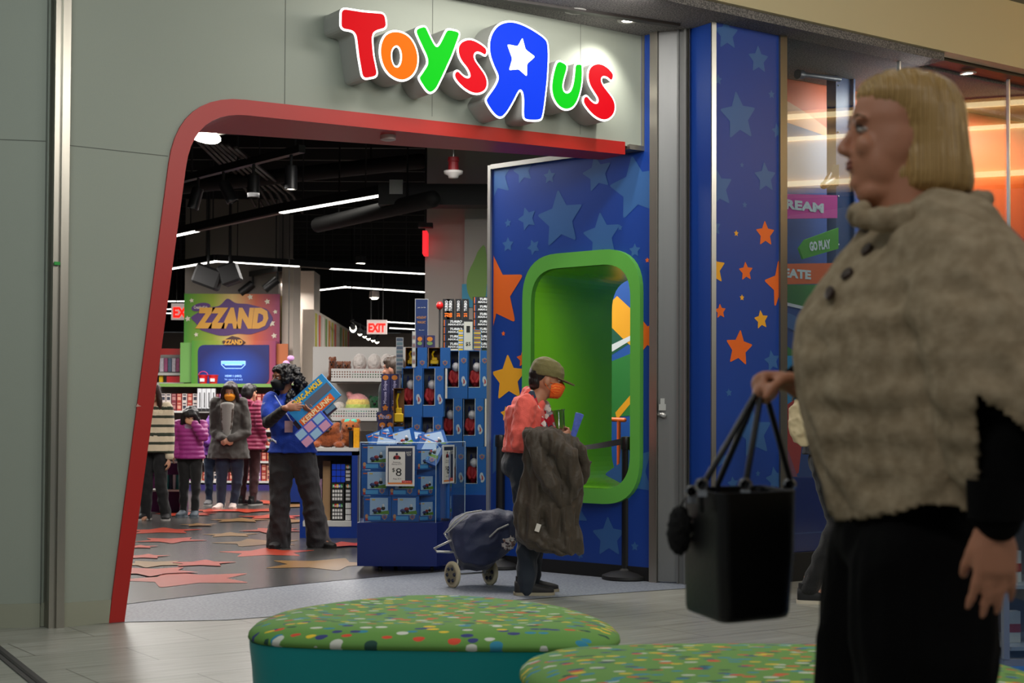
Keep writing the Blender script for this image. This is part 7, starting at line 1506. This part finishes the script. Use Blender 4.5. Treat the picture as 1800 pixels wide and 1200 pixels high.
HSF = [(z, xb, xf+(.004 if -.08 < z < -.03 else 0), hw*(1.06 if z < .0 else 1)) for z, xb, xf, hw in HS]
mb = MB(); torso(mb, J, -.025); arms(mb, J, .0, R=(.055, .044, .030)); legs(mb, J, -.01, R=(.085, .07, .045)); head(mb, J, RH, HSC, HSF, ears=False, nose=1)
def HT(x, y, z, s=HSC): return hc + (RH @ V((x, y, z)))*s
mb.ellip(HT(.025, 0, -.112), (.05, .05, .028)); mb.tube([HT(-.02, 0, -.07), HT(-.03, 0, -.13), J['neck']-V((0, 0, .04))], [.066, .068, .08], 18)
for y in (-1, 1): mb.ellip(HT(.03, y*.042, -.06), (.034, .022, .045))
hand(mb, J['wrL'], (.03, .0, -1), (.05, -1, 0), .98, (.16, .14, .16, .22), side=-1, thumb=.35, spread=.16)
hand(mb, J['wrR'], (.92, .15, .05), (-.15, .35, -1), 1.0, (1.25, 1.3, 1.3, 1.35), side=1, thumb=.5, tcurl=.8)
for s_ in 'LR': mb.tube([J['an'+s_]+V((0, 0, .05)), J['an'+s_]-V((0, 0, .03)), J['an'+s_]+V((.13, 0, -.06))], [.042, .04, .03], 12)
remesh(mb, 'body', sk, r_, .0048, 8)
eyes(r_, J, RH, HSC, (70, 66, 60), (110, 84, 60), lash=True); lips(r_, J, RH, HSC, (170, 96, 90))
# bob
RG = [(.121, -.03, .01, .02), (.112, -.075, .04, .052), (.095, -.104, .070, .076), (.072, -.117, .080, .088), (.058, -.124, .074, .089), (.044, -.127, .058, .092), (.025, -.129, .042, .093), (.005, -.131, .026, .094), (-.03, -.136, .019, .096), (-.06, -.142, .023, .099), (-.085, -.145, .026, .100), (-.105, -.142, .020, .096), (-.118, -.125, -.0, .082), (-.124, -.10, -.04, .05)]
mb = MB(); rings = []
for z, xb, xf, hw_ in RG:
    rings.append([HT((xb+xf)/2+(xf-xb)/2*cos(t_), hw_*sin(t_)*(1-.14*max(cos(t_), 0)**2), z) for t_ in [2*pi*i/36 for i in range(36)]])
mb.rings(rings)
def strands(c, n_):
    d = c-hc; a = atan2(d.y, d.x); return noise.noise(V((a*7, d.z*4, 0)))*.006+noise.noise(V((a*30, d.z*5, 3)))*.0016
blond = ramp_mat('hair_blond', 'WAVE', 3, [(0, (150, 116, 66)), (.35, (198, 160, 98)), (.7, (216, 182, 118)), (1, (168, 130, 78))], .42, stretch=(14, 14, .3), dist=6, detail=4, dir='X', interp='LINEAR', bump=.25)
remesh(mb, 'hair', blond, r_, .0055, 1, strands)
# poncho
hw2 = 1/s0
prof = [(352, 1560, 1690, .075), (366, 1538, 1715, .10), (384, 1516, 1738, .125), (405, 1506, 1760, .15), (440, 1484, 1800, .21), (480, 1456, 1835, .25), (520, 1432, 1852, .27), (560, 1414, 1862, .285), (620, 1410, 1868, .29), (700, 1418, 1872, .29), (780, 1432, 1870, .285), (850, 1452, 1862, .28), (915, 1468, 1850, .275), (935, 1475, 1840, .26)]
mb = MB(); rings = []
for py, a, b, hd in prof:
    c0 = P3((a+b)/2, py); ax_ = (b-a)/2*s0; rings.append([c0+V((ax_*cos(t_), hd*sin(t_), 0)) for t_ in [2*pi*i/40 for i in range(40)]])
mb.rings(rings)
mb.tube([P3(1665, 440, 2.58), P3(1705, 520, 2.50), P3(1745, 620, 2.44), P3(1775, 720, 2.41), P3(1785, 775, 2.41)], [.12, .135, .13, .12, .112], 22)
mb.tube([P3(1640, 470, 2.86), P3(1580, 600, 2.95), P3(1500, 660, 2.95)], [.11, .12, .09], 18)
def cable(c, n_):
    a = atan2(c.y, c.x+.0); u = c.x*1.0+c.y*.6; k = noise.noise(V((c.x*5, c.y*5, c.z*2.2)))*.010+noise.noise(V((c.x*2.2, c.y*3, c.z*1.6+4)))*.03
    k += .0045*sin((u+.010*sin(c.z*48))*105) + .003*max(0, sin(u*35))*sin(c.z*95)
    return k
def hemline(c):
    lx = c.x; px = 1600-lx/s0; 
    if px < 1560: h_ = 915-(px-1470)*(43/90)
    else: h_ = 872+(px-1560)*(18/160)
    zz = P3(1600, h_).z
    if c.z < zz: return True
    if c.y > .10:
        q = r_.matrix_basis @ c; pxx = 900+q.x/q.y*F; pyy = 732-(q.z-HC)/q.y*F
        if pxx > 1716 and pyy > 694+(pxx-1720)*.70: return True
    return False
kn = ramp_mat('knit_beige', 'NOI', 34, [(0, (128, 110, 84)), (.4, (158, 140, 112)), (.6, (176, 158, 130)), (1, (194, 178, 150))], .95, bump=.6, interp='LINEAR', detail=5)
pon = remesh(mb, 'poncho', kn, r_, .0075, 3, cable, cut=hemline); sd_ = pon.modifiers.new('s', 'SOLIDIFY'); sd_.thickness = .009; sd_.offset = -1
mb = MB(); mb.tube([P3(1520, 385, 2.60), P3(1600, 388, 2.555), P3(1680, 372, 2.585), P3(1728, 350, 2.70)], [.02, .026, .026, .02], 12); mb.tube([P3(1512, 372, 2.68), P3(1506, 380, 2.74), P3(1530, 372, 2.84)], [.022, .022, .02], 12)
remesh(mb, 'collar', kn, r_, .006, 2, lambda c, n_: .002*sin(c.x*160))
dg = bpy.context.evaluated_depsgraph_get(); dg.update()
def hit(ob, px, py, back=.002):
    Mi = (r_.matrix_basis).inverted(); o = Mi @ O; d = (Mi.to_3x3() @ ray(px, py)).normalized(); ok, loc, nr, ix = ob.ray_cast(o, d); return (loc+nr*back, nr) if ok else (P3(px, py, 2.5), V((0, 1, 0)))
for px_, py_ in ((1527, 441), (1492, 484), (1463, 516), (1524, 396)):
    loc, nr = hit(pon, px_, py_, .004); R_ = V((0, 0, 1)).rotation_difference(nr).to_matrix(); m = MB(); m.lathe(loc, [(0, -.002), (.012, -.002), (.0135, .002), (.012, .005), (.006, .004), (0, .003)], 18, R_); m.build('button', mat('button_brown', (58, 40, 34), .4), r_, smooth=True, world=False)
blk = mat('jersey_black', (6, 6, 7), .95, spec=.15, bump=.2, bscale=150)
mb = MB(); P_s, q_s = bend(J['shL'].lerp(J['elL'], .35), J['elL'], J['wrL']+V((0, 0, .005)), [.07, .068, .040]); mb.tube(P_s, q_s, 18); remesh(mb, 'sleeve', blk, r_, .007, 3, folds(.006, 12, 12, 12, 3)); mb = MB(); P_s, q_s = bend(J['shR'].lerp(J['elR'], .4), J['elR'], J['wrR'].lerp(J['elR'], .05), [.06, .055, .042]); mb.tube(P_s, q_s, 18)
remesh(mb, 'sleeve', blk, r_, .007, 3, folds(.006, 12, 12, 12, 3))
mb = MB(); mb.tube([J['wrL']+V((0, 0, .065)), J['wrL']+V((0, 0, .002))], [.047, .045], 22, False); mb.build('cuff', blk, r_, smooth=True, world=False, thr=50)
mb = MB(); legs(mb, J, .018, R=(.104, .088, .085), flare=.01, low=-.04); mb.tube([P3(1592, 820), P3(1590, 890), P3(1588, 960)], [(.122, .17), (.124, .18), (.115, .185)], 24, up=(1, 0, 0))
remesh(mb, 'trousers', blk, r_, .009, 3, folds(.008, 9, 9, 6, 2))
shoe(r_, J['anR'], 0, 0, .26, (16, 16, 17), (20, 20, 20)); shoe(r_, J['anL'], 0, 0, .26, (16, 16, 17), (20, 20, 20))
m = MB(); loc, nr = P3(1758, 984, 2.355), 0; c = J['wrL']+V((-.007, 0, -.098)); m.lathe(P3(1757, 1000, 2.365), [(.0098, -.003), (.0115, 0), (.0098, .003)], 20); m.box(P3(1757, 1000, 2.354), (.008, .003, .007)); m.build('ring', mat('ring_gold', (206, 180, 120), .25, 1), r_, smooth=True, world=False)

# ---- black handbag
hb = thing('handbag', 'black leather tote handbag with long straps held out in the hand', 'handbag', W(1300, 1095, 2.85))
lea = mat('leather_black', (14, 14, 16), .42, noise_amt=.1, bump=.15, bscale=140)
top = [W(1203, 862, 2.98), W(1266, 866, 2.74), W(1404, 858, 2.86), W(1338, 852, 3.10)]; bot = [W(1199, 1078, 2.98), W(1270, 1097, 2.76), W(1393, 1080, 2.86), W(1330, 1062, 3.08)]
def lvl(k, infl=1.0):
    P_ = [b.lerp(a, k) for a, b in zip(top, bot)]; z = [p.z for p in P_]; c = sum((p for p in P_), V())/4
    pl2 = rp([((p.x-c.x)*infl+c.x, (p.y-c.y)*infl+c.y) for p in P_], .03, 4); out_ = []
    n = len(pl2)
    for i, (x, y) in enumerate(pl2): f = i/n*4; j = int(f+.001) % 4; out_.append(V((x, y, z[j])) if False else V((x, y, sum(z)/4 + (sorted(z)[0]-sum(z)/4)*0)))
    return out_
m = MB(); m.rings([lvl(0, .90), lvl(.012, .97), lvl(.05, 1.0), lvl(.5, 1.03), lvl(.97, 1.0), lvl(1.0, 1.0), lvl(1.0, .94), lvl(.8, .93), lvl(.05, .9)]); I_ = hb.matrix_basis.inverted()
m.build('pouch', lea, hb, smooth=True, thr=50)
m = MB()
gx = W(1336, 684, 2.86)
for a, b in (((1232, 868, 2.80), (1330, 690, 2.85)), ((1310, 866, 2.80), (1338, 690, 2.85)), ((1262, 858, 3.02), (1332, 688, 2.90)), ((1392, 862, 2.96), (1346, 690, 2.90))):
    A_, B_ = W(*a), W(*b); m = MB(); m.tube([A_-Z*.03, A_+Z*.01, A_.lerp(B_, .5)+V((0, 0, .004)), B_, gx+V((0, 0, .012))], [(.006, .010)]*5, 10); m.build('strap', lea, hb, smooth=True)
for a in ((1234, 852, 2.79), (1216, 864, 2.86), (1310, 852, 2.79), (1388, 852, 2.95)):
    A_ = W(*a); m = MB(); m.lathe(A_, [(.010, -.004), (.014, 0), (.010, .004), (.007, 0), (.010, -.004)], 16, Matrix.Rotation(pi/2, 3, 'X')); m.box(A_-Z*.016, (.018, .008, .012)); m.build('buckle', mat('buckle_silver', (200, 200, 204), .25, 1), hb, smooth=True, thr=50)
m = MB(); c = W(1194, 932, 2.92); m.ellip(c, (.024, .024, .050)); m.v = [I_ @ q for q in m.v]; remesh(m, 'pompom', mat('pompom_black', (12, 12, 13), .95, bump=.8, bscale=80), hb, .006, 0, lambda c, n_: noise.noise(c*120)*.006)
m = MB(); m.tube([c+Z*.045, W(1214, 864, 2.86)], .002, 6); m.build('pompom_cord', lea, hb)
